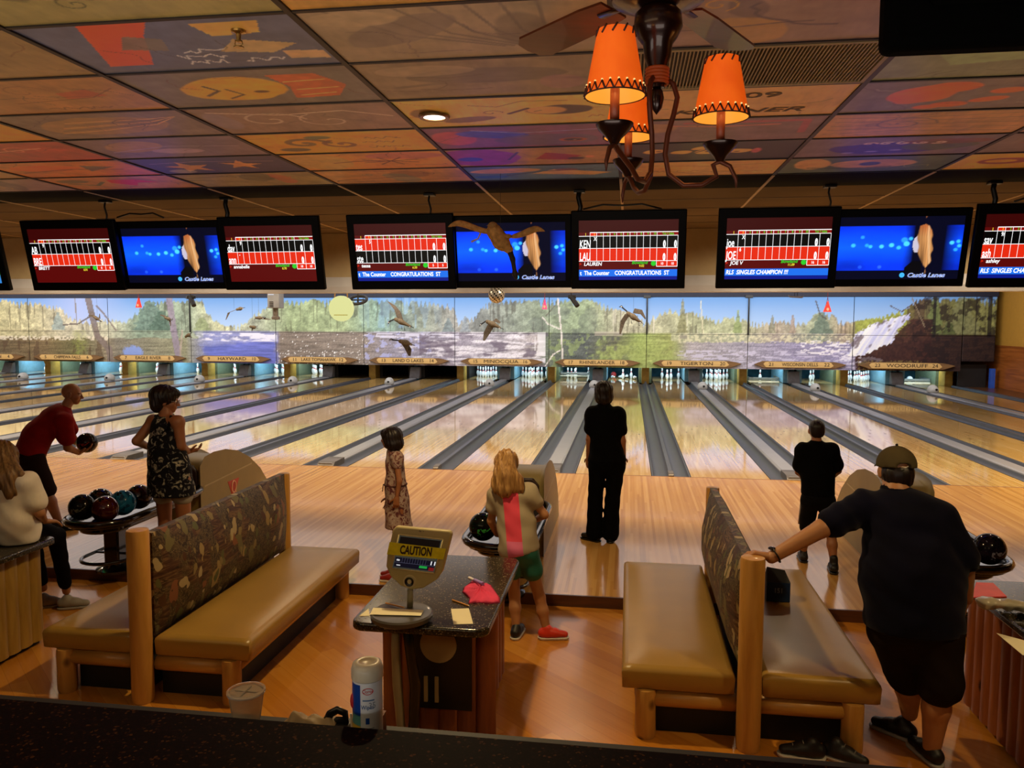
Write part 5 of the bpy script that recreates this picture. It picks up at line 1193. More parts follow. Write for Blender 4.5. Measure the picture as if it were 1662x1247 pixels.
for j in range(rings):
    for i in range(44): F.append((j*44+i, j*44+(i+1) % 44, (j+1)*44+(i+1) % 44, (j+1)*44+i))
F.append(tuple(range(44))[::-1])
o = mesh_obj('pink_cloth', V, F, plain('pink_knit', '#d8486a', .9, bump=.3, bscale=200), smooth=True); o.location = (c_[0], c_[1], TZ); tag(o, 'crumpled bright pink cloth on the middle counter', 'cloth')
A, B = atZ(761, 938, TZ+.03), atZ(784, 948, TZ+.045); t = thing('lotion_tube', 'small purple tube with white cap lying on the pink cloth', 'tube', (A+B)/2); h = (B-A)/2
m = MB(); m.tube([-h*.2, h], .010, 12); m.build('tube_body', plain('tube_purple', '#9a78c0', .35), t, smooth=40); m = MB(); m.tube([-h, -h*.2], .008, 12); m.build('cap', plain('cap_white', '#e6e0e0', .35), t, smooth=40)

# things on the right counter
sheet('red_folder', [pz(1584, 947, TZ), pz(1612, 948, TZ), pz(1634, 970, TZ), pz(1578, 971, TZ)], TZ, plain('folder_red', '#d83a26', .5), 'bright red folder at the far end of the right counter', 'folder', th=.006)
sheet('paper_menu', [pz(1617, 1028, TZ), pz(1662, 1040, TZ), pz(1700, 1062, TZ), pz(1660, 1064, TZ)], TZ, M_paper, 'cream printed sheet at the near edge of the right counter', 'paper')
f = Field(.008); A = atZ(1598, 990, TZ); f.cap(A+[0, 0, .035], A+[.10, -.01, .04], .033, .03, (0, 0, 1), .8).cap(A+[.10, -.01, .04], A+[.26, -.04, .035], .032, .03, (0, 0, 1), .9).ell(A+[.02, .02, .035], (.05, .04, .03)); f.noise = lambda P: .005*np.sin(P[..., 0]*90)*np.sin(P[..., 1]*80+P[..., 0]*30)+.003*np.sin(P[..., 2]*150)
f.cut((0, 0, TZ+.001), (0, 0, -1))
tag(fobj('plastic_bag', f, plain('bag_clear_white', '#c8c0a8', .2, coat=.4)), 'crumpled whitish plastic bag on the right counter', 'bag')
A = atZ(1655, 1010, TZ); t = thing('sunglasses', 'black sunglasses resting on the right counter beside the bag', 'glasses', (A[0]+.03, A[1], TZ))
for s in (-1, 1):
    m = MB(); m.ball((s*.03, 0, .028), (.026, .008, .022), 14); m.build('lens', plain('lens_black', '#08080a', .1, coat=.5), t, smooth=True); m = MB(); m.tube([(s*.055, 0, .035), (s*.058, .05, .035), (s*.055, .11, .012)], .003, 6); m.build('temple', M_black, t, smooth=True)

# blue carton on the right bench
A = atZ(1263, 978, FZ+.42); t = thing('drink_carton', 'dark blue cardboard carton numbered 151, on the right bench seat behind the post', 'carton', (A[0], A[1]+.05, FZ+.422)); w_ = .075
MB().box(-w_, w_, -.05, .06, 0, .13).build('box', plain('carton_blue', '#12305a', .45), t, bevel=.004)
m = MB(); m.add([(-w_, -.05, .13), (w_, -.05, .13), (w_*.6, .0, .20), (-w_*.9, .01, .215), (-w_, .06, .13), (w_, .06, .13)], [(0, 1, 2, 3), (5, 4, 3, 2), (4, 0, 3), (1, 5, 2), (0, 4, 5, 1)]); m.build('folded_top', plain('carton_dark', '#15161c', .5), t)
m = MB(); m.text('151', .045, frame((.0, -.052, .075), (1, 0, 0), (0, 0, 1)), None, .9, 0, 'CENTER', .002, .02); m.text('= ~', .03, frame((0, -.052, .03), (1, 0, 0), (0, 0, 1)), None, 1.4, 0, 'CENTER', .002, .02) if False else None; m.build('lettering', plain('carton_print', '#9fb4cc', .5), t)

# ------------------------------------------------------------------ ball returns
M_ret = plain('return_black_gloss', '#0c0a0b', .18, var=.15, coat=.5); M_hood = plain('hood_beige', '#8a7848', .45, var=.05)
M_mouth = plain('hood_mouth_brown', '#2a120c', .5)
def stadium(w_, y0, y1, n=14):
    return [(w_*math.cos(PI+PI*i/n), y0+w_+w_*math.sin(PI+PI*i/n)) for i in range(n+1)]+[(w_*math.cos(PI*i/n), y1-w_+w_*math.sin(PI*i/n)) for i in range(n+1)]
def ball_return(cx, label, logo=False):
    t = thing('ball_return', label, 'ball return', (cx, -5.35 if cx < 0 else -5.45, 0), 'ball return machines')
    z = .50
    m = MB(); pts = stadium(.27, 0, 1.55); m.tube([(a, b, z) for a, b in pts], .030, 10, closed=True); m.build('rack_rim', M_ret, t, smooth=True)
    m = MB(); m.prism(stadium(.26, .01, 1.54), 2, z-.05, z-.02); m.build('rack_tray', M_ret, t, bevel=.01)
    m = MB(); m.prism(stadium(.19, .10, 1.45), 2, z-.11, z-.045); m.build('under_tray', M_ret, t, bevel=.02)
    m = MB(); m.box(-.012, .012, .1, 1.5, z-.03, z-.005); m.build('divider_rail', M_ret, t, bevel=.004)
    m = MB(); m.prism([(-.07, .36), (.07, .36), (.07, .52), (-.07, .52)], 2, .02, z-.10); m.build('column', M_ret, t, bevel=.015)
    m = MB(); m.lathe([(.17, 0), (.17, .02), (.10, .05), (.08, .07)], (0, .44, 0), 24); m.build('column_foot', M_ret, t, smooth=40)
    m = MB()
    for zz, g_ in ((.14, .21), ):
        p2 = stadium(g_, .12, 1.0); m.tube([(a, b, zz) for a, b in p2], .015, 8, closed=True)
    m.tube([(-.2, .45, .14), (.2, .45, .14)], .012, 8); m.build('foot_rail', M_ret, t, smooth=True)
    # hood: arched shell, mouth to the players, long slope to the lanes
    prof = [(1.50, .0), (1.50, .70), (1.56, .755), (1.72, .775), (1.95, .765), (2.2, .71), (2.45, .60), (2.7, .43), (2.9, .22), (2.98, .0)]
    V = []; F = []; K = len(prof)
    for s, w_ in ((-1, .21), (1, .21)):
        for (y, zz) in prof: V.append((s*w_, y, zz))
    F.append(tuple(range(K))); F.append(tuple(range(K, 2*K))[::-1])
    for i in range(K): F.append((i, K+i, K+(i+1) % K, (i+1) % K)[::-1])
    mesh_obj('hood', V, F, M_hood, parent=t, bevel=.05, segs=4)
    m = MB(); m.prism([(-.16, .46), (.16, .46), (.16, .66), (.10, .72), (-.10, .72), (-.16, .66)], 1, 1.47, 1.53); m.build('hood_mouth', M_mouth, t, bevel=.01)
    m = MB(); m.box(-.213, .213, 1.52, 2.88, .30, .315) if False else m.prism([(1.52, .50), (2.52, .555), (2.52, .57), (1.52, .515)], 0, -.213, .213); m.build('hood_seam', plain('seam_light', '#a8966a', .4), t)
    if logo:
        m = MB(); m.prism([(1.98, .46), (2.22, .46), (2.10, .24)], 0, .209, .2135, 0); m.tube([(.215, 2.10+.045*math.cos(a*PI/8), .385+.062*math.sin(a*PI/8)) for a in range(16)], .008, 6, 1, closed=True); m.tube([(.216, 2.12, .35), (.216, 2.15, .31)], .007, 6, 1); m.build('badge', [plain('badge_red', '#b83226', .4), plain('badge_cream', '#e8b090', .4)], t)
    return t
ball_return(-3.30, 'black ball return with beige hood and red triangle badge, beside the floral-top woman', True)
ball_return(.12, 'black ball return with beige hood behind the pink-shirt girl')
ball_return(3.45, 'black ball return with beige hood behind the man in the cap')
def bball(x, y, z, mat, label, holes=True):
    t = thing('bowling_ball', label, 'bowling ball', (x, y, z), 'bowling balls on the racks')
    MB().ball((0, 0, 0), .108, 28).build('shell', mat, t, smooth=True)
    if holes:
        m = MB()
        for a, b in ((0, 0), (.025, .01), (.012, -.03)): d = np.array([a-.02, -.6+b, 1.0]); d[0] += a*8; d[1] += b*6; d /= np.linalg.norm(d); m.ball(d*.1045, .011, 10)
        m.build('finger_holes', plain('hole_black', '#020202', .8), t, smooth=True)
    return t
def speck(name, a, b, c): return fabric_pattern(name, [(0, srgb(a)), (.45, srgb(b)), (.62, srgb(c)), (.68, srgb(b))], 9, .12) 
BZ = .50+.105
for x, y, mt, lab in ((-3.415, -5.17, speck('ball_black_speck', '#0a0a0c', '#121010', '#5a5a50'), 'black speckled bowling ball at the front of the left rack'), (-3.185, -5.20, plain('ball_dark_red', '#3a0c10', .12, coat=.5), 'dark red bowling ball beside the black speckled one on the left rack'), (-3.415, -4.94, plain('ball_black', '#0a0a0c', .12, coat=.5), 'plain black bowling ball at the far side of the left rack'), (-3.185, -4.97, speck('ball_blue', '#0e3450', '#1a5a80', '#2a749c'), 'marbled blue bowling ball on the left rack'), (-3.185, -4.74, plain('ball_maroon', '#2a0a0c', .15, coat=.5), 'maroon bowling ball behind the blue one on the left rack')):
    bball(x, y, BZ, mt, lab)
bball(.0, -5.26, BZ, speck('ball_green_black', '#08120a', '#0c0c0a', '#2f8a3c'), 'black and green swirled bowling ball on the middle rack')
bball(.235, -5.22, BZ, plain('ball_black', '#0a0a0c', .12, coat=.5), 'black bowling ball beside the green swirled one on the middle rack')
bball(3.55, -5.30, BZ, speck('ball_purple_dark', '#0c0a10', '#15101c', '#6a6a80'), "dark marbled bowling ball showing behind the man's elbow")

# ------------------------------------------------------------------ viewer-side ledge and the things behind it
LZ = 1.2
lg = thing('granite_ledge', 'dark speckled granite ledge across the bottom of the view', 'ledge', (0.5, -10.2, 0))
m = MB(); m.box(-6, 6, -.9, .895, LZ-.04, LZ); m.build('granite_top', granite('ledge_granite'), lg, bevel=.004)
b_ = MC['ledge_granite'].node_tree.nodes['Principled BSDF']; b_.inputs['Roughness'].default_value = .6; b_.inputs['Specular IOR Level'].default_value = .03
for n in MC['ledge_granite'].node_tree.nodes:
    if n.type == 'VALTORGB':
        for e, c in zip(n.color_ramp.elements, ('#0c0302', '#120503', '#1c0a06', '#4a2c16')): e.color = srgb(c)
m = MB(); m.box(-6, 6, -.6, .85, FZ, LZ-.04); m.build('ledge_wall', M_dark, lg)
m = MB(); m.box(-6, 6, .85, 1.10, 1.07, 1.095); m.build('lower_shelf', M_dark, lg)
SZ = 1.095
cx_, cy_ = .435, -9.20
t = thing('wipes_canister', 'upright canister of disinfecting wipes with white lid, on the shelf', 'canister', (cx_, cy_, SZ)); t.scale = (.95, .95, 1.13)
m = MB(); m.lathe([(.038, 0), (.0395, .003), (.0395, .155), (.038, .158)], n=32); o = m.build('label_wrap', [plain('label_white', '#cfd2da', .35), plain('label_blue', '#12409a', .35), plain('label_yellow', '#d8b440', .35), plain('label_teal', '#5a9a9a', .35)], t, smooth=40)
for p_ in o.data.polygons:
    c = p_.center; a = math.atan2(c.y, c.x)
    if len(p_.vertices) == 4 and c.z > .004: p_.material_index = 0
m = MB()
def wrapq(a0, a1, z0, z1, k, r=.0398):
    n = 10
    for i in range(n):
        b0, b1 = a0+(a1-a0)*i/n, a0+(a1-a0)*(i+1)/n
        m.add([(r*math.cos(b0), r*math.sin(b0), z0), (r*math.cos(b1), r*math.sin(b1), z0), (r*math.cos(b1), r*math.sin(b1), z1), (r*math.cos(b0), r*math.sin(b0), z1)], [(0, 1, 2, 3)], k)
wrapq(-PI*1.0, -PI*.55, .083, .154, 0); wrapq(-PI*1.0, -PI*.55, .06, .085, 3); wrapq(-PI*1.0, -PI*.55, .004, .062, 2)
wrapq(-PI*.44, -PI*.36, .066, .080, 0); wrapq(-PI*.5, -PI*.25, .118, .121, 4); wrapq(-PI*.53, -PI*.26, .055, .057, 5)
for i in range(9): wrapq(-PI*.52, -PI*(.26+.02*(i % 3)), .05-.005*i, .052-.005*i, 5, .0397)
def curvetext(s, size, ang, z, k, sx=1):
    V, F = text_geo(s, sx, 0, 'CENTER', .01); V = V.copy()*[size, size, .0006]; r = .0401+V[:, 2]
    a = ang+V[:, 0]/.04; m.add(np.stack([r*np.cos(a), r*np.sin(a), z+V[:, 1]], -1), F, k)
a_ = np.linspace(0, 2*PI, 20)[:-1]
m.tube([(.0401*math.cos(-PI*.39+.35*math.cos(q)), .0401*math.sin(-PI*.39+.35*math.cos(q)), .140+.007*math.sin(q)) for q in a_], .0009, 5, 1, closed=True)
curvetext('Clorox', .010, -PI*.39, .140, 1); curvetext('Wipes', .013, -PI*.40, .104, 4); curvetext('35', .02, -PI*.30, .107, 5)
m.ball((.0385*math.cos(-PI*.83), .0385*math.sin(-PI*.83), .11), (.008, .008, .018), 10, 1)
m.build('label_print', [plain('label_blue', '#12409a', .35), plain('label_red', '#b8262a', .35), plain('label_yellow', '#d8b440', .35), plain('label_teal', '#5a9a9a', .35), plain('label_slate', '#4a6a9a', .35), plain('label_grey', '#8a90a0', .35)], t)
m = MB(); m.lathe([(.0395, .158), (.042, .160), (.042, .180), (.038, .192), (.030, .196), (.020, .194), (.018, .192), (.0001, .192)], n=32); m.build('lid', plain('lid_white', '#cfc4ae', .35, coat=.2), t, smooth=50)
# plastic cup with straw lid
A = atY(394, 1150, -9.19); t = thing('plastic_cup', 'empty clear plastic cup with lid at the left end of the shelf', 'cup', (A[0], -9.17, SZ))
cupm = N('clear_cup').set(Roughness=.15, Transmission_Weight=.75, IOR=1.2); cupm.set(Base_Color=(.85, .78, .66, 1)); 
m = MB(); m.lathe([(.030, .002), (.031, .0), (.046, .10), (.0455, .10), (.0295, .004)], n=32); m.build('cup_wall', cupm.m, t, smooth=40)
m = MB(); m.lathe([(.049, .10), (.049, .106), (.044, .107), (.042, .101), (.0001, .101)], n=32); m.box(-.03, .03, -.002, .002, .101, .103); m.box(-.002, .002, -.03, .03, .101, .103); m.build('cup_lid', cupm.m, t, smooth=40)
# crumpled bag, black sunglasses case / phone, straw and orange box
f = Field(.006); A = atY(500, 1172, -9.18); f.ell(A+[0, 0, -.02], (.07, .03, .03)).ell(A+[.05, 0, -.015], (.05, .03, .028)).ell(A+[-.03, 0, .0], (.025, .02, .02)); f.noise = lambda P: .004*np.sin(P[..., 0]*130+P[..., 2]*60)+.003*np.sin(P[..., 1]*200+P[..., 0]*80); f.cut((0, 0, SZ+.001), (0, 0, -1))
tag(fobj('paper_bag', f, plain('crumpled_bag_tan', '#a89068', .6)), 'crumpled tan paper bag lying on the shelf behind the ledge', 'bag')
A = atY(548, 1160, -9.18); t = thing('camera_strap', 'looped black camera strap on the shelf beside the canister', 'strap', (A[0], -9.18, SZ)); m = MB(); zz = A[2]-SZ
m.tube([(-.035, 0, zz-.03), (-.02, 0, zz), (0, 0, zz+.012), (.02, .0, zz+.005), (.022, 0, zz-.012), (.0, .0, zz-.016), (-.02, .005, zz-.03), (.02, .0, 0.008)], .006, 8, flat=1.8); m.build('loop', M_black, t, smooth=True)
MB().box(-.03, .04, -.02, .03, 0, max(.02, zz-.02)).build('pouch', M_black, t, bevel=.008)
A = atY(572, 1165, -9.2); m = MB(); m.tube([(0, 0, 0), (-.004, 0, A[2]-SZ+.01)], .003, 8); o = m.build('drinking_straw', plain('straw_white', '#d8c8b4', .4)); o.location = (A[0], -9.2, SZ); tag(o, 'short white straw standing left of the canister', 'straw')
m = MB(); m.box(-.035, .035, -.01, .03, 0, .055); o = m.build('orange_box', plain('box_orange_brown', '#7a3c14', .6)); o.location = (A[0]+.03, -9.155, SZ); tag(o, 'small orange-brown box behind the canister', 'box')

# ------------------------------------------------------------------ ceiling fan with shaded lights
M_brz = plain('dark_bronze', '#2a130c', .3, .6, coat=.3); M_iron = plain('rust_iron', '#5a2a18', .45, .5)
fc = atD(1066, 160, 2.42); FX, FY = fc[0], fc[1]
t = thing('ceiling_fan', 'dark bronze ceiling fan with leather-laced orange lampshades', 'ceiling fan', (FX, FY, CZ))
z_ = lambda z: z-CZ
m = MB(); m.lathe([(.07, 0), (.075, -.03), (.03, -.05), (.02, -.06), (.02, -.075), (.09, -.085), (.145, -.11), (.155, -.15), (.14, -.19), (.08, -.21)], n=32); m.build('motor_housing', M_brz, t, smooth=40)
m = MB(); m.lathe([(.05, z_(3.12)), (.07, z_(3.10)), (.075, z_(3.06)), (.06, z_(3.03)), (.045, z_(3.01)), (.04, z_(2.97)), (.024, z_(2.93)), (.022, z_(2.88))], n=28); m.build('light_kit_stem', M_brz, t, smooth=50)
m = MB(); m.lathe([(.012, z_(2.88)), (.018, z_(2.87)), (.022, z_(2.85)), (.016, z_(2.82)), (.0001, z_(2.80))], n=18); m.build('finial', M_brz, t, smooth=60)
m = MB()
for q in range(5): m.tube([(.032*math.cos(a*PI/10), .032*math.sin(a*PI/10), z_(2.935-.010*q)) for a in range(20)], .0058, 6, closed=True)
m.build('leather_wrap', plain('leather_orange', '#a84a18', .6), t, smooth=True)
M_blade = wood('blade_wood', '#3c1208', '#571c0c', .35, 0, 4, coat=.3)
for q in range(5):
    a = 2*PI*q/5-.18; ca, sa = math.cos(a), math.sin(a)
    R3 = lambda p: (p[0]*ca-p[1]*sa, p[0]*sa+p[1]*ca, p[2])
    m = MB(); out = [(.20, -.055), (.30, -.068), (.62, -.075), (.66, -.05), (.67, 0), (.66, .05), (.62, .075), (.30, .068), (.20, .055)]; V = [R3((x, y, -.16+y*.18)) for x, y in out]+[R3((x, y, -.152+y*.18)) for x, y in out]; n = len(out)
    m.add(V, [tuple(range(n))[::-1], tuple(range(n, 2*n))]+[(i, (i+1) % n, n+(i+1) % n, n+i) for i in range(n)]); m.build('fan_blade', M_blade, t)
    m = MB(); m.tube([R3((.10, 0, -.15)), R3((.17, 0, -.165)), R3((.26, 0, -.158))], [.014, .012, .02], 8, flat=.4); m.build('blade_bracket', M_brz, t, smooth=True)
shade_pos = [atD(998, 160, 2.17), atD(1170, 195, 2.40), atD(1020, 226, 2.66)]
M_shade = N('parchment_shade'); M_shade.set(Roughness=.7, Base_Color=srgb('#e0701c'), Emission_Color=srgb('#f85a0c'), Emission_Strength=.55); f_ = M_shade.noise(M_shade.co(), 12, 3)
M_shade.l(M_shade.ramp(f_, [(.3, srgb('#c85410')), (.7, srgb('#f07a1c'))]), M_shade.b.inputs['Base Color']); M_shade = M_shade.m
M_shin = emis('shade_inside', '#ff9a30', 1.1); M_lace = plain('lacing_dark_brown', '#3a120a', .6)
for i, sp_ in enumerate(shade_pos):
    zb = 2.785-CZ; dx, dy = sp_[0]-FX, sp_[1]-FY; r0, r1, hh = .083, .050, .175
    rr = math.hypot(dx, dy); ux, uy = dx/rr, dy/rr
    m = MB(); m.lathe([(r0, zb), (r1, zb+hh)], (dx, dy, 0), 36, m=0); m.lathe([(r1-.002, zb+hh), (r0-.002, zb)], (dx, dy, 0), 36, m=1)
    m.F = [f for f in m.F if len(f) == 4]; m.M = [0]*36+[1]*36
    sh = m.build('lamp_shade', [M_shade, M_shin], t, smooth=True)
    m = MB()
    for q in range(22):
        a = 2*PI*q/22; b = a+.14
        P_ = lambda an, zz, rr_: (dx+rr_*math.cos(an), dy+rr_*math.sin(an), zz)
        m.tube([P_(a, zb+.024, r0-.003), P_(b, zb-.001, r0+.002)], .0028, 5); m.tube([P_(a, zb+.024, r0-.003), P_(a-.14, zb-.001, r0+.002)], .0016, 5)
        if q % 2 == 0: m.tube([P_(a, zb+hh-.018, r1+.005), P_(a+.25, zb+hh+.004, r1+.001)], .0028, 5)
    m.tube([(dx+r0*math.cos(a*PI/18), dy+r0*math.sin(a*PI/18), zb) for a in range(36)], .0022, 5, closed=True)
    l_ = m.build('lacing', M_lace, t, smooth=True); l_.parent = sh
    m = MB()
    for q in range(22): a = 2*PI*q/22; m.ball((dx+(r0-.0035)*math.cos(a), dy+(r0-.0035)*math.sin(a), zb+.026), .003, 6)
    e = m.build('eyelets', emis('eyelet_glow', '#ffd080', 1.2), t); e.parent = sh
    m = MB(); m.lathe([(.013, zb-.075), (.013, zb+.02)], (dx, dy, 0), 14); m.build('candle_sleeve', plain('candle_sleeve', '#8a3c1c', .5), t, smooth=True)
    m = MB(); m.ball((dx, dy, zb+.06), (.018, .018, .028), 14); m.build('bulb', emis('bulb_glow', '#ffd890', 6), t, smooth=True)
    m = MB(); m.lathe([(.0001, zb-.135), (.012, zb-.13), (.02, zb-.115), (.045, zb-.09), (.052, zb-.078), (.052, zb-.074), (.02, zb-.078), (.0001, zb-.078)], (dx, dy, 0), 26); m.build('candle_cup', M_brz, t, smooth=50)
    pts = []
    for (r_, zz) in [(.03, 2.905), (.05, 2.89), (.062, 2.85), (.052, 2.80), (.035, 2.74), (.028, 2.68), (.04, 2.62), (.085, 2.585), (.14, 2.585), (.185, 2.61), (rr-.02, 2.645), (rr, 2.655), (rr+.03, 2.64), (rr+.05, 2.60), (rr+.05, 2.575)]: pts.append((ux*r_, uy*r_, zz-CZ))
    m = MB(); m.tube(pts, [.008]*11+[.008, .007, .006, .002], 8); m.build('arm', M_iron, t, smooth=True)
    l = bpy.data.lights.new('shade_bulb', 'POINT'); l.energy = 3.0; l.color = (1, .5, .15); l.shadow_soft_size = .02; o = bpy.data.objects.new('shade_bulb_lamp', l); COL.objects.link(o); o.location = (FX+dx, FY+dy, 2.90)

# ------------------------------------------------------------------ hanging birds
M_gb = plain('goose_brown', '#6e5c44', .8, var=.3, scale=25); M_gd = plain('goose_dark', '#1a1410', .7); M_gw = plain('goose_white', '#e4ddd0', .7); M_wing = plain('goose_wing_brown', '#5e5040', .8, var=.35, scale=30)
def goose(loc, label, px_pts, s=1.0, dark_tail=True, group='mounted geese in flight'):
    """px_pts gives body axis, neck, head and wing points as offsets (x, y, z) in metres from the bird's centre"""
    t = thing('mounted_goose' if group else 'mounted_bird', label, 'mounted bird', loc, group)
    g = {k: [np.array(p, float)*s for p in v] for k, v in px_pts.items()}
    A, B = g['body']; ax = (B-A)/np.linalg.norm(B-A); f = Field(.014*s)
    f.cap(A+ax*.08*s, A+ax*.32*s, .075*s, .10*s, k=.05*s).cap(A+ax*.3*s, B, .10*s, .035*s, k=.05*s); fobj('body', f, M_gb, t)
    f = Field(.01*s); nk = g['neck']
    for a, b in zip(nk[:-1], nk[1:]): f.cap(a, b, .027*s, .024*s, k=.02*s)
    hd = g['head'][0]; hv = (g['head'][1]-hd); hv /= np.linalg.norm(hv)
    f.cap(nk[-1], hd, .024*s, .032*s, k=.02*s).cap(hd, hd+hv*.05*s, .033*s, .02*s, k=.02*s).cap(hd+hv*.05*s, hd+hv*.095*s, .014*s, .008*s, k=.01*s); nkobj = fobj('neck_and_head', f, M_gd, t)
    m = MB(); m.ball(tuple(hd-[0, 0, .01*s]+np.array([0, -.018*s, 0])), (.03*s, .022*s, .024*s), 12); o = m.build('cheek_patch', M_gw, t, smooth=True); o.parent = nkobj
    for wpts in ('wing1', 'wing2'):
        if wpts not in g: continue
        w_ = g[wpts]; K = len(w_); V = []; F = []; ch0 = g.get(wpts+'c', [ax*.24])[0]
        for i, p in enumerate(w_):
            c = ch0*(1-.15*i/(K-1))*(1 if i < K-1 else .35)
            n = np.array([0, 0, 1.])*.014*s*(1-i/K)+.003*s
            for q in (-.35, -.1, .3, .8): 
                V.append(p+c*q+n*(1 if q < .5 else .3)); 
            for q in (.8, .3, -.1, -.35): V.append(p+c*q-n*(1 if q < .5 else .3))
        for i in range(K-1):
            for j in range(8): F.append((i*8+j, i*8+(j+1) % 8, (i+1)*8+(j+1) % 8, (i+1)*8+j))
        F.append(tuple(range(8))); F.append(tuple(range((K-1)*8, K*8))[::-1])
        mesh_obj('wing', V, F, M_wing, parent=t, smooth=50)
    m = MB(); sd = np.cross(ax, [0, 0, 1]); sd /= np.linalg.norm(sd)+1e-9; C0 = B-ax*.03*s
    T_ = [C0-sd*.03*s, C0+sd*.03*s, B+ax*.13*s+sd*.06*s, B+ax*.15*s, B+ax*.13*s-sd*.06*s]; u_ = np.array([0, 0, .008*s])
    m.add([p+u_ for p in T_]+[p-u_ for p in T_], [(0, 1, 2, 3, 4), (9, 8, 7, 6, 5)]+[(i, 5+i, 5+(i+1) % 5, (i+1) % 5) for i in range(5)]); m.build('tail', M_gd if dark_tail else M_gb, t)
    m = MB(); m.ball(tuple(B-ax*.02*s-[0, 0, .03*s]), (.05*s, .04*s, .03*s), 12); m.build('rump', M_gw, t, smooth=True)
    if 'legs' in g:
        for p in g['legs']:
            m = MB(); m.tube([p, p+[0, 0, -.09*s]], .01*s, 6); m.ball(tuple(p+[0.01, -.02*s, -.10*s]), (.03*s, .035*s, .012*s), 8); m.build('foot', M_gd, t, smooth=True)
    m = MB(); m.tube([(0, 0, .08*s), (0, 0, (3.9 if loc[1] > -.6 else CZ)-loc[2])], .0025, 5); m.build('wire', M_dark, t)
    return t
k14 = (14-CAM[1])/FPX  # metres per pixel at that depth
def off(cx, cy, pts, k=k14, dy=None): return [((a-cx)*k, (dy[i] if dy else 0), (cy-b)*k) for i, (a, b) in enumerate(pts)]
def gz(cx, cy, Y, label, body, neck, head, w1, w2=None, w1c=None, w2c=None, legs=None, dys=None, group='mounted geese in flight'):
    sr = .85 if group else .55; L = atY(cx, cy, Y); k = (Y-CAM[1])/FPX*1.01/sr; d = {'body': off(cx, cy, body, k), 'neck': off(cx, cy, neck, k), 'head': off(cx, cy, head, k), 'wing1': off(cx, cy, w1, k, [i*.06-.03 for i in range(len(w1))])}
    if w1c: d['wing1c'] = off(0, 0, [w1c], k)
    if w2: d['wing2'] = off(cx, cy, w2, k, [-i*.06+.03 for i in range(len(w2))])
    if w2c: d['wing2c'] = off(0, 0, [w2c], k)
    if legs: d['legs'] = off(cx, cy, legs, k)
    return goose(L, label, d, sr, True, group)
gz(652, 523, 14, 'mounted goose diving left with one wing raised, above the Land O Lakes sign', [(639, 517), (667, 530)], [(640, 518), (633, 521)], [(630, 523), (628, 528)], [(648, 518), (643, 504), (634, 494), (627, 489)], w1c=(9, 3), legs=[(652, 530), (657, 532)])
gz(656, 558, 12.5, 'mounted goose flying left with wing down, below the diving one', [(646, 553), (668, 559)], [(648, 553), (638, 552)], [(634, 551), (629, 553)], [(654, 556), (660, 566), (663, 578)], w1c=(11, 2), legs=[(664, 563)])
gz(797, 526, 14, 'mounted goose with lowered wing in front of the Minocqua mural panels', [(788, 521), (812, 532)], [(789, 521), (783, 525)], [(780, 527), (778, 530)], [(795, 528), (788, 540), (784, 553)], [(802, 520), (812, 524)], w1c=(10, 1), w2c=(4, -4), legs=[(800, 534)])
gz(1028, 514, 14, 'mounted goose banking with drooped wings, near the Rhinelander mural top', [(1017, 507), (1040, 523)], [(1018, 506), (1012, 501)], [(1009, 498), (1005, 499)], [(1017, 511), (1010, 522), (1007, 542)], [(1028, 506), (1040, 508), (1047, 518)], w1c=(7, 1), w2c=(2, -6), legs=[(1025, 520), (1037, 524)])
gz(158, 517, 14, 'small mounted bird with pale wing, before the bare painted tree', [(150, 513), (163, 521)], [(160, 519), (161, 520)], [(162, 521), (164, 523)], [(156, 516), (148, 513), (139, 512)], [(161, 517), (163, 509)], w1c=(2, -3), w2c=(3, 1), group=None)
gz(272, 517, 14, 'small mounted brown bird flying over the Eagle River panel', [(266, 515), (277, 519)], [(277, 519), (279, 519)], [(280, 518), (283, 519)], [(270, 516), (264, 513), (257, 511)], [(275, 520), (278, 530)], w1c=(2, -2), w2c=(3, 0), group=None)
gz(305, 545, 14, 'small mounted brown bird low over the mural seam beside Eagle River', [(299, 548), (309, 542)], [(302, 546), (303, 544)], [(304, 543), (307, 544)], [(306, 546), (312, 548)], w1c=(2, -2), group=None)
gz(380, 504, 14, 'dark mounted bird with long drooping wing over the Hayward panel', [(383, 503), (396, 500)], [(385, 503), (388, 502)], [(390, 501), (393, 501)], [(381, 504), (369, 508), (363, 520)], w1c=(5, -2), group=None)
gz(420, 517, 14, 'small mounted tan duck flying beside the grey wall lamp', [(413, 516), (428, 516)], [(426, 515), (428, 515)], [(430, 515), (434, 516)], [(418, 516), (411, 519)], [(424, 517), (442, 519)], w1c=(3, -2), w2c=(2, -2), group=None)
gz(410, 531, 14, 'small mounted tan duck below the other duck over the Hayward panel', [(404, 530), (416, 532)], [(414, 531), (415, 530)], [(417, 530), (419, 529)], [(410, 531), (408, 538)], w1c=(3, 0), group=None)
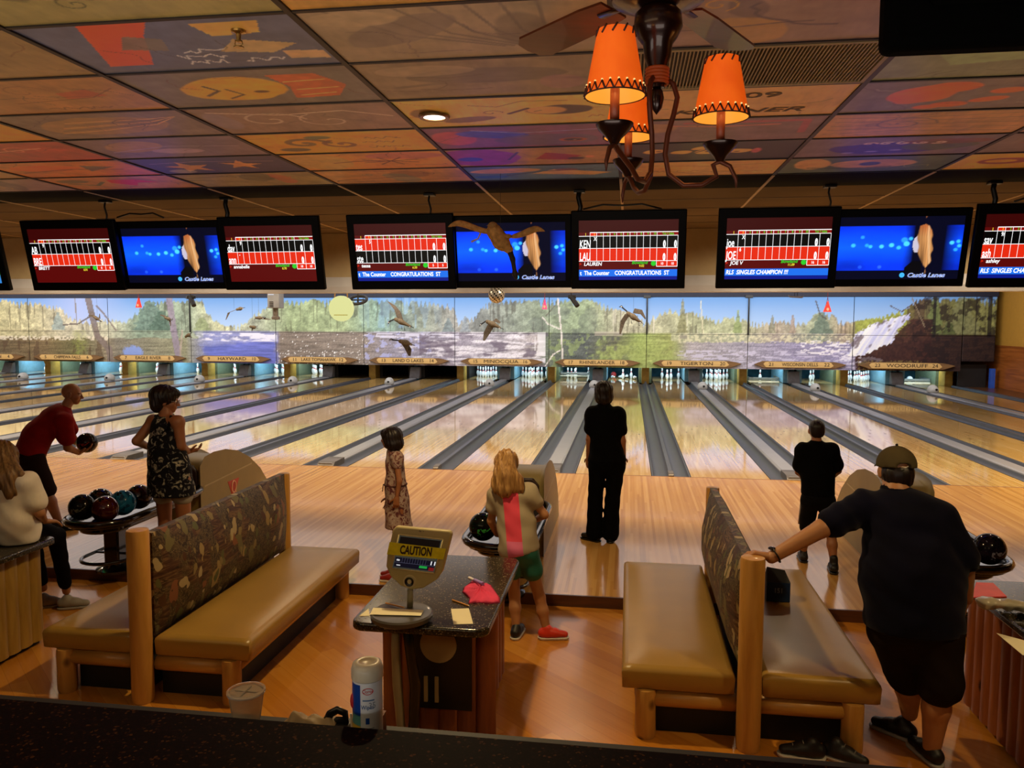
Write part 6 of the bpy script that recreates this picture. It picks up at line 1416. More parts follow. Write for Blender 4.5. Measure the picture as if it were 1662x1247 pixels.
# large bird hanging before the advert screen
Lb = atY(812, 388, -4.75); kb = (-4.75-CAM[1])/FPX*1.02
t = thing('mounted_bird', 'large tan bird mount with spread wings hanging in front of the centre advert screen', 'mounted bird', Lb)
ob = lambda px, py, dy=0: np.array([(px-812)*kb, dy, (388-py)*kb])
M_bt = plain('bird_tan', '#c49a5c', .8, var=.3, scale=30)
f = Field(.007); f.cap(ob(802, 376), ob(813, 392), .060, .066, k=.03).cap(ob(813, 392), ob(826, 405), .06, .034, k=.03).cap(ob(800, 372), ob(799, 367), .03, .022, k=.03); f.noise = lambda P: .003*np.sin(P[..., 0]*160)*np.sin(P[..., 2]*140); fobj('body', f, M_bt, t)
f = Field(.007); f.ell(ob(801, 367, -.03), (.035, .04, .028)).cap(ob(797, 367, -.05), ob(792, 369, -.07), .008, .004).ell(ob(826, 385, -.04), (.03, .02, .02)); fobj('head', f, plain('bird_cream', '#b08c58', .8, var=.25, scale=40), t)
f = Field(.007); f.cap(ob(826, 404), ob(832, 420), .028, .018, k=.02).cap(ob(832, 420), ob(836, 444), .018, .016, k=.02).cap(ob(836, 444), ob(838, 450), .022, .014, k=.02); fobj('hanging_tail', f, M_gd, t)
for nm, pts, ws in (('a', [(796, 377), (780, 374), (760, 366), (742, 361), (728, 369)], [.045, .045, .055, .05, .01]), ('b', [(828, 385), (842, 383), (858, 377), (872, 372), (885, 378)], [.03, .045, .06, .05, .008])):
    m = MB(); P_ = [ob(a, b, -.01*i) for i, (a, b) in enumerate(pts)]; V = []; F = []
    for p, w_ in zip(P_, ws):
        for q in range(10): a = 2*PI*q/10; V.append(p+np.array([0, w_*.5*math.cos(a), w_*.55*math.sin(a)]))
    for i in range(4):
        for j in range(10): F.append((i*10+j, i*10+(j+1) % 10, (i+1)*10+(j+1) % 10, (i+1)*10+j))
    F.append(tuple(range(10))[::-1]); F.append(tuple(range(40, 50)))
    mo_ = mesh_obj('wing', V, F, M_bt, parent=t, smooth=True); ss = mo_.modifiers.new('s', 'SUBSURF'); ss.levels = ss.render_levels = 2
m = MB(); m.tube([ob(780, 378), ob(776, 387), ob(765, 392)], [.007, .006, .009], 8); m.build('foot', M_gw, t, smooth=True)
m = MB(); m.tube([ob(812, 375), ob(812, 375)+[0, 0, CZ-(Lb[2]+ob(812, 375)[2])]], .0015, 5); m.build('wire', M_dark, t)

# ------------------------------------------------------------------ things hung between valance and mural
def hang(name, label, cat, px, py, Y, group=None): L = atY(px, py, Y); return thing(name, label, cat, L, group), (Y-CAM[1])/FPX, L
for px, py, wid, lab in ((225, 492, 10, 'glowing red sign of a small dog shape hung over the Eagle River panel'), (884, 494, 8, 'glowing pink-red lantern hung over the Minocqua and Rhinelander panels'), (1343, 498, 12, 'glowing red figure on a little swing hung over the Wisconsin Dells panel')):
    t, k, L = hang('red_lantern', {225: 'small glowing red triangle hung over the Eagle River panel'}.get(px, lab), 'lantern', px, py, 9.0, 'red lanterns')
    m = MB(); m.prism([(-wid*.5*k, -8*k), (wid*.5*k, -8*k), (wid*.22*k, 2*k), (0.5*k, 9*k), (-wid*.2*k, 2*k)], 1, -.04, .04); m.build('lantern_body', emis('red_glow' if px != 884 else 'pink_glow', '#f84030' if px != 884 else '#ff4a78', 1.4), t, bevel=.01)
    m = MB(); m.ball((0, -.045, -4*k), (2*k, .01, 2.4*k), 10); m.build('lantern_heart', emis('warm_heart', '#ff9a70', 1.5), t)
    m = MB(); top = 3.9-L[2]
    for s in (-1, 1): m.tube([(s*wid*.3*k, 0, -4*k), (0, 0, 14*k)], .006, 5)
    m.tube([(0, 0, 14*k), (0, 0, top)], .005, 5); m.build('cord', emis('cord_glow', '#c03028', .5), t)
t, k, L = hang('mirror_ball', 'small silver mirror ball hanging below the centre advert screen', 'mirror ball', 806, 479, -1.15)
r_ = 13.5*k; m = MB(); m.ball((0, 0, 0), r_, 28)
o = m.build('facets', [plain('mirror_facet', '#d8d8d8', .35, .5), M_black], t)
for i, p_ in enumerate(o.data.polygons): p_.material_index = 1 if i % 3 == 0 else 0
m = MB(); m.box(-10*k, 10*k, -.03, .03, 8*k, 15*k); m.build('motor_box', plain('motor_silver', '#b8b8b8', .3, .6), t, bevel=.01); m = MB(); m.tube([(0, 0, 13*k), (0, 0, CZ-L[2])], .01, 6); m.build('rod', M_black, t)
t, k, L = hang('round_lit_sign', 'round pale yellow lit sign hung before the Lake Tomahawk panel', 'sign', 554, 501, 2.2)
m = MB(); m.lathe([(.0001, -.03), (20.5*k, -.03), (21.5*k, -.02), (21.5*k, .03), (.0001, .03)], n=40, axis=1); m.build('disc', emis('disc_glow', '#eef0a4', .85), t, smooth=40)
m = MB(); m.text('OPEN BOWL', 4.2*k, frame((0, -.033, -11*k), (1, 0, 0), (0, 0, 1)), None, 1.0, 0, 'CENTER', .002) if False else m.box(-12*k, 12*k, -.034, -.031, -11.5*k, -10.3*k); m.build('small_print', plain('print_olive', '#8a8a3a', .6), t)
m = MB()
for s in (-1, 1): m.tube([(s*11*k, 0, 17*k), (s*11*k, 0, 3.9-L[2])], .012, 6)
m.build('straps', plain('strap_tan', '#8a6a3a', .6), t)
t, k, L = hang('ring_fixture', 'dark round ring-shaped fixture beside the round lit sign', 'fixture', 581, 487, 2.6)
m = MB(); m.tube([(15*k*math.cos(a*PI/12), .12*math.sin(a*PI/12), 7*k*math.sin(a*PI/12)) for a in range(24)], 2.5*k, 8, closed=True); m.tube([(-13*k, 0, 0), (13*k, 0, 0)], 1.5*k, 6); m.tube([(0, 0, -5*k), (0, 0, 5*k)], 1.5*k, 6); m.build('ring', plain('ring_dark', '#10141c', .4), t, smooth=True)
m = MB(); m.tube([(0, 0, 5*k), (0, 0, 3.9-L[2])], .01, 6); m.build('rod', M_black, t)
t, k, L = hang('projector_lamp', 'grey boxy lamp unit hanging below the dav scoring screen', 'lamp', 447, 490, 1.8)
m = MB(); m.box(-10*k, 11*k, -.1, .1, -11*k, 26*k); m.build('housing', plain('unit_grey', '#8a909c', .4, .3), t, bevel=.01)
m = MB(); 
for q in range(4): m.box(-6*k, 1*k, -.105, -.1, (-9+2.6*q)*k, (-7.6+2.6*q)*k)
m.build('grille', M_dark, t)
m = MB(); m.box(-8*k, 2*k, -.106, -.1, 11*k, 13*k); m.box(-6*k, 4*k, -.106, -.1, 16*k, 22*k); m.build('white_label', emis('label_lit', '#dfe4ee', .8), t)
m = MB(); m.lathe([(5*k, -24*k), (7*k, -26*k), (7*k, -30*k), (0.0001, -31*k)], n=16); m.tube([(0, 0, -11*k), (0, 0, -25*k)], 4.5*k, 10); m.build('lamp_head', plain('lamp_brown_grey', '#6a6460', .4, .4), t, smooth=40)
m = MB(); m.tube([(0, 0, 25*k), (0, 0, 3.9-L[2])], .02, 6); m.build('rod', M_black, t)
for px, lab in ((312, 'black spotlight hanging over the Eagle River panel'), (930, 'black spotlight hanging over the Rhinelander panel')):
    t, k, L = hang('spotlight', lab, 'spotlight', px, 487, 4.0, 'hanging spotlights')
    m = MB(); m.tube([(-3*k, 0, 5*k), (8*k, -.1, -10*k)], 4*k, 10); m.build('can', M_black, t, smooth=40); m = MB(); m.box(-8*k, 5*k, -.04, .04, 2*k, 8*k); m.build('yoke', M_black, t, bevel=.01); m = MB(); m.tube([(-3*k, 0, 6*k), (-3*k, 0, 3.9-L[2])], .012, 6); m.build('rod', M_black, t)
t, k, L = hang('model_canoe', 'little pale model canoe hung near the top of the Wisconsin Dells panel', 'model boat', 1292, 481, 12.0)
m = MB(); m.prism([(-12*k, 2*k), (-9*k, -2*k), (9*k, -3*k), (12*k, 1*k), (8*k, 0), (-8*k, .5*k)], 1, -.06, .06); m.build('hull', plain('canoe_pale', '#8c8a94', .5), t, bevel=.01)
m = MB(); m.tube([(-2*k, 0, 0), (-2*k, 0, 3.9-L[2])], .008, 6); m.tube([(2*k, 0, 0), (2*k, 0, 3.9-L[2])], .008, 6); m.build('cords', M_dark, t)
# ------------------------------------------------------------------ people
def unit(v): v = np.array(v, float); return v/(np.linalg.norm(v)+1e-9)
def hand_field(w, d, palm, side, s, curl=.5, grip=None):
    """w wrist, d direction of the fingers, palm the palm's facing, side the thumb side"""
    d = unit(d); palm = unit(np.array(palm, float)-d*(d@np.array(palm, float))); side = unit(np.cross(d, palm))*(1 if np.dot(np.cross(d, palm), side) >= 0 else -1)
    f = Field(.0042 if s > .8 else .0038); L = .085*s
    c = w+d*L*.55; f.cap(w, w+d*L*.3, .024*s, .026*s, palm, .75, k=.012)
    for q in (-1.0, -.33, .33, 1.0): f.cap(w+d*L*.15+side*q*.012*s, w+d*L+side*q*.026*s, .014*s, .0125*s, k=.012)
    for i, (q, ln) in enumerate(((.98, .070), (.34, .078), (-.32, .072), (-.95, .056))):
        p = w+d*L+side*q*.027*s; dr = unit(d+side*q*.10); a = curl*(.6+.12*i)
        r = .0088*s
        for j, (fr, rr) in enumerate(((.45, 1.0), (.30, .92), (.25, .82))):
            dr = unit(dr*math.cos(a)+palm*math.sin(a)); p2 = p+dr*ln*s*fr; f.cap(p, p2, r*rr, r*rr*.93, k=.003); p = p2; a = curl*.95
    p = w+d*L*.30+side*.026*s; dr = unit(d*.55+side*.75+palm*.30)
    for fr, rr in ((.40, 1.25), (.32, 1.1), (.28, .95)): p2 = p+dr*.075*s*fr; f.cap(p, p2, .0095*s*rr, .0088*s*rr, k=.005); p = p2; dr = unit(dr+d*.35+palm*.25*curl)
    return f
def head_field(c, fd, up, s):
    fd = unit(fd); up = unit(np.array(up)-fd*(fd@np.array(up))); sd = np.cross(fd, up); A = np.array([sd, fd, up])
    P = lambda x, y, z: c+(sd*x+fd*y+up*z)*s
    f = Field(.0058)
    f.ell(P(0, -.012, .025), np.array([.074, .093, .088])*s, A, .02).ell(P(0, .018, -.035), np.array([.058, .068, .072])*s, A, .025)
    f.ell(P(0, .055, -.082), np.array([.026, .022, .020])*s, A, .02)      # chin
    f.cap(P(0, .082, .012), P(0, .104, -.026), .008*s, .013*s, k=.012)    # nose
    f.ell(P(.012, .093, -.030), np.array([.009]*3)*s, A, .006).ell(P(-.012, .093, -.030), np.array([.009]*3)*s, A, .006)
    f.cap(P(-.04, .074, .022), P(.04, .074, .022), .011*s, k=.012)         # brow
    f.cap(P(-.018, .082, -.052), P(.018, .082, -.052), .0065*s, k=.005).cap(P(-.016, .080, -.064), P(.016, .080, -.064), .0075*s, k=.005)
    for q in (-1, 1):
        f.ell(P(q*.042, .060, -.022), np.array([.022, .022, .024])*s, A, .02)
        f.ell(P(q*.076, -.008, -.008), np.array([.009, .022, .033])*s, np.array([unit(sd+fd*q*-.3), unit(fd+sd*q*.3), up]), .004)
    for q in (-1, 1): f.minus(P(q*.031, .090, .004), np.array([.016, .014, .010])*s, A, .01)
    return f, P, A
SKIN = {}
def skin(name, col):
    if name not in SKIN:
        k = N(name); k.set(Base_Color=srgb(col), Roughness=.5, Subsurface_Weight=.05, Subsurface_Radius=(.02, .008, .004)); SKIN[name] = k.m
    return SKIN[name]
M_eyew = plain('eye_white', '#d8d0c8', .3); M_iris = plain('eye_dark', '#20140e', .2)
def cloth_noise(a, seed=0):
    def n(P): return a*(np.sin(P[..., 2]*38+P[..., 0]*21+3*np.sin(P[..., 0]*11+seed)+seed)*np.sin(P[..., 0]*17+P[..., 1]*13+P[..., 2]*9+seed*2))
    return n
def shoe(name, an, toe, s, mat, sole, t, org, high=0):
    an = np.array(an, float); z0 = an[2]; d = np.array(toe, float)-an; d[2] = 0; L = .17*s; d = unit(d)
    f = Field(.006); g = an.copy()
    fl = shoe.floor+.012; a = np.array([an[0], an[1], fl+.04*s])
    f.cap(a-d*.035*s, a+d*.06*s, .040*s, .038*s, k=.02).cap(a+d*.05*s, a+d*(L-.03*s)-np.array([0, 0, .012*s]), .040*s, .030*s, (0, 0, 1), .85, k=.02).cap(a, np.array([an[0], an[1], fl+(.075+high)*s]), .040*s, .037*s, k=.02)
    f.cut((0, 0, fl), (0, 0, -1)); o = fobj(name, f, mat, t, org)
    g = Field(.006); g.cap(a-d*.035*s-[0, 0, .03*s], a+d*(L-.03*s)-[0, 0, .03*s], .043*s, .040*s, k=.01); g.cut((0, 0, fl+.008), (0, 0, 1)); g.cut((0, 0, shoe.floor), (0, 0, -1)); q = fobj('sole', g, sole, t, org); q.parent = o
    m = MB(); n = unit(np.cross(d, [0, 0, 1]))
    for i in range(4): c = a+d*(.045+.018*i)*s+[0, 0, (.040-.006*i)*s]; m.tube([c-n*.018*s, c+[0, 0, .003], c+n*.018*s], .0025*s, 5)
    m.V = [tuple(np.array(v)-org) for v in m.V]; q = m.build('laces', plain('laces_pale', '#8a8478', .7), t, smooth=True); q.parent = o
    return o
shoe.floor = 0.0
def person(label, j, s, f, fd, w, skinm, hands, loc, body_res=.011, up=(0, 0, 1), neck_r=.052, limb=1.0):
    """j: joints; f: chest facing; fd: face direction; w: half widths chest, waist, hip"""
    org = np.array(loc, float); t = thing('person', label, 'person', org); j = {k: np.array(v, float) for k, v in j.items()}
    B = Field(body_res); f = unit(f); wc, ww, wh = w
    B.cap(j['chest'], j['waist'], wc*.92, ww*.92, f, .66, k=.04).cap(j['waist'], j['pelvis'], ww*.92, wh*.9, f, .72, k=.04)
    B.cap(j['shL'], j['shR'], .055*s*limb, .055*s*limb, k=.04)
    B.cap((j['shL']+j['shR'])/2, j['neck'], .07*s, neck_r*s, k=.03).cap(j['neck'], j['head']-np.array([0, 0, .02*s]), neck_r*s, neck_r*.97*s, k=.02)
    for q in 'LR':
        if 'el'+q in j:
            B.cap(j['sh'+q], j['el'+q], .048*s*limb, .037*s*limb, k=.02).cap(j['el'+q], j['wr'+q], .038*s*limb, .026*s*limb, k=.015)
        B.cap(j['hip'+q], j['kn'+q], .078*s*limb, .052*s*limb, k=.03)
        mid = j['kn'+q]*.62+j['an'+q]*.38; B.cap(j['kn'+q], mid, .050*s*limb, .053*s*limb, k=.02).cap(mid, j['an'+q], .053*s*limb, .033*s*limb, k=.02)
    H, P, A = head_field(j['head'], fd, up, s)
    ex = [H]
    for q in 'LR':
        if q in hands: ex.append(hand_field(j['wr'+q], *hands[q]))
    fobj('body', B, skinm, t, org, ex)
    m = MB()
    for q in (-1, 1): m.ball(tuple(P(q*.031, .078, .004)-org), .0115*s, 10)
    e = m.build('eyes', M_eyew, t, smooth=True); m = MB()
    for q in (-1, 1): m.ball(tuple(P(q*.031, .0875, .004)-org), .0045*s, 8)
    i_ = m.build('irises', M_iris, t, smooth=True); i_.parent = e
    return t, j, P, A, org
def torso_cloth(name, j, f, w, off, mat, t, org, s, hem, sleeve=(.55, .55), noise=.004, seed=0, hemdir=(0, 0, -1), skirt=None, sl_r=.060, cuts=(), res=.0115, shoulders=True, neckcut=True, limb=1.0):
    F_ = Field(res); f = unit(f); wc, ww, wh = w
    F_.cap(j['chest'], j['waist'], wc+off, ww+off, f, .70, k=.05).cap(j['waist'], j['pelvis'], ww+off, wh+off, f, .76, k=.05)
    if shoulders: F_.cap(j['shL'], j['shR'], .058*s*limb+off, .058*s*limb+off, k=.05)
    if shoulders: F_.cap((j['shL']+j['shR'])/2, j['neck']-[0, 0, .03*s], .075*s+off, .055*s+off, k=.03)
    for q, k_ in zip('LR', sleeve):
        if k_ and 'el'+q in j: e = j['sh'+q]+(j['el'+q]-j['sh'+q])*k_; F_.cap(j['sh'+q], e, .052*s*limb+off, sl_r*s*limb+off, k=.04)
    if skirt is not None: a, b, ra, rb, fl = skirt; F_.cap(a, b, ra, rb, f, fl, k=.04)
    if noise: F_.noise = cloth_noise(noise, seed)
    F_.cut(hem, hemdir)
    if neckcut: F_.cut(j['neck']+np.array([0, 0, -.012*s]), (0, 0, 1)) if False else None
    for c_, n_ in cuts: F_.cut(c_, n_)
    return fobj(name, F_, mat, t, org)
def legs_cloth(name, j, f, wh, mat, t, org, s, k_=(1, 1), r=(.09, .075, .065), noise=.003, seed=0, top=None, res=.0115, flare=None):
    F_ = Field(res); f = unit(f)
    F_.cap(j['pelvis']+[0, 0, .05*s], j['pelvis'], wh*.97, wh, f, .76, k=.04)
    for q, kk in zip('LR', k_):
        F_.cap(j['pelvis']+(j['hip'+q]-j['pelvis'])*.8, j['hip'+q], wh*.6, r[0]*s, k=.03)
        if kk <= 1: e = j['hip'+q]+(j['kn'+q]-j['hip'+q])*kk; F_.cap(j['hip'+q], e, r[0]*s, (r[0]+(r[1]-r[0])*kk)*s, k=.03)
        else:
            e = j['kn'+q]+(j['an'+q]-j['kn'+q])*(kk-1); F_.cap(j['hip'+q], j['kn'+q], r[0]*s, r[1]*s, k=.03).cap(j['kn'+q], e, r[1]*s, r[2]*s, k=.02)
    F_.noise = cloth_noise(noise, seed)
    if top is not None: F_.cut(top, (0, 0, 1))
    return fobj(name, F_, mat, t, org)
def hair(j, P, A, s, mat, t, org, parts, freq=90, amp=.003, res=.0075, minus=()):
    F_ = Field(res)
    for p in parts:
        if p[0] == 'e': F_.ell(P(*p[1]), np.array(p[2])*s, A, .02)
        else: F_.cap(p[1], p[2], p[3]*s, p[4]*s, p[5] if len(p) > 5 else None, p[6] if len(p) > 6 else 1, k=.03)
    for c, r in minus: F_.minus(P(*c), np.array(r)*s, A)
    sd, fw_, up = A; c0 = P(0, 0, 0)
    def nz(Q): d = Q-c0; x = d@sd; y = d@fw_; z = d@up; an = np.arctan2(x, -y+.02); return amp*s*(np.sin(an*22+z*30)+.6*np.sin(an*47+z*55+1.3)) 
    F_.noise = nz
    return fobj('hair', F_, mat, t, org)
def hairm(name, a, b):
    if name in MC: return MC[name]
    k = N(name); k.set(Roughness=.45, Specular_IOR_Level=.4); co = k.co((1, 1, .12)); f_ = k.noise(co, 70, 4, .6); k.l(k.ramp(f_, [(.3, srgb(a)), (.7, srgb(b))]), k.b.inputs['Base Color']); k.bump(f_, .35, .004); MC[name] = k.m; return k.m
J = lambda px, py, Y: atY(px, py, Y)
def relocate(t, j_key): pass
S_lite, S_tan, S_pale = skin('skin_tan', '#a8744c'), skin('skin_warm', '#96603e'), skin('skin_pale', '#b98860')

# --- woman in black, back to us, on the approach
Y0 = -3.42; shoe.floor = 0.0
j = dict(head=J(979, 637, Y0), neck=J(981, 657, Y0), chest=J(982, 688, Y0), waist=J(983, 717, Y0), pelvis=J(985, 745, Y0), shL=J(962, 672, Y0), shR=J(1003, 673, Y0),
         elL=J(957, 713, Y0), wrL=J(955, 742, Y0+.05), elR=J(1010, 716, Y0), wrR=J(1012, 742, Y0+.06), hipL=J(970, 757, Y0), hipR=J(1000, 757, Y0), knL=J(966, 811, Y0+.02), knR=J(994, 812, Y0), anL=J(965, 867, Y0+.02), anR=J(991, 868, Y0+.02))
t, j, P, A, org = person('woman in black T-shirt and flared black trousers standing alone with her back turned', j, .93, (0, 1, 0), (-.25, 1, -.02), (.135, .125, .165), S_tan, {'L': ((0.02, .1, -1), (.6, .8, 0), (0, 1, 0), .9, .5), 'R': ((-.02, .15, -1), (-.6, .8, 0), (0, 1, 0), .9, .6)}, atZ(978, 880, 0))
M_blk = plain('black_cotton', '#040406', .85, var=.3); M_blk2 = plain('black_trouser_cloth', '#030304', .85, var=.3)
torso_cloth('t_shirt', j, (0, 1, 0), (.135, .125, .165), .018, M_blk, t, org, .93, j['pelvis']-[0, 0, .03], seed=1, sl_r=.058)
legs_cloth('trousers', j, (0, 1, 0), .175, M_blk2, t, org, .93, (1.96, 1.96), (.092, .076, .090), seed=2)
hair(j, P, A, .93, hairm('hair_black_brown', '#0c0707', '#1e100c'), t, org, [('e', (0, -.025, .03), (.096, .105, .095)), ('e', (0, -.05, -.05), (.092, .07, .085)), ('e', (.05, -.02, -.04), (.045, .06, .07)), ('e', (-.05, -.02, -.04), (.045, .06, .07))], minus=[((0, .10, -.03), (.07, .06, .09))])
shoe('shoe', j['anL'], j['anL']+[-.8, .55, 0], .95, plain('shoe_black', '#0a0808', .5), M_black, t, org); shoe('shoe', j['anR'], j['anR']+[.05, 1, 0], .95, plain('shoe_black', '#0a0808', .5), M_black, t, org)

# --- boy in dark T-shirt walking to the right lane
Y0 = -3.98
j = dict(head=J(1325, 699, Y0+.03), neck=J(1325, 718, Y0), chest=J(1326, 745, Y0), waist=J(1327, 775, Y0), pelvis=J(1328, 803, Y0), shL=J(1303, 731, Y0), shR=J(1349, 731, Y0), elL=J(1296, 766, Y0+.06), wrL=J(1306, 778, Y0+.22), elR=J(1360, 764, Y0+.06), wrR=J(1350, 776, Y0+.22),
         hipL=J(1315, 812, Y0), hipR=J(1341, 813, Y0), knL=J(1309, 856, Y0+.14), knR=J(1349, 866, Y0+.0), anL=J(1304, 896, Y0+.22), anR=J(1353, 915, Y0-.08))
t, j, P, A, org = person('boy in black T-shirt and dark shorts walking toward the lanes, right of centre', j, .80, (0, 1, 0), (0, 1, -.05), (.115, .11, .12), S_tan, {'L': ((.7, .7, 0), (0, .3, 1), (0, 0, 1), .8, .6), 'R': ((-.7, .7, 0), (0, .3, 1), (0, 0, 1), .8, .6)}, atZ(1330, 918, 0), limb=1.0)
torso_cloth('t_shirt', j, (0, 1, 0), (.118, .115, .125), .016, M_blk, t, org, .80, j['pelvis']-[0, 0, .0], seed=3, sleeve=(.72, .72))
sh_ = legs_cloth('shorts', j, (0, 1, 0), .13, plain('shorts_black', '#0a090c', .8), t, org, .80, (1.0, .85), (.092, .078, .07), seed=4)
m = MB(); a, b = j['hipL']+[-.075, 0, 0], j['knL']+[-.068, 0, .03]; m.tube([a-org, (a+b)/2-org, b-org], .007, 6); q = m.build('side_stripe', plain('stripe_grey_white', '#b0a8a4', .7), t, smooth=True); q.parent = sh_
hair(j, P, A, .80, hairm('hair_black_brown', '#0c0707', '#1e100c'), t, org, [('e', (0, -.018, .035), (.082, .10, .088)), ('e', (0, -.05, -.02), (.075, .055, .06))], minus=[((0, .11, -.03), (.07, .07, .08))], amp=.002)
shoe('shoe', j['anL'], j['anL']+[.0, 1, 0], .88, plain('shoe_black', '#0a0808', .5), M_black, t, org, .02); shoe('shoe', j['anR'], j['anR']+[.1, 1, 0], .92, plain('shoe_black', '#0a0808', .5), M_black, t, org, .05)

# --- bowler in red polo, stooping with the ball
Y0 = -3.83; f_ = (.80, .60, 0)
j = dict(head=J(117, 640, Y0+.34), neck=J(104, 665, Y0+.27), chest=J(84, 684, Y0+.2), waist=J(62, 706, Y0+.08), pelvis=J(50, 733, Y0), shL=J(100, 668, Y0+.34), shR=J(104, 684, Y0+.12), elR=J(110, 727, Y0+.18), wrR=J(128, 735, Y0+.34), elL=J(120, 715, Y0+.5), wrL=J(134, 722, Y0+.55),
         hipL=J(52, 742, Y0+.12), hipR=J(52, 745, Y0-.06), knL=J(72, 792, Y0+.12), knR=J(74, 795, Y0-.03), anR=J(95, 846, Y0-.03), anL=J(66, 850, Y0+.02))
t, j, P, A, org = person('bald man in red polo shirt stooping with a bowling ball at the left', j, 1.0, (.6, .5, -.62), (.86, .42, -.15), (.17, .165, .17), S_tan, {'R': ((.75, .5, .35), (.1, .1, 1), (0, 0, 1), 1.0, .35), 'L': ((.5, .1, .6), (.3, -.7, .2), (0, 0, 1), 1.0, .35)}, atZ(95, 858, 0), up=(-.3, -.15, 1), limb=1.08)
M_redp = plain('red_polo', '#7c1210', .8, var=.15)
torso_cloth('polo_shirt', j, (.6, .5, -.62), (.172, .168, .172), .02, M_redp, t, org, 1.0, j['pelvis']+[0, 0, -.03], (.62, .62), seed=5, hemdir=(-.35, -.25, -1), sl_r=.062, limb=1.1)
F_ = Field(.008); cc = j['neck']; F_.cap(cc-[0.02, 0.01, .02], cc+[.01, .005, .02], .070, .062, k=.01); F_.minus(j['neck']+[.02, .01, .05], (.056, .056, .06)); fobj('collar', F_, M_redp, t, org)
legs_cloth('shorts', j, f_, .175, plain('shorts_dark_brown', '#20100c', .8), t, org, 1.0, (1.0, 1.0), (.115, .10, .09), seed=6, top=j['pelvis']+[0, 0, .05])
shoe('shoe', j['anR'], j['anR']+[.8, .5, 0], 1.05, plain('shoe_black', '#0a0808', .5), M_black, t, org); shoe('shoe', j['anL'], j['anL']+[.8, .5, 0], 1.05, plain('shoe_black', '#0a0808', .5), M_black, t, org)
bc = J(141, 719, Y0+.46); b_ = bball(bc[0], bc[1], bc[2], speck('ball_red_black', '#120606', '#1a0a0a', '#8a2a1c'), 'dark red-flecked bowling ball held in the stooping bowler\'s hands')
b_['group'] = 'held ball'

# --- woman in floral sleeveless top
Y0 = -4.86; fcr = (.45, .89, 0)
j = dict(head=J(271, 651, Y0+.02), neck=J(269, 672, Y0), chest=J(268, 698, Y0), waist=J(270, 728, Y0), pelvis=J(277, 762, Y0), shL=J(249, 683, Y0+.05), shR=J(289, 685, Y0-.06), elL=J(222, 716, Y0-.02), wrL=J(243, 727, Y0+.18), elR=J(294, 724, Y0-.05), wrR=J(305, 733, Y0+.16),
         hipL=J(264, 778, Y0+.03), hipR=J(294, 778, Y0-.03), knL=J(268, 850, Y0+.05), knR=J(299, 850, Y0), anL=J(268, 922, Y0+.03), anR=J(297, 926, Y0-.02))
t, j, P, A, org = person('short-haired woman in black sleeveless top with white floral print, by the left ball return', j, .95, fcr, (.93, .35, -.12), (.13, .13, .17), S_tan, {'R': ((.75, .6, .1), (-.3, .3, .9), (0, 0, 1), .9, .7), 'L': ((.6, .8, 0), (.5, 0, .8), (0, 0, 1), .9, .6)}, atZ(282, 935, 0), limb=1.08)
M_flor = fabric_pattern('floral_black_white', [(0, srgb('#0c0a10')), (.50, srgb('#15131a')), (.56, srgb('#6c6a62')), (.62, srgb('#a29c88')), (.70, srgb('#4a4a44'))], 16)
torso_cloth('floral_top', j, fcr, (.132, .135, .175), .018, M_flor, t, org, .95, (j['hipL']+j['hipR'])/2-[0, 0, .125], (0, 0), seed=7, skirt=(j['waist'], (j['hipL']+j['hipR'])/2-[0, 0, .20], .172, .235, .82), shoulders=False)
m = MB()
for a, b in (('shL', -.035), ('shR', .035)): 
    q = j[a]*.62+(j['shL']+j['shR'])/2*.38; m.tube([q+np.array([0, -.09, -.07])-org, q+np.array([0, -.03, .052])-org, q+np.array([.02, .06, .0])-org], .014, 8, flat=.6)
m.build('shoulder_straps', plain('strap_black', '#0c0a0e', .8), t, smooth=True)
m = MB(); c = j['neck']-[0, 0, .012]; m.tube([c+np.array([.062*math.cos(a*PI/10), .055*math.sin(a*PI/10), .008*math.sin(a*PI/10)])-org for a in range(20)], .008, 6, closed=True); m.build('neckband', plain('neckband_grey', '#7a828c', .7), t, smooth=True)
legs_cloth('shorts', j, fcr, .15, plain('shorts_hem_white', '#9a9488', .8), t, org, .95, (.36, .36), (.094, .098, .09), seed=8, top=(j['hipL']+j['hipR'])/2-[0, 0, .06])
hair(j, P, A, .95, hairm('hair_black_brown', '#0c0707', '#1e100c'), t, org, [('e', (0, -.03, .045), (.108, .125, .10)), ('e', (0, -.07, -.03), (.09, .07, .085)), ('e', (0, .05, .075), (.07, .055, .04))], minus=[((0, .115, -.04), (.085, .06, .085))], amp=.004)
m = MB(); 
for q in (-1, 1): m.tube([P(q*.078, -.005, .006)-org, P(q*.070, .075, .008)-org, P(q*.052, .095, .004)-org], .0022, 5); m.tube([P(q*.034+.020*math.cos(a*PI/6), .099, .003+.014*math.sin(a*PI/6))-org for a in range(12)], .002, 5, closed=True)
m.build('glasses', plain('glasses_metal', '#8a8a8a', .3, .6), t, smooth=True)
shoe('shoe', j['anL'], j['anL']+[.3, 1, 0], .93, plain('shoe_black', '#0a0808', .5), M_black, t, org); shoe('shoe', j['anR'], j['anR']+[.4, 1, 0], .93, plain('shoe_black', '#0a0808', .5), M_black, t, org)

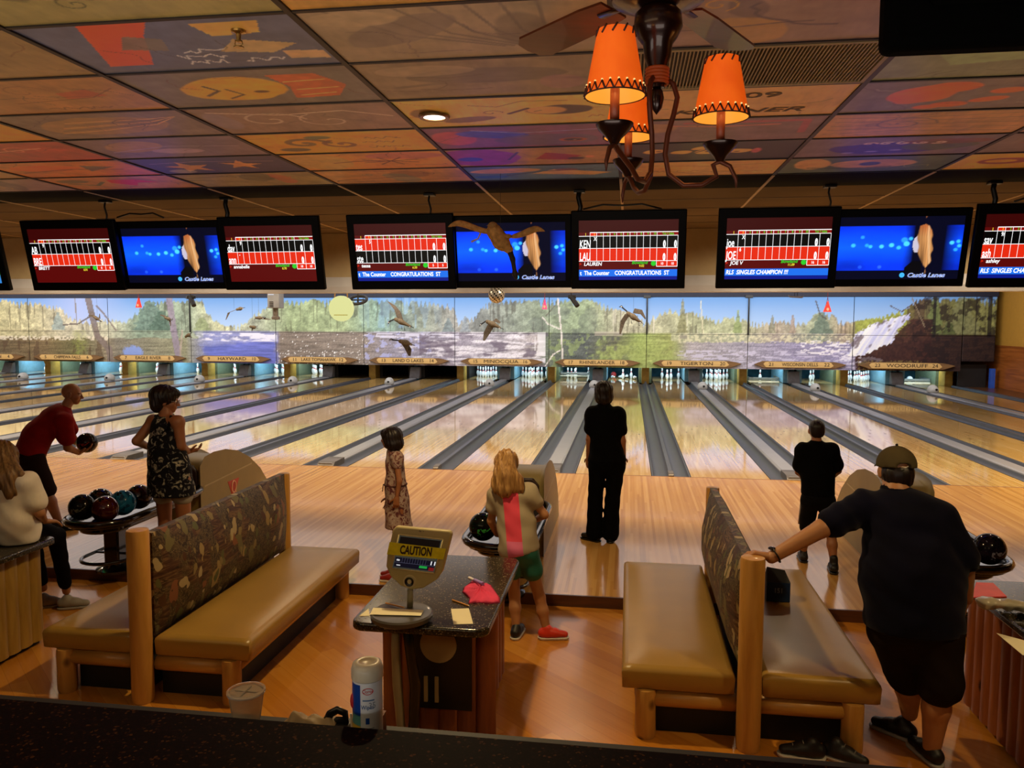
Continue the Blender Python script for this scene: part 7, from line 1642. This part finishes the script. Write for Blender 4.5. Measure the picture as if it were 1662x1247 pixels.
# --- small girl in patterned dress, in profile
Y0 = -4.83; fg = (-1, .12, 0)
j = dict(head=J(634, 712, Y0), neck=J(638, 731, Y0), chest=J(641, 757, Y0), waist=J(642, 786, Y0), pelvis=J(646, 812, Y0), shL=J(638, 743, Y0+.085), shR=J(644, 744, Y0-.085), elR=J(648, 781, Y0-.12), wrR=J(644, 807, Y0-.13), elL=J(636, 781, Y0+.12), wrL=J(630, 806, Y0+.12),
         hipL=J(646, 824, Y0+.05), hipR=J(648, 825, Y0-.05), knL=J(643, 876, Y0+.05), knR=J(652, 877, Y0-.05), anL=J(640, 925, Y0+.055), anR=J(640, 931, Y0-.045))
t, j, P, A, org = person('small dark-haired girl in pink-brown patterned dress standing in profile', j, .78, fg, (-1, .18, -.03), (.088, .085, .10), S_tan, {'R': ((-.1, 0, -1), (-.3, 1, 0), (-1, 0, 0), .72, .5), 'L': ((-.1, 0, -1), (-.3, -1, 0), (-1, 0, 0), .72, .5)}, atZ(640, 938, 0), limb=.82)
M_dress = fabric_pattern('dress_pink_brown', [(0, srgb('#5a3034')), (.42, srgb('#7c544c')), (.47, srgb('#a08a80')), (.58, srgb('#b0a098')), (.64, srgb('#7a4a4c'))], 17)
torso_cloth('dress', j, fg, (.092, .085, .10), .012, M_dress, t, org, .78, j['hipL']-[0, 0, .15], (.3, .3), seed=9, skirt=(j['waist']-[0, 0, .02], (j['hipL']+j['hipR'])/2-[0, 0, .15], .088, .125, .9), sl_r=.05, limb=.8)
m = MB(); c = j['waist']+[0, 0, .0]; m.tube([c+np.array([.092*math.cos(a*PI/12), .108*math.sin(a*PI/12), 0])-org for a in range(24)], .006, 6, closed=True); m.tube([c+np.array([-.098, -.02, 0])-org, c+np.array([-.105, -.025, -.06])-org], .004, 5); m.build('waist_tie', plain('tie_brown', '#4a2a28', .8), t, smooth=True)
hair(j, P, A, .80, hairm('hair_black_brown', '#0c0707', '#1e100c'), t, org, [('e', (0, -.02, .035), (.104, .112, .094)), ('e', (0, -.05, -.05), (.10, .088, .085)), ('e', (.055, -.005, -.03), (.04, .05, .075)), ('e', (-.055, -.005, -.03), (.04, .05, .075)), ('e', (0, .07, .06), (.06, .035, .035))], minus=[((0, .115, -.035), (.068, .062, .085))])
shoe('shoe', j['anR'], j['anR']+[-1, 0, 0], .74, plain('shoe_red', '#8a1e18', .4), plain('sole_white', '#c8c0b4', .6), t, org); shoe('shoe', j['anL'], j['anL']+[-1, .1, 0], .74, plain('shoe_red', '#8a1e18', .4), plain('sole_white', '#c8c0b4', .6), t, org)

# --- girl in grey and pink T-shirt
Y0 = -5.62; shoe.floor = FZ; fp = (-.12, 1, 0)
j = dict(head=J(821, 757, Y0+.10), neck=J(828, 787, Y0+.05), chest=J(832, 817, Y0+.02), waist=J(839, 853, Y0), pelvis=J(842, 888, Y0-.02), shL=J(806, 803, Y0+.04), shR=J(857, 799, Y0+.02), elL=J(797, 846, Y0+.06), wrL=J(806, 868, Y0+.24), elR=J(884, 836, Y0+.03), wrR=J(866, 846, Y0+.22),
         hipL=J(830, 900, Y0-.02), hipR=J(857, 900, Y0-.02), knL=J(835, 966, Y0+.04), knR=J(876, 970, Y0+.02), anL=J(838, 1021, Y0-.02), anR=J(888, 1027, Y0-.01))
t, j, P, A, org = person('blonde girl in grey T-shirt with pink back stripe and green shorts', j, .84, fp, (-.35, 1, -.12), (.118, .112, .125), S_lite, {'L': ((.5, .8, -.3), (.4, 0, -.8), (1, 0, 0), .8, .6), 'R': ((-.6, .7, .2), (0, 0, -1), (-1, 0, 0), .8, .6)}, atZ(870, 1050, FZ), limb=.92)
k = N('tee_grey_pink'); k.set(Roughness=.85); sp_ = k.n('ShaderNodeSeparateXYZ'); k.l(k.co(), sp_.inputs[0])
ml = k.n('ShaderNodeMath', _operation='MULTIPLY_ADD'); k.l(sp_.outputs[2], ml.inputs[0]); ml.inputs[1].default_value = .12; k.l(sp_.outputs[0], ml.inputs[2])
x0 = float((J(832, 850, Y0-.1)-org)[0])+.12*float((J(832, 850, Y0-.1)-org)[2])
ad = k.n('ShaderNodeMath', _operation='SUBTRACT'); k.l(ml.outputs[0], ad.inputs[0]); ad.inputs[1].default_value = x0; ab = k.n('ShaderNodeMath', _operation='ABSOLUTE'); k.l(ad.outputs[0], ab.inputs[0])
lt = k.n('ShaderNodeMath', _operation='LESS_THAN'); k.l(ab.outputs[0], lt.inputs[0]); lt.inputs[1].default_value = .056
gt = k.n('ShaderNodeMath', _operation='GREATER_THAN'); k.l(sp_.outputs[2], gt.inputs[0]); gt.inputs[1].default_value = float((J(832, 872, Y0)-org)[2])
mx0 = k.n('ShaderNodeMixRGB'); k.l(gt.outputs[0], mx0.inputs[0]); mx0.inputs[1].default_value = srgb('#d86a94'); mx0.inputs[2].default_value = srgb('#e0445c')
mx = k.n('ShaderNodeMixRGB'); k.l(lt.outputs[0], mx.inputs[0]); mx.inputs[1].default_value = srgb('#a2957c'); k.l(mx0.outputs[0], mx.inputs[2]); k.l(mx.outputs[0], k.b.inputs['Base Color'])
torso_cloth('t_shirt', j, fp, (.112, .110, .132), .016, k.m, t, org, .84, j['pelvis']+[0, 0, -.045], (.44, .44), seed=11, noise=.006, hemdir=(.25, 0, -1), sl_r=.052)
legs_cloth('shorts', j, fp, .132, plain('shorts_teal_green', '#0f5a4a', .55, var=.2), t, org, .84, (.38, .38), (.090, .090, .085), seed=12, top=j['pelvis']+[0, 0, .03])
hb = np.array([J(822, 745, Y0-.0), J(820, 772, Y0-.04), J(818, 792, Y0-.06), J(838, 780, Y0-.03), J(843, 793, Y0-.04), J(806, 788, Y0-.04)])
hair(j, P, A, .86, hairm('hair_blonde_red', '#6e4620', '#c09458'), t, org, [('e', (0, -.025, .035), (.10, .112, .10)), ('c', hb[0], hb[1], .085, .095, (0, 1, 0), .7), ('c', hb[1], hb[2], .095, .085, (0, 1, 0), .55), ('c', hb[1], hb[3], .08, .06, (0, 1, 0), .6), ('c', hb[3], hb[4], .06, .045, (0, 1, 0), .6), ('c', hb[1], hb[5], .07, .05, (0, 1, 0), .6)], minus=[((0, .12, -.03), (.065, .06, .09))], amp=.006)
shoe('shoe', j['anR'], j['anR']+[1, .15, 0], .88, plain('shoe_orange_red', '#c8321c', .4), plain('sole_white', '#c8c0b4', .6), t, org); shoe('shoe', j['anL'], j['anL']+[.15, 1, 0], .88, plain('shoe_black', '#0a0808', .5), plain('sole_white', '#c8c0b4', .6), t, org)

# --- man in cap leaning on the bench post
Y0 = -6.84; fm = (-.1, 1, -.25)
j = dict(head=J(1453, 764, Y0+.20), neck=J(1454, 797, Y0+.14), chest=J(1474, 862, Y0+.08), waist=J(1480, 935, Y0+.0), pelvis=J(1483, 1000, Y0-.03), shL=J(1402, 822, Y0+.12), shR=J(1528, 840, Y0+.08), elL=J(1334, 858, Y0+.05), elR=J(1566, 918, Y0+.02), wrR=J(1568, 972, Y0+.10), wrL=J(1252, 905, Y0+.0),
         hipL=J(1452, 1024, Y0), hipR=J(1518, 1028, Y0-.05), knL=J(1473, 1092, Y0+.12), knR=J(1524, 1108, Y0-.08), anL=J(1476, 1158, Y0+.18), anR=J(1512, 1216, Y0-.05))
t, j, P, A, org = person('man in olive cap, navy polo and dark shorts leaning on the bench post', j, 1.04, fm, (-.05, 1, -.1), (.205, .215, .205), S_lite, {'L': ((-.97, .1, .22), (.0, -.15, -1), (0, 1, 0), 1.02, .75), 'R': ((-.15, .3, -1), (-1, 0, 0), (0, 1, 0), 1.0, .6)}, atZ(1495, 1215, FZ), limb=1.22, neck_r=.062)
M_navy = plain('navy_polo', '#060618', .85, var=.3); M_navy.node_tree.nodes['Principled BSDF'].inputs['Sheen Weight'].default_value = .06
torso_cloth('polo_shirt', j, fm, (.205, .232, .230), .016, M_navy, t, org, 1.04, j['pelvis']-[0, 0, .06], (.72, .86), seed=13, noise=.007, sl_r=.058, limb=1.12)
F_ = Field(.008); cc = j['neck']-[0, 0, .01]; F_.cap(cc-[0, .01, .03], cc+[0, .01, .012], .085, .074, k=.01); F_.minus(cc+[0, .02, .045], (.064, .064, .06)); fobj('collar', F_, M_navy, t, org)
legs_cloth('shorts', j, (0, 1, 0), .225, plain('shorts_dark_grey', '#1c140e', .8), t, org, 1.04, (1.04, 1.04), (.122, .108, .10), seed=14)
hair(j, P, A, 1.03, hairm('hair_black_brown', '#0c0707', '#1e100c'), t, org, [('e', (0, -.03, -.01), (.080, .085, .075)), ('e', (0, -.06, -.05), (.062, .035, .04))], minus=[((0, .10, -.03), (.09, .085, .12))], amp=.0015)
F_ = Field(.007); F_.ell(P(0, -.015, .030), np.array([.094, .112, .098])*1.04, A); F_.cut(P(0, 0, .020), -A[2]); F_.minus(P(0, -.115, .028), np.array([.035, .03, .018])); cap_ = fobj('cap', F_, plain('cap_olive', '#4c422c', .8, var=.1), t, org)
m = MB(); V = []; n_ = 14
for r_ in (0, 1):
    for i in range(n_+1):
        a = PI*i/n_; x = .070*math.cos(a); y = .085+.075*math.sin(a)*r_-(.0 if r_ else .03*(1-math.sin(a))); V.append(P(x*1.0, y, .024-.012*r_))
V = V+[v+A[2]*.005 for v in V]; k_ = n_+1; F = []
for i in range(n_): F += [(i, i+1, k_+i+1, k_+i), (2*k_+i+1, 2*k_+i, 3*k_+i, 3*k_+i+1), (k_+i, k_+i+1, 3*k_+i+1, 3*k_+i), (i+1, i, 2*k_+i, 2*k_+i+1)]
m.add([v-org for v in V], F); q = m.build('cap_brim', plain('cap_olive', '#4c422c', .8), t, smooth=50); q.parent = cap_
m = MB(); m.ball(tuple(P(0, -.02, .132)-org), .008, 8); q = m.build('cap_button', M_black, t); q.parent = cap_
m = MB(); c = P(0, -.128, .030)-org; m.tube([c-A[0]*.016, c-A[1]*.002-A[2]*.004, c+A[0]*.016+A[2]*.003], [.0015, .003, .001], 6); q = m.build('cap_mark', plain('mark_white', '#c8c4b8', .5), t); q.parent = cap_
# wrist watch
a, b = j['elL'], j['wrL']; d = unit(b-a); c = b-d*.025; n1 = unit(np.cross(d, [0, 0, 1])); n2 = np.cross(d, n1)
m = MB(); m.tube([c+(n1*math.cos(q*PI/9)+n2*math.sin(q*PI/9))*.038-org for q in range(18)], .009, 8, closed=True, flat=.5); wb = m.build('watch_band', M_black, t, smooth=True)
m = MB(); m.ball(tuple(c-n2*.042*np.sign(n2[2]) *-1-org), (.02, .02, .009), 12); q = m.build('watch_face', plain('watch_glass', '#101014', .1, coat=.5), t, smooth=True); q.parent = wb
M_wsole = plain('sole_grey_white', '#9a948c', .6)
shoe('shoe', j['anL']+[-.03, 0, 0], j['anL']+[-.75, .6, 0], 1.0, plain('shoe_black', '#0a0808', .5), M_wsole, t, org); shoe('shoe', j['anR'], j['anR']+[-.3, 1, 0], 1.0, plain('shoe_black', '#0a0808', .5), M_wsole, t, org)

# --- long-haired girl seated on the left counter
fs = (.25, 1, 0); sz = .655
ph = J(18, 858, -6.33)
j = dict(head=J(6, 746, -6.34), neck=J(10, 772, -6.36), chest=J(16, 806, -6.38), waist=J(20, 842, -6.38), pelvis=J(24, 855, -6.33), shL=J(-22, 786, -6.33), shR=J(44, 784, -6.38), elR=J(64, 832, -6.36), wrR=J(72, 846, -6.16), elL=J(-45, 832, -6.33), wrL=J(-30, 850, -6.1),
         hipL=J(6, 856, -6.20), hipR=J(44, 856, -6.22), knR=J(91, 870, -5.86), knL=J(50, 866, -5.82), anR=J(108, 960, -5.62), anL=J(70, 955, -5.62))
t, j, P, A, org = person('girl with long brown hair and white T-shirt sitting on the left counter', j, .90, fs, (-.5, .9, 0), (.125, .12, .14), S_lite, {'R': ((.4, .8, -.2), (0, 0, -1), (-1, 0, 0), .85, .4), 'L': ((.4, .8, -.2), (0, 0, -1), (1, 0, 0), .85, .4)}, (J(24, 866, -6.34)[0], -6.34, FZ), limb=1.0)
torso_cloth('t_shirt', j, fs, (.13, .135, .165), .022, plain('white_cotton', '#e6dccb', .85), t, org, .90, (0, 0, sz+.006), (.62, .62), seed=15, noise=.006, sl_r=.064)
legs_cloth('leggings', j, fs, .15, plain('leggings_black', '#0a080a', .85), t, org, .90, (1.85, 1.85), (.090, .068, .052), seed=16)
hs = [J(4, 736, -6.38), J(8, 775, -6.44), J(16, 800, -6.47), J(30, 772, -6.42), J(-6, 790, -6.46)]
hair(j, P, A, .92, hairm('hair_brown_blonde', '#4a2c14', '#96703e'), t, org, [('e', (0, -.025, .035), (.10, .112, .10)), ('c', hs[0], hs[1], .095, .10, (0, 1, 0), .6), ('c', hs[1], hs[2], .095, .05, (0, 1, 0), .5), ('c', hs[0], hs[3], .08, .05, (0, 1, 0), .6), ('c', hs[1], hs[4], .08, .05, (0, 1, 0), .5)], minus=[((0, .12, -.03), (.065, .06, .09))], amp=.006)
M_gsh = plain('shoe_grey_white', '#8c857a', .6)
shoe('shoe', j['anR'], j['anR']+[.9, .35, 0], .95, M_gsh, M_wsole, t, org); shoe('shoe', j['anL'], j['anL']+[.9, .35, 0], .95, M_gsh, M_wsole, t, org)

# pair of sneakers left under the right bench
for px, lab, toe in ((1318, 'black sneaker with white soles under the right bench, the left of two', (-1, .1, 0)), (1358, 'black sneaker with white side stripes under the right bench, the right of two', (.9, -.5, 0))):
    A_ = atZ(px, 1236, FZ); t = thing('sneaker', lab, 'shoe', (A_[0], A_[1]+.02, FZ), 'sneakers under the bench'); shoe('upper', (A_[0], A_[1]+.02, FZ+.06), np.array([A_[0], A_[1], 0])+toe, .95, plain('shoe_black', '#0a0808', .5), plain('sole_white', '#c8c0b4', .6), t, np.array([A_[0], A_[1]+.02, FZ]))
bpy.context.view_layer.update()
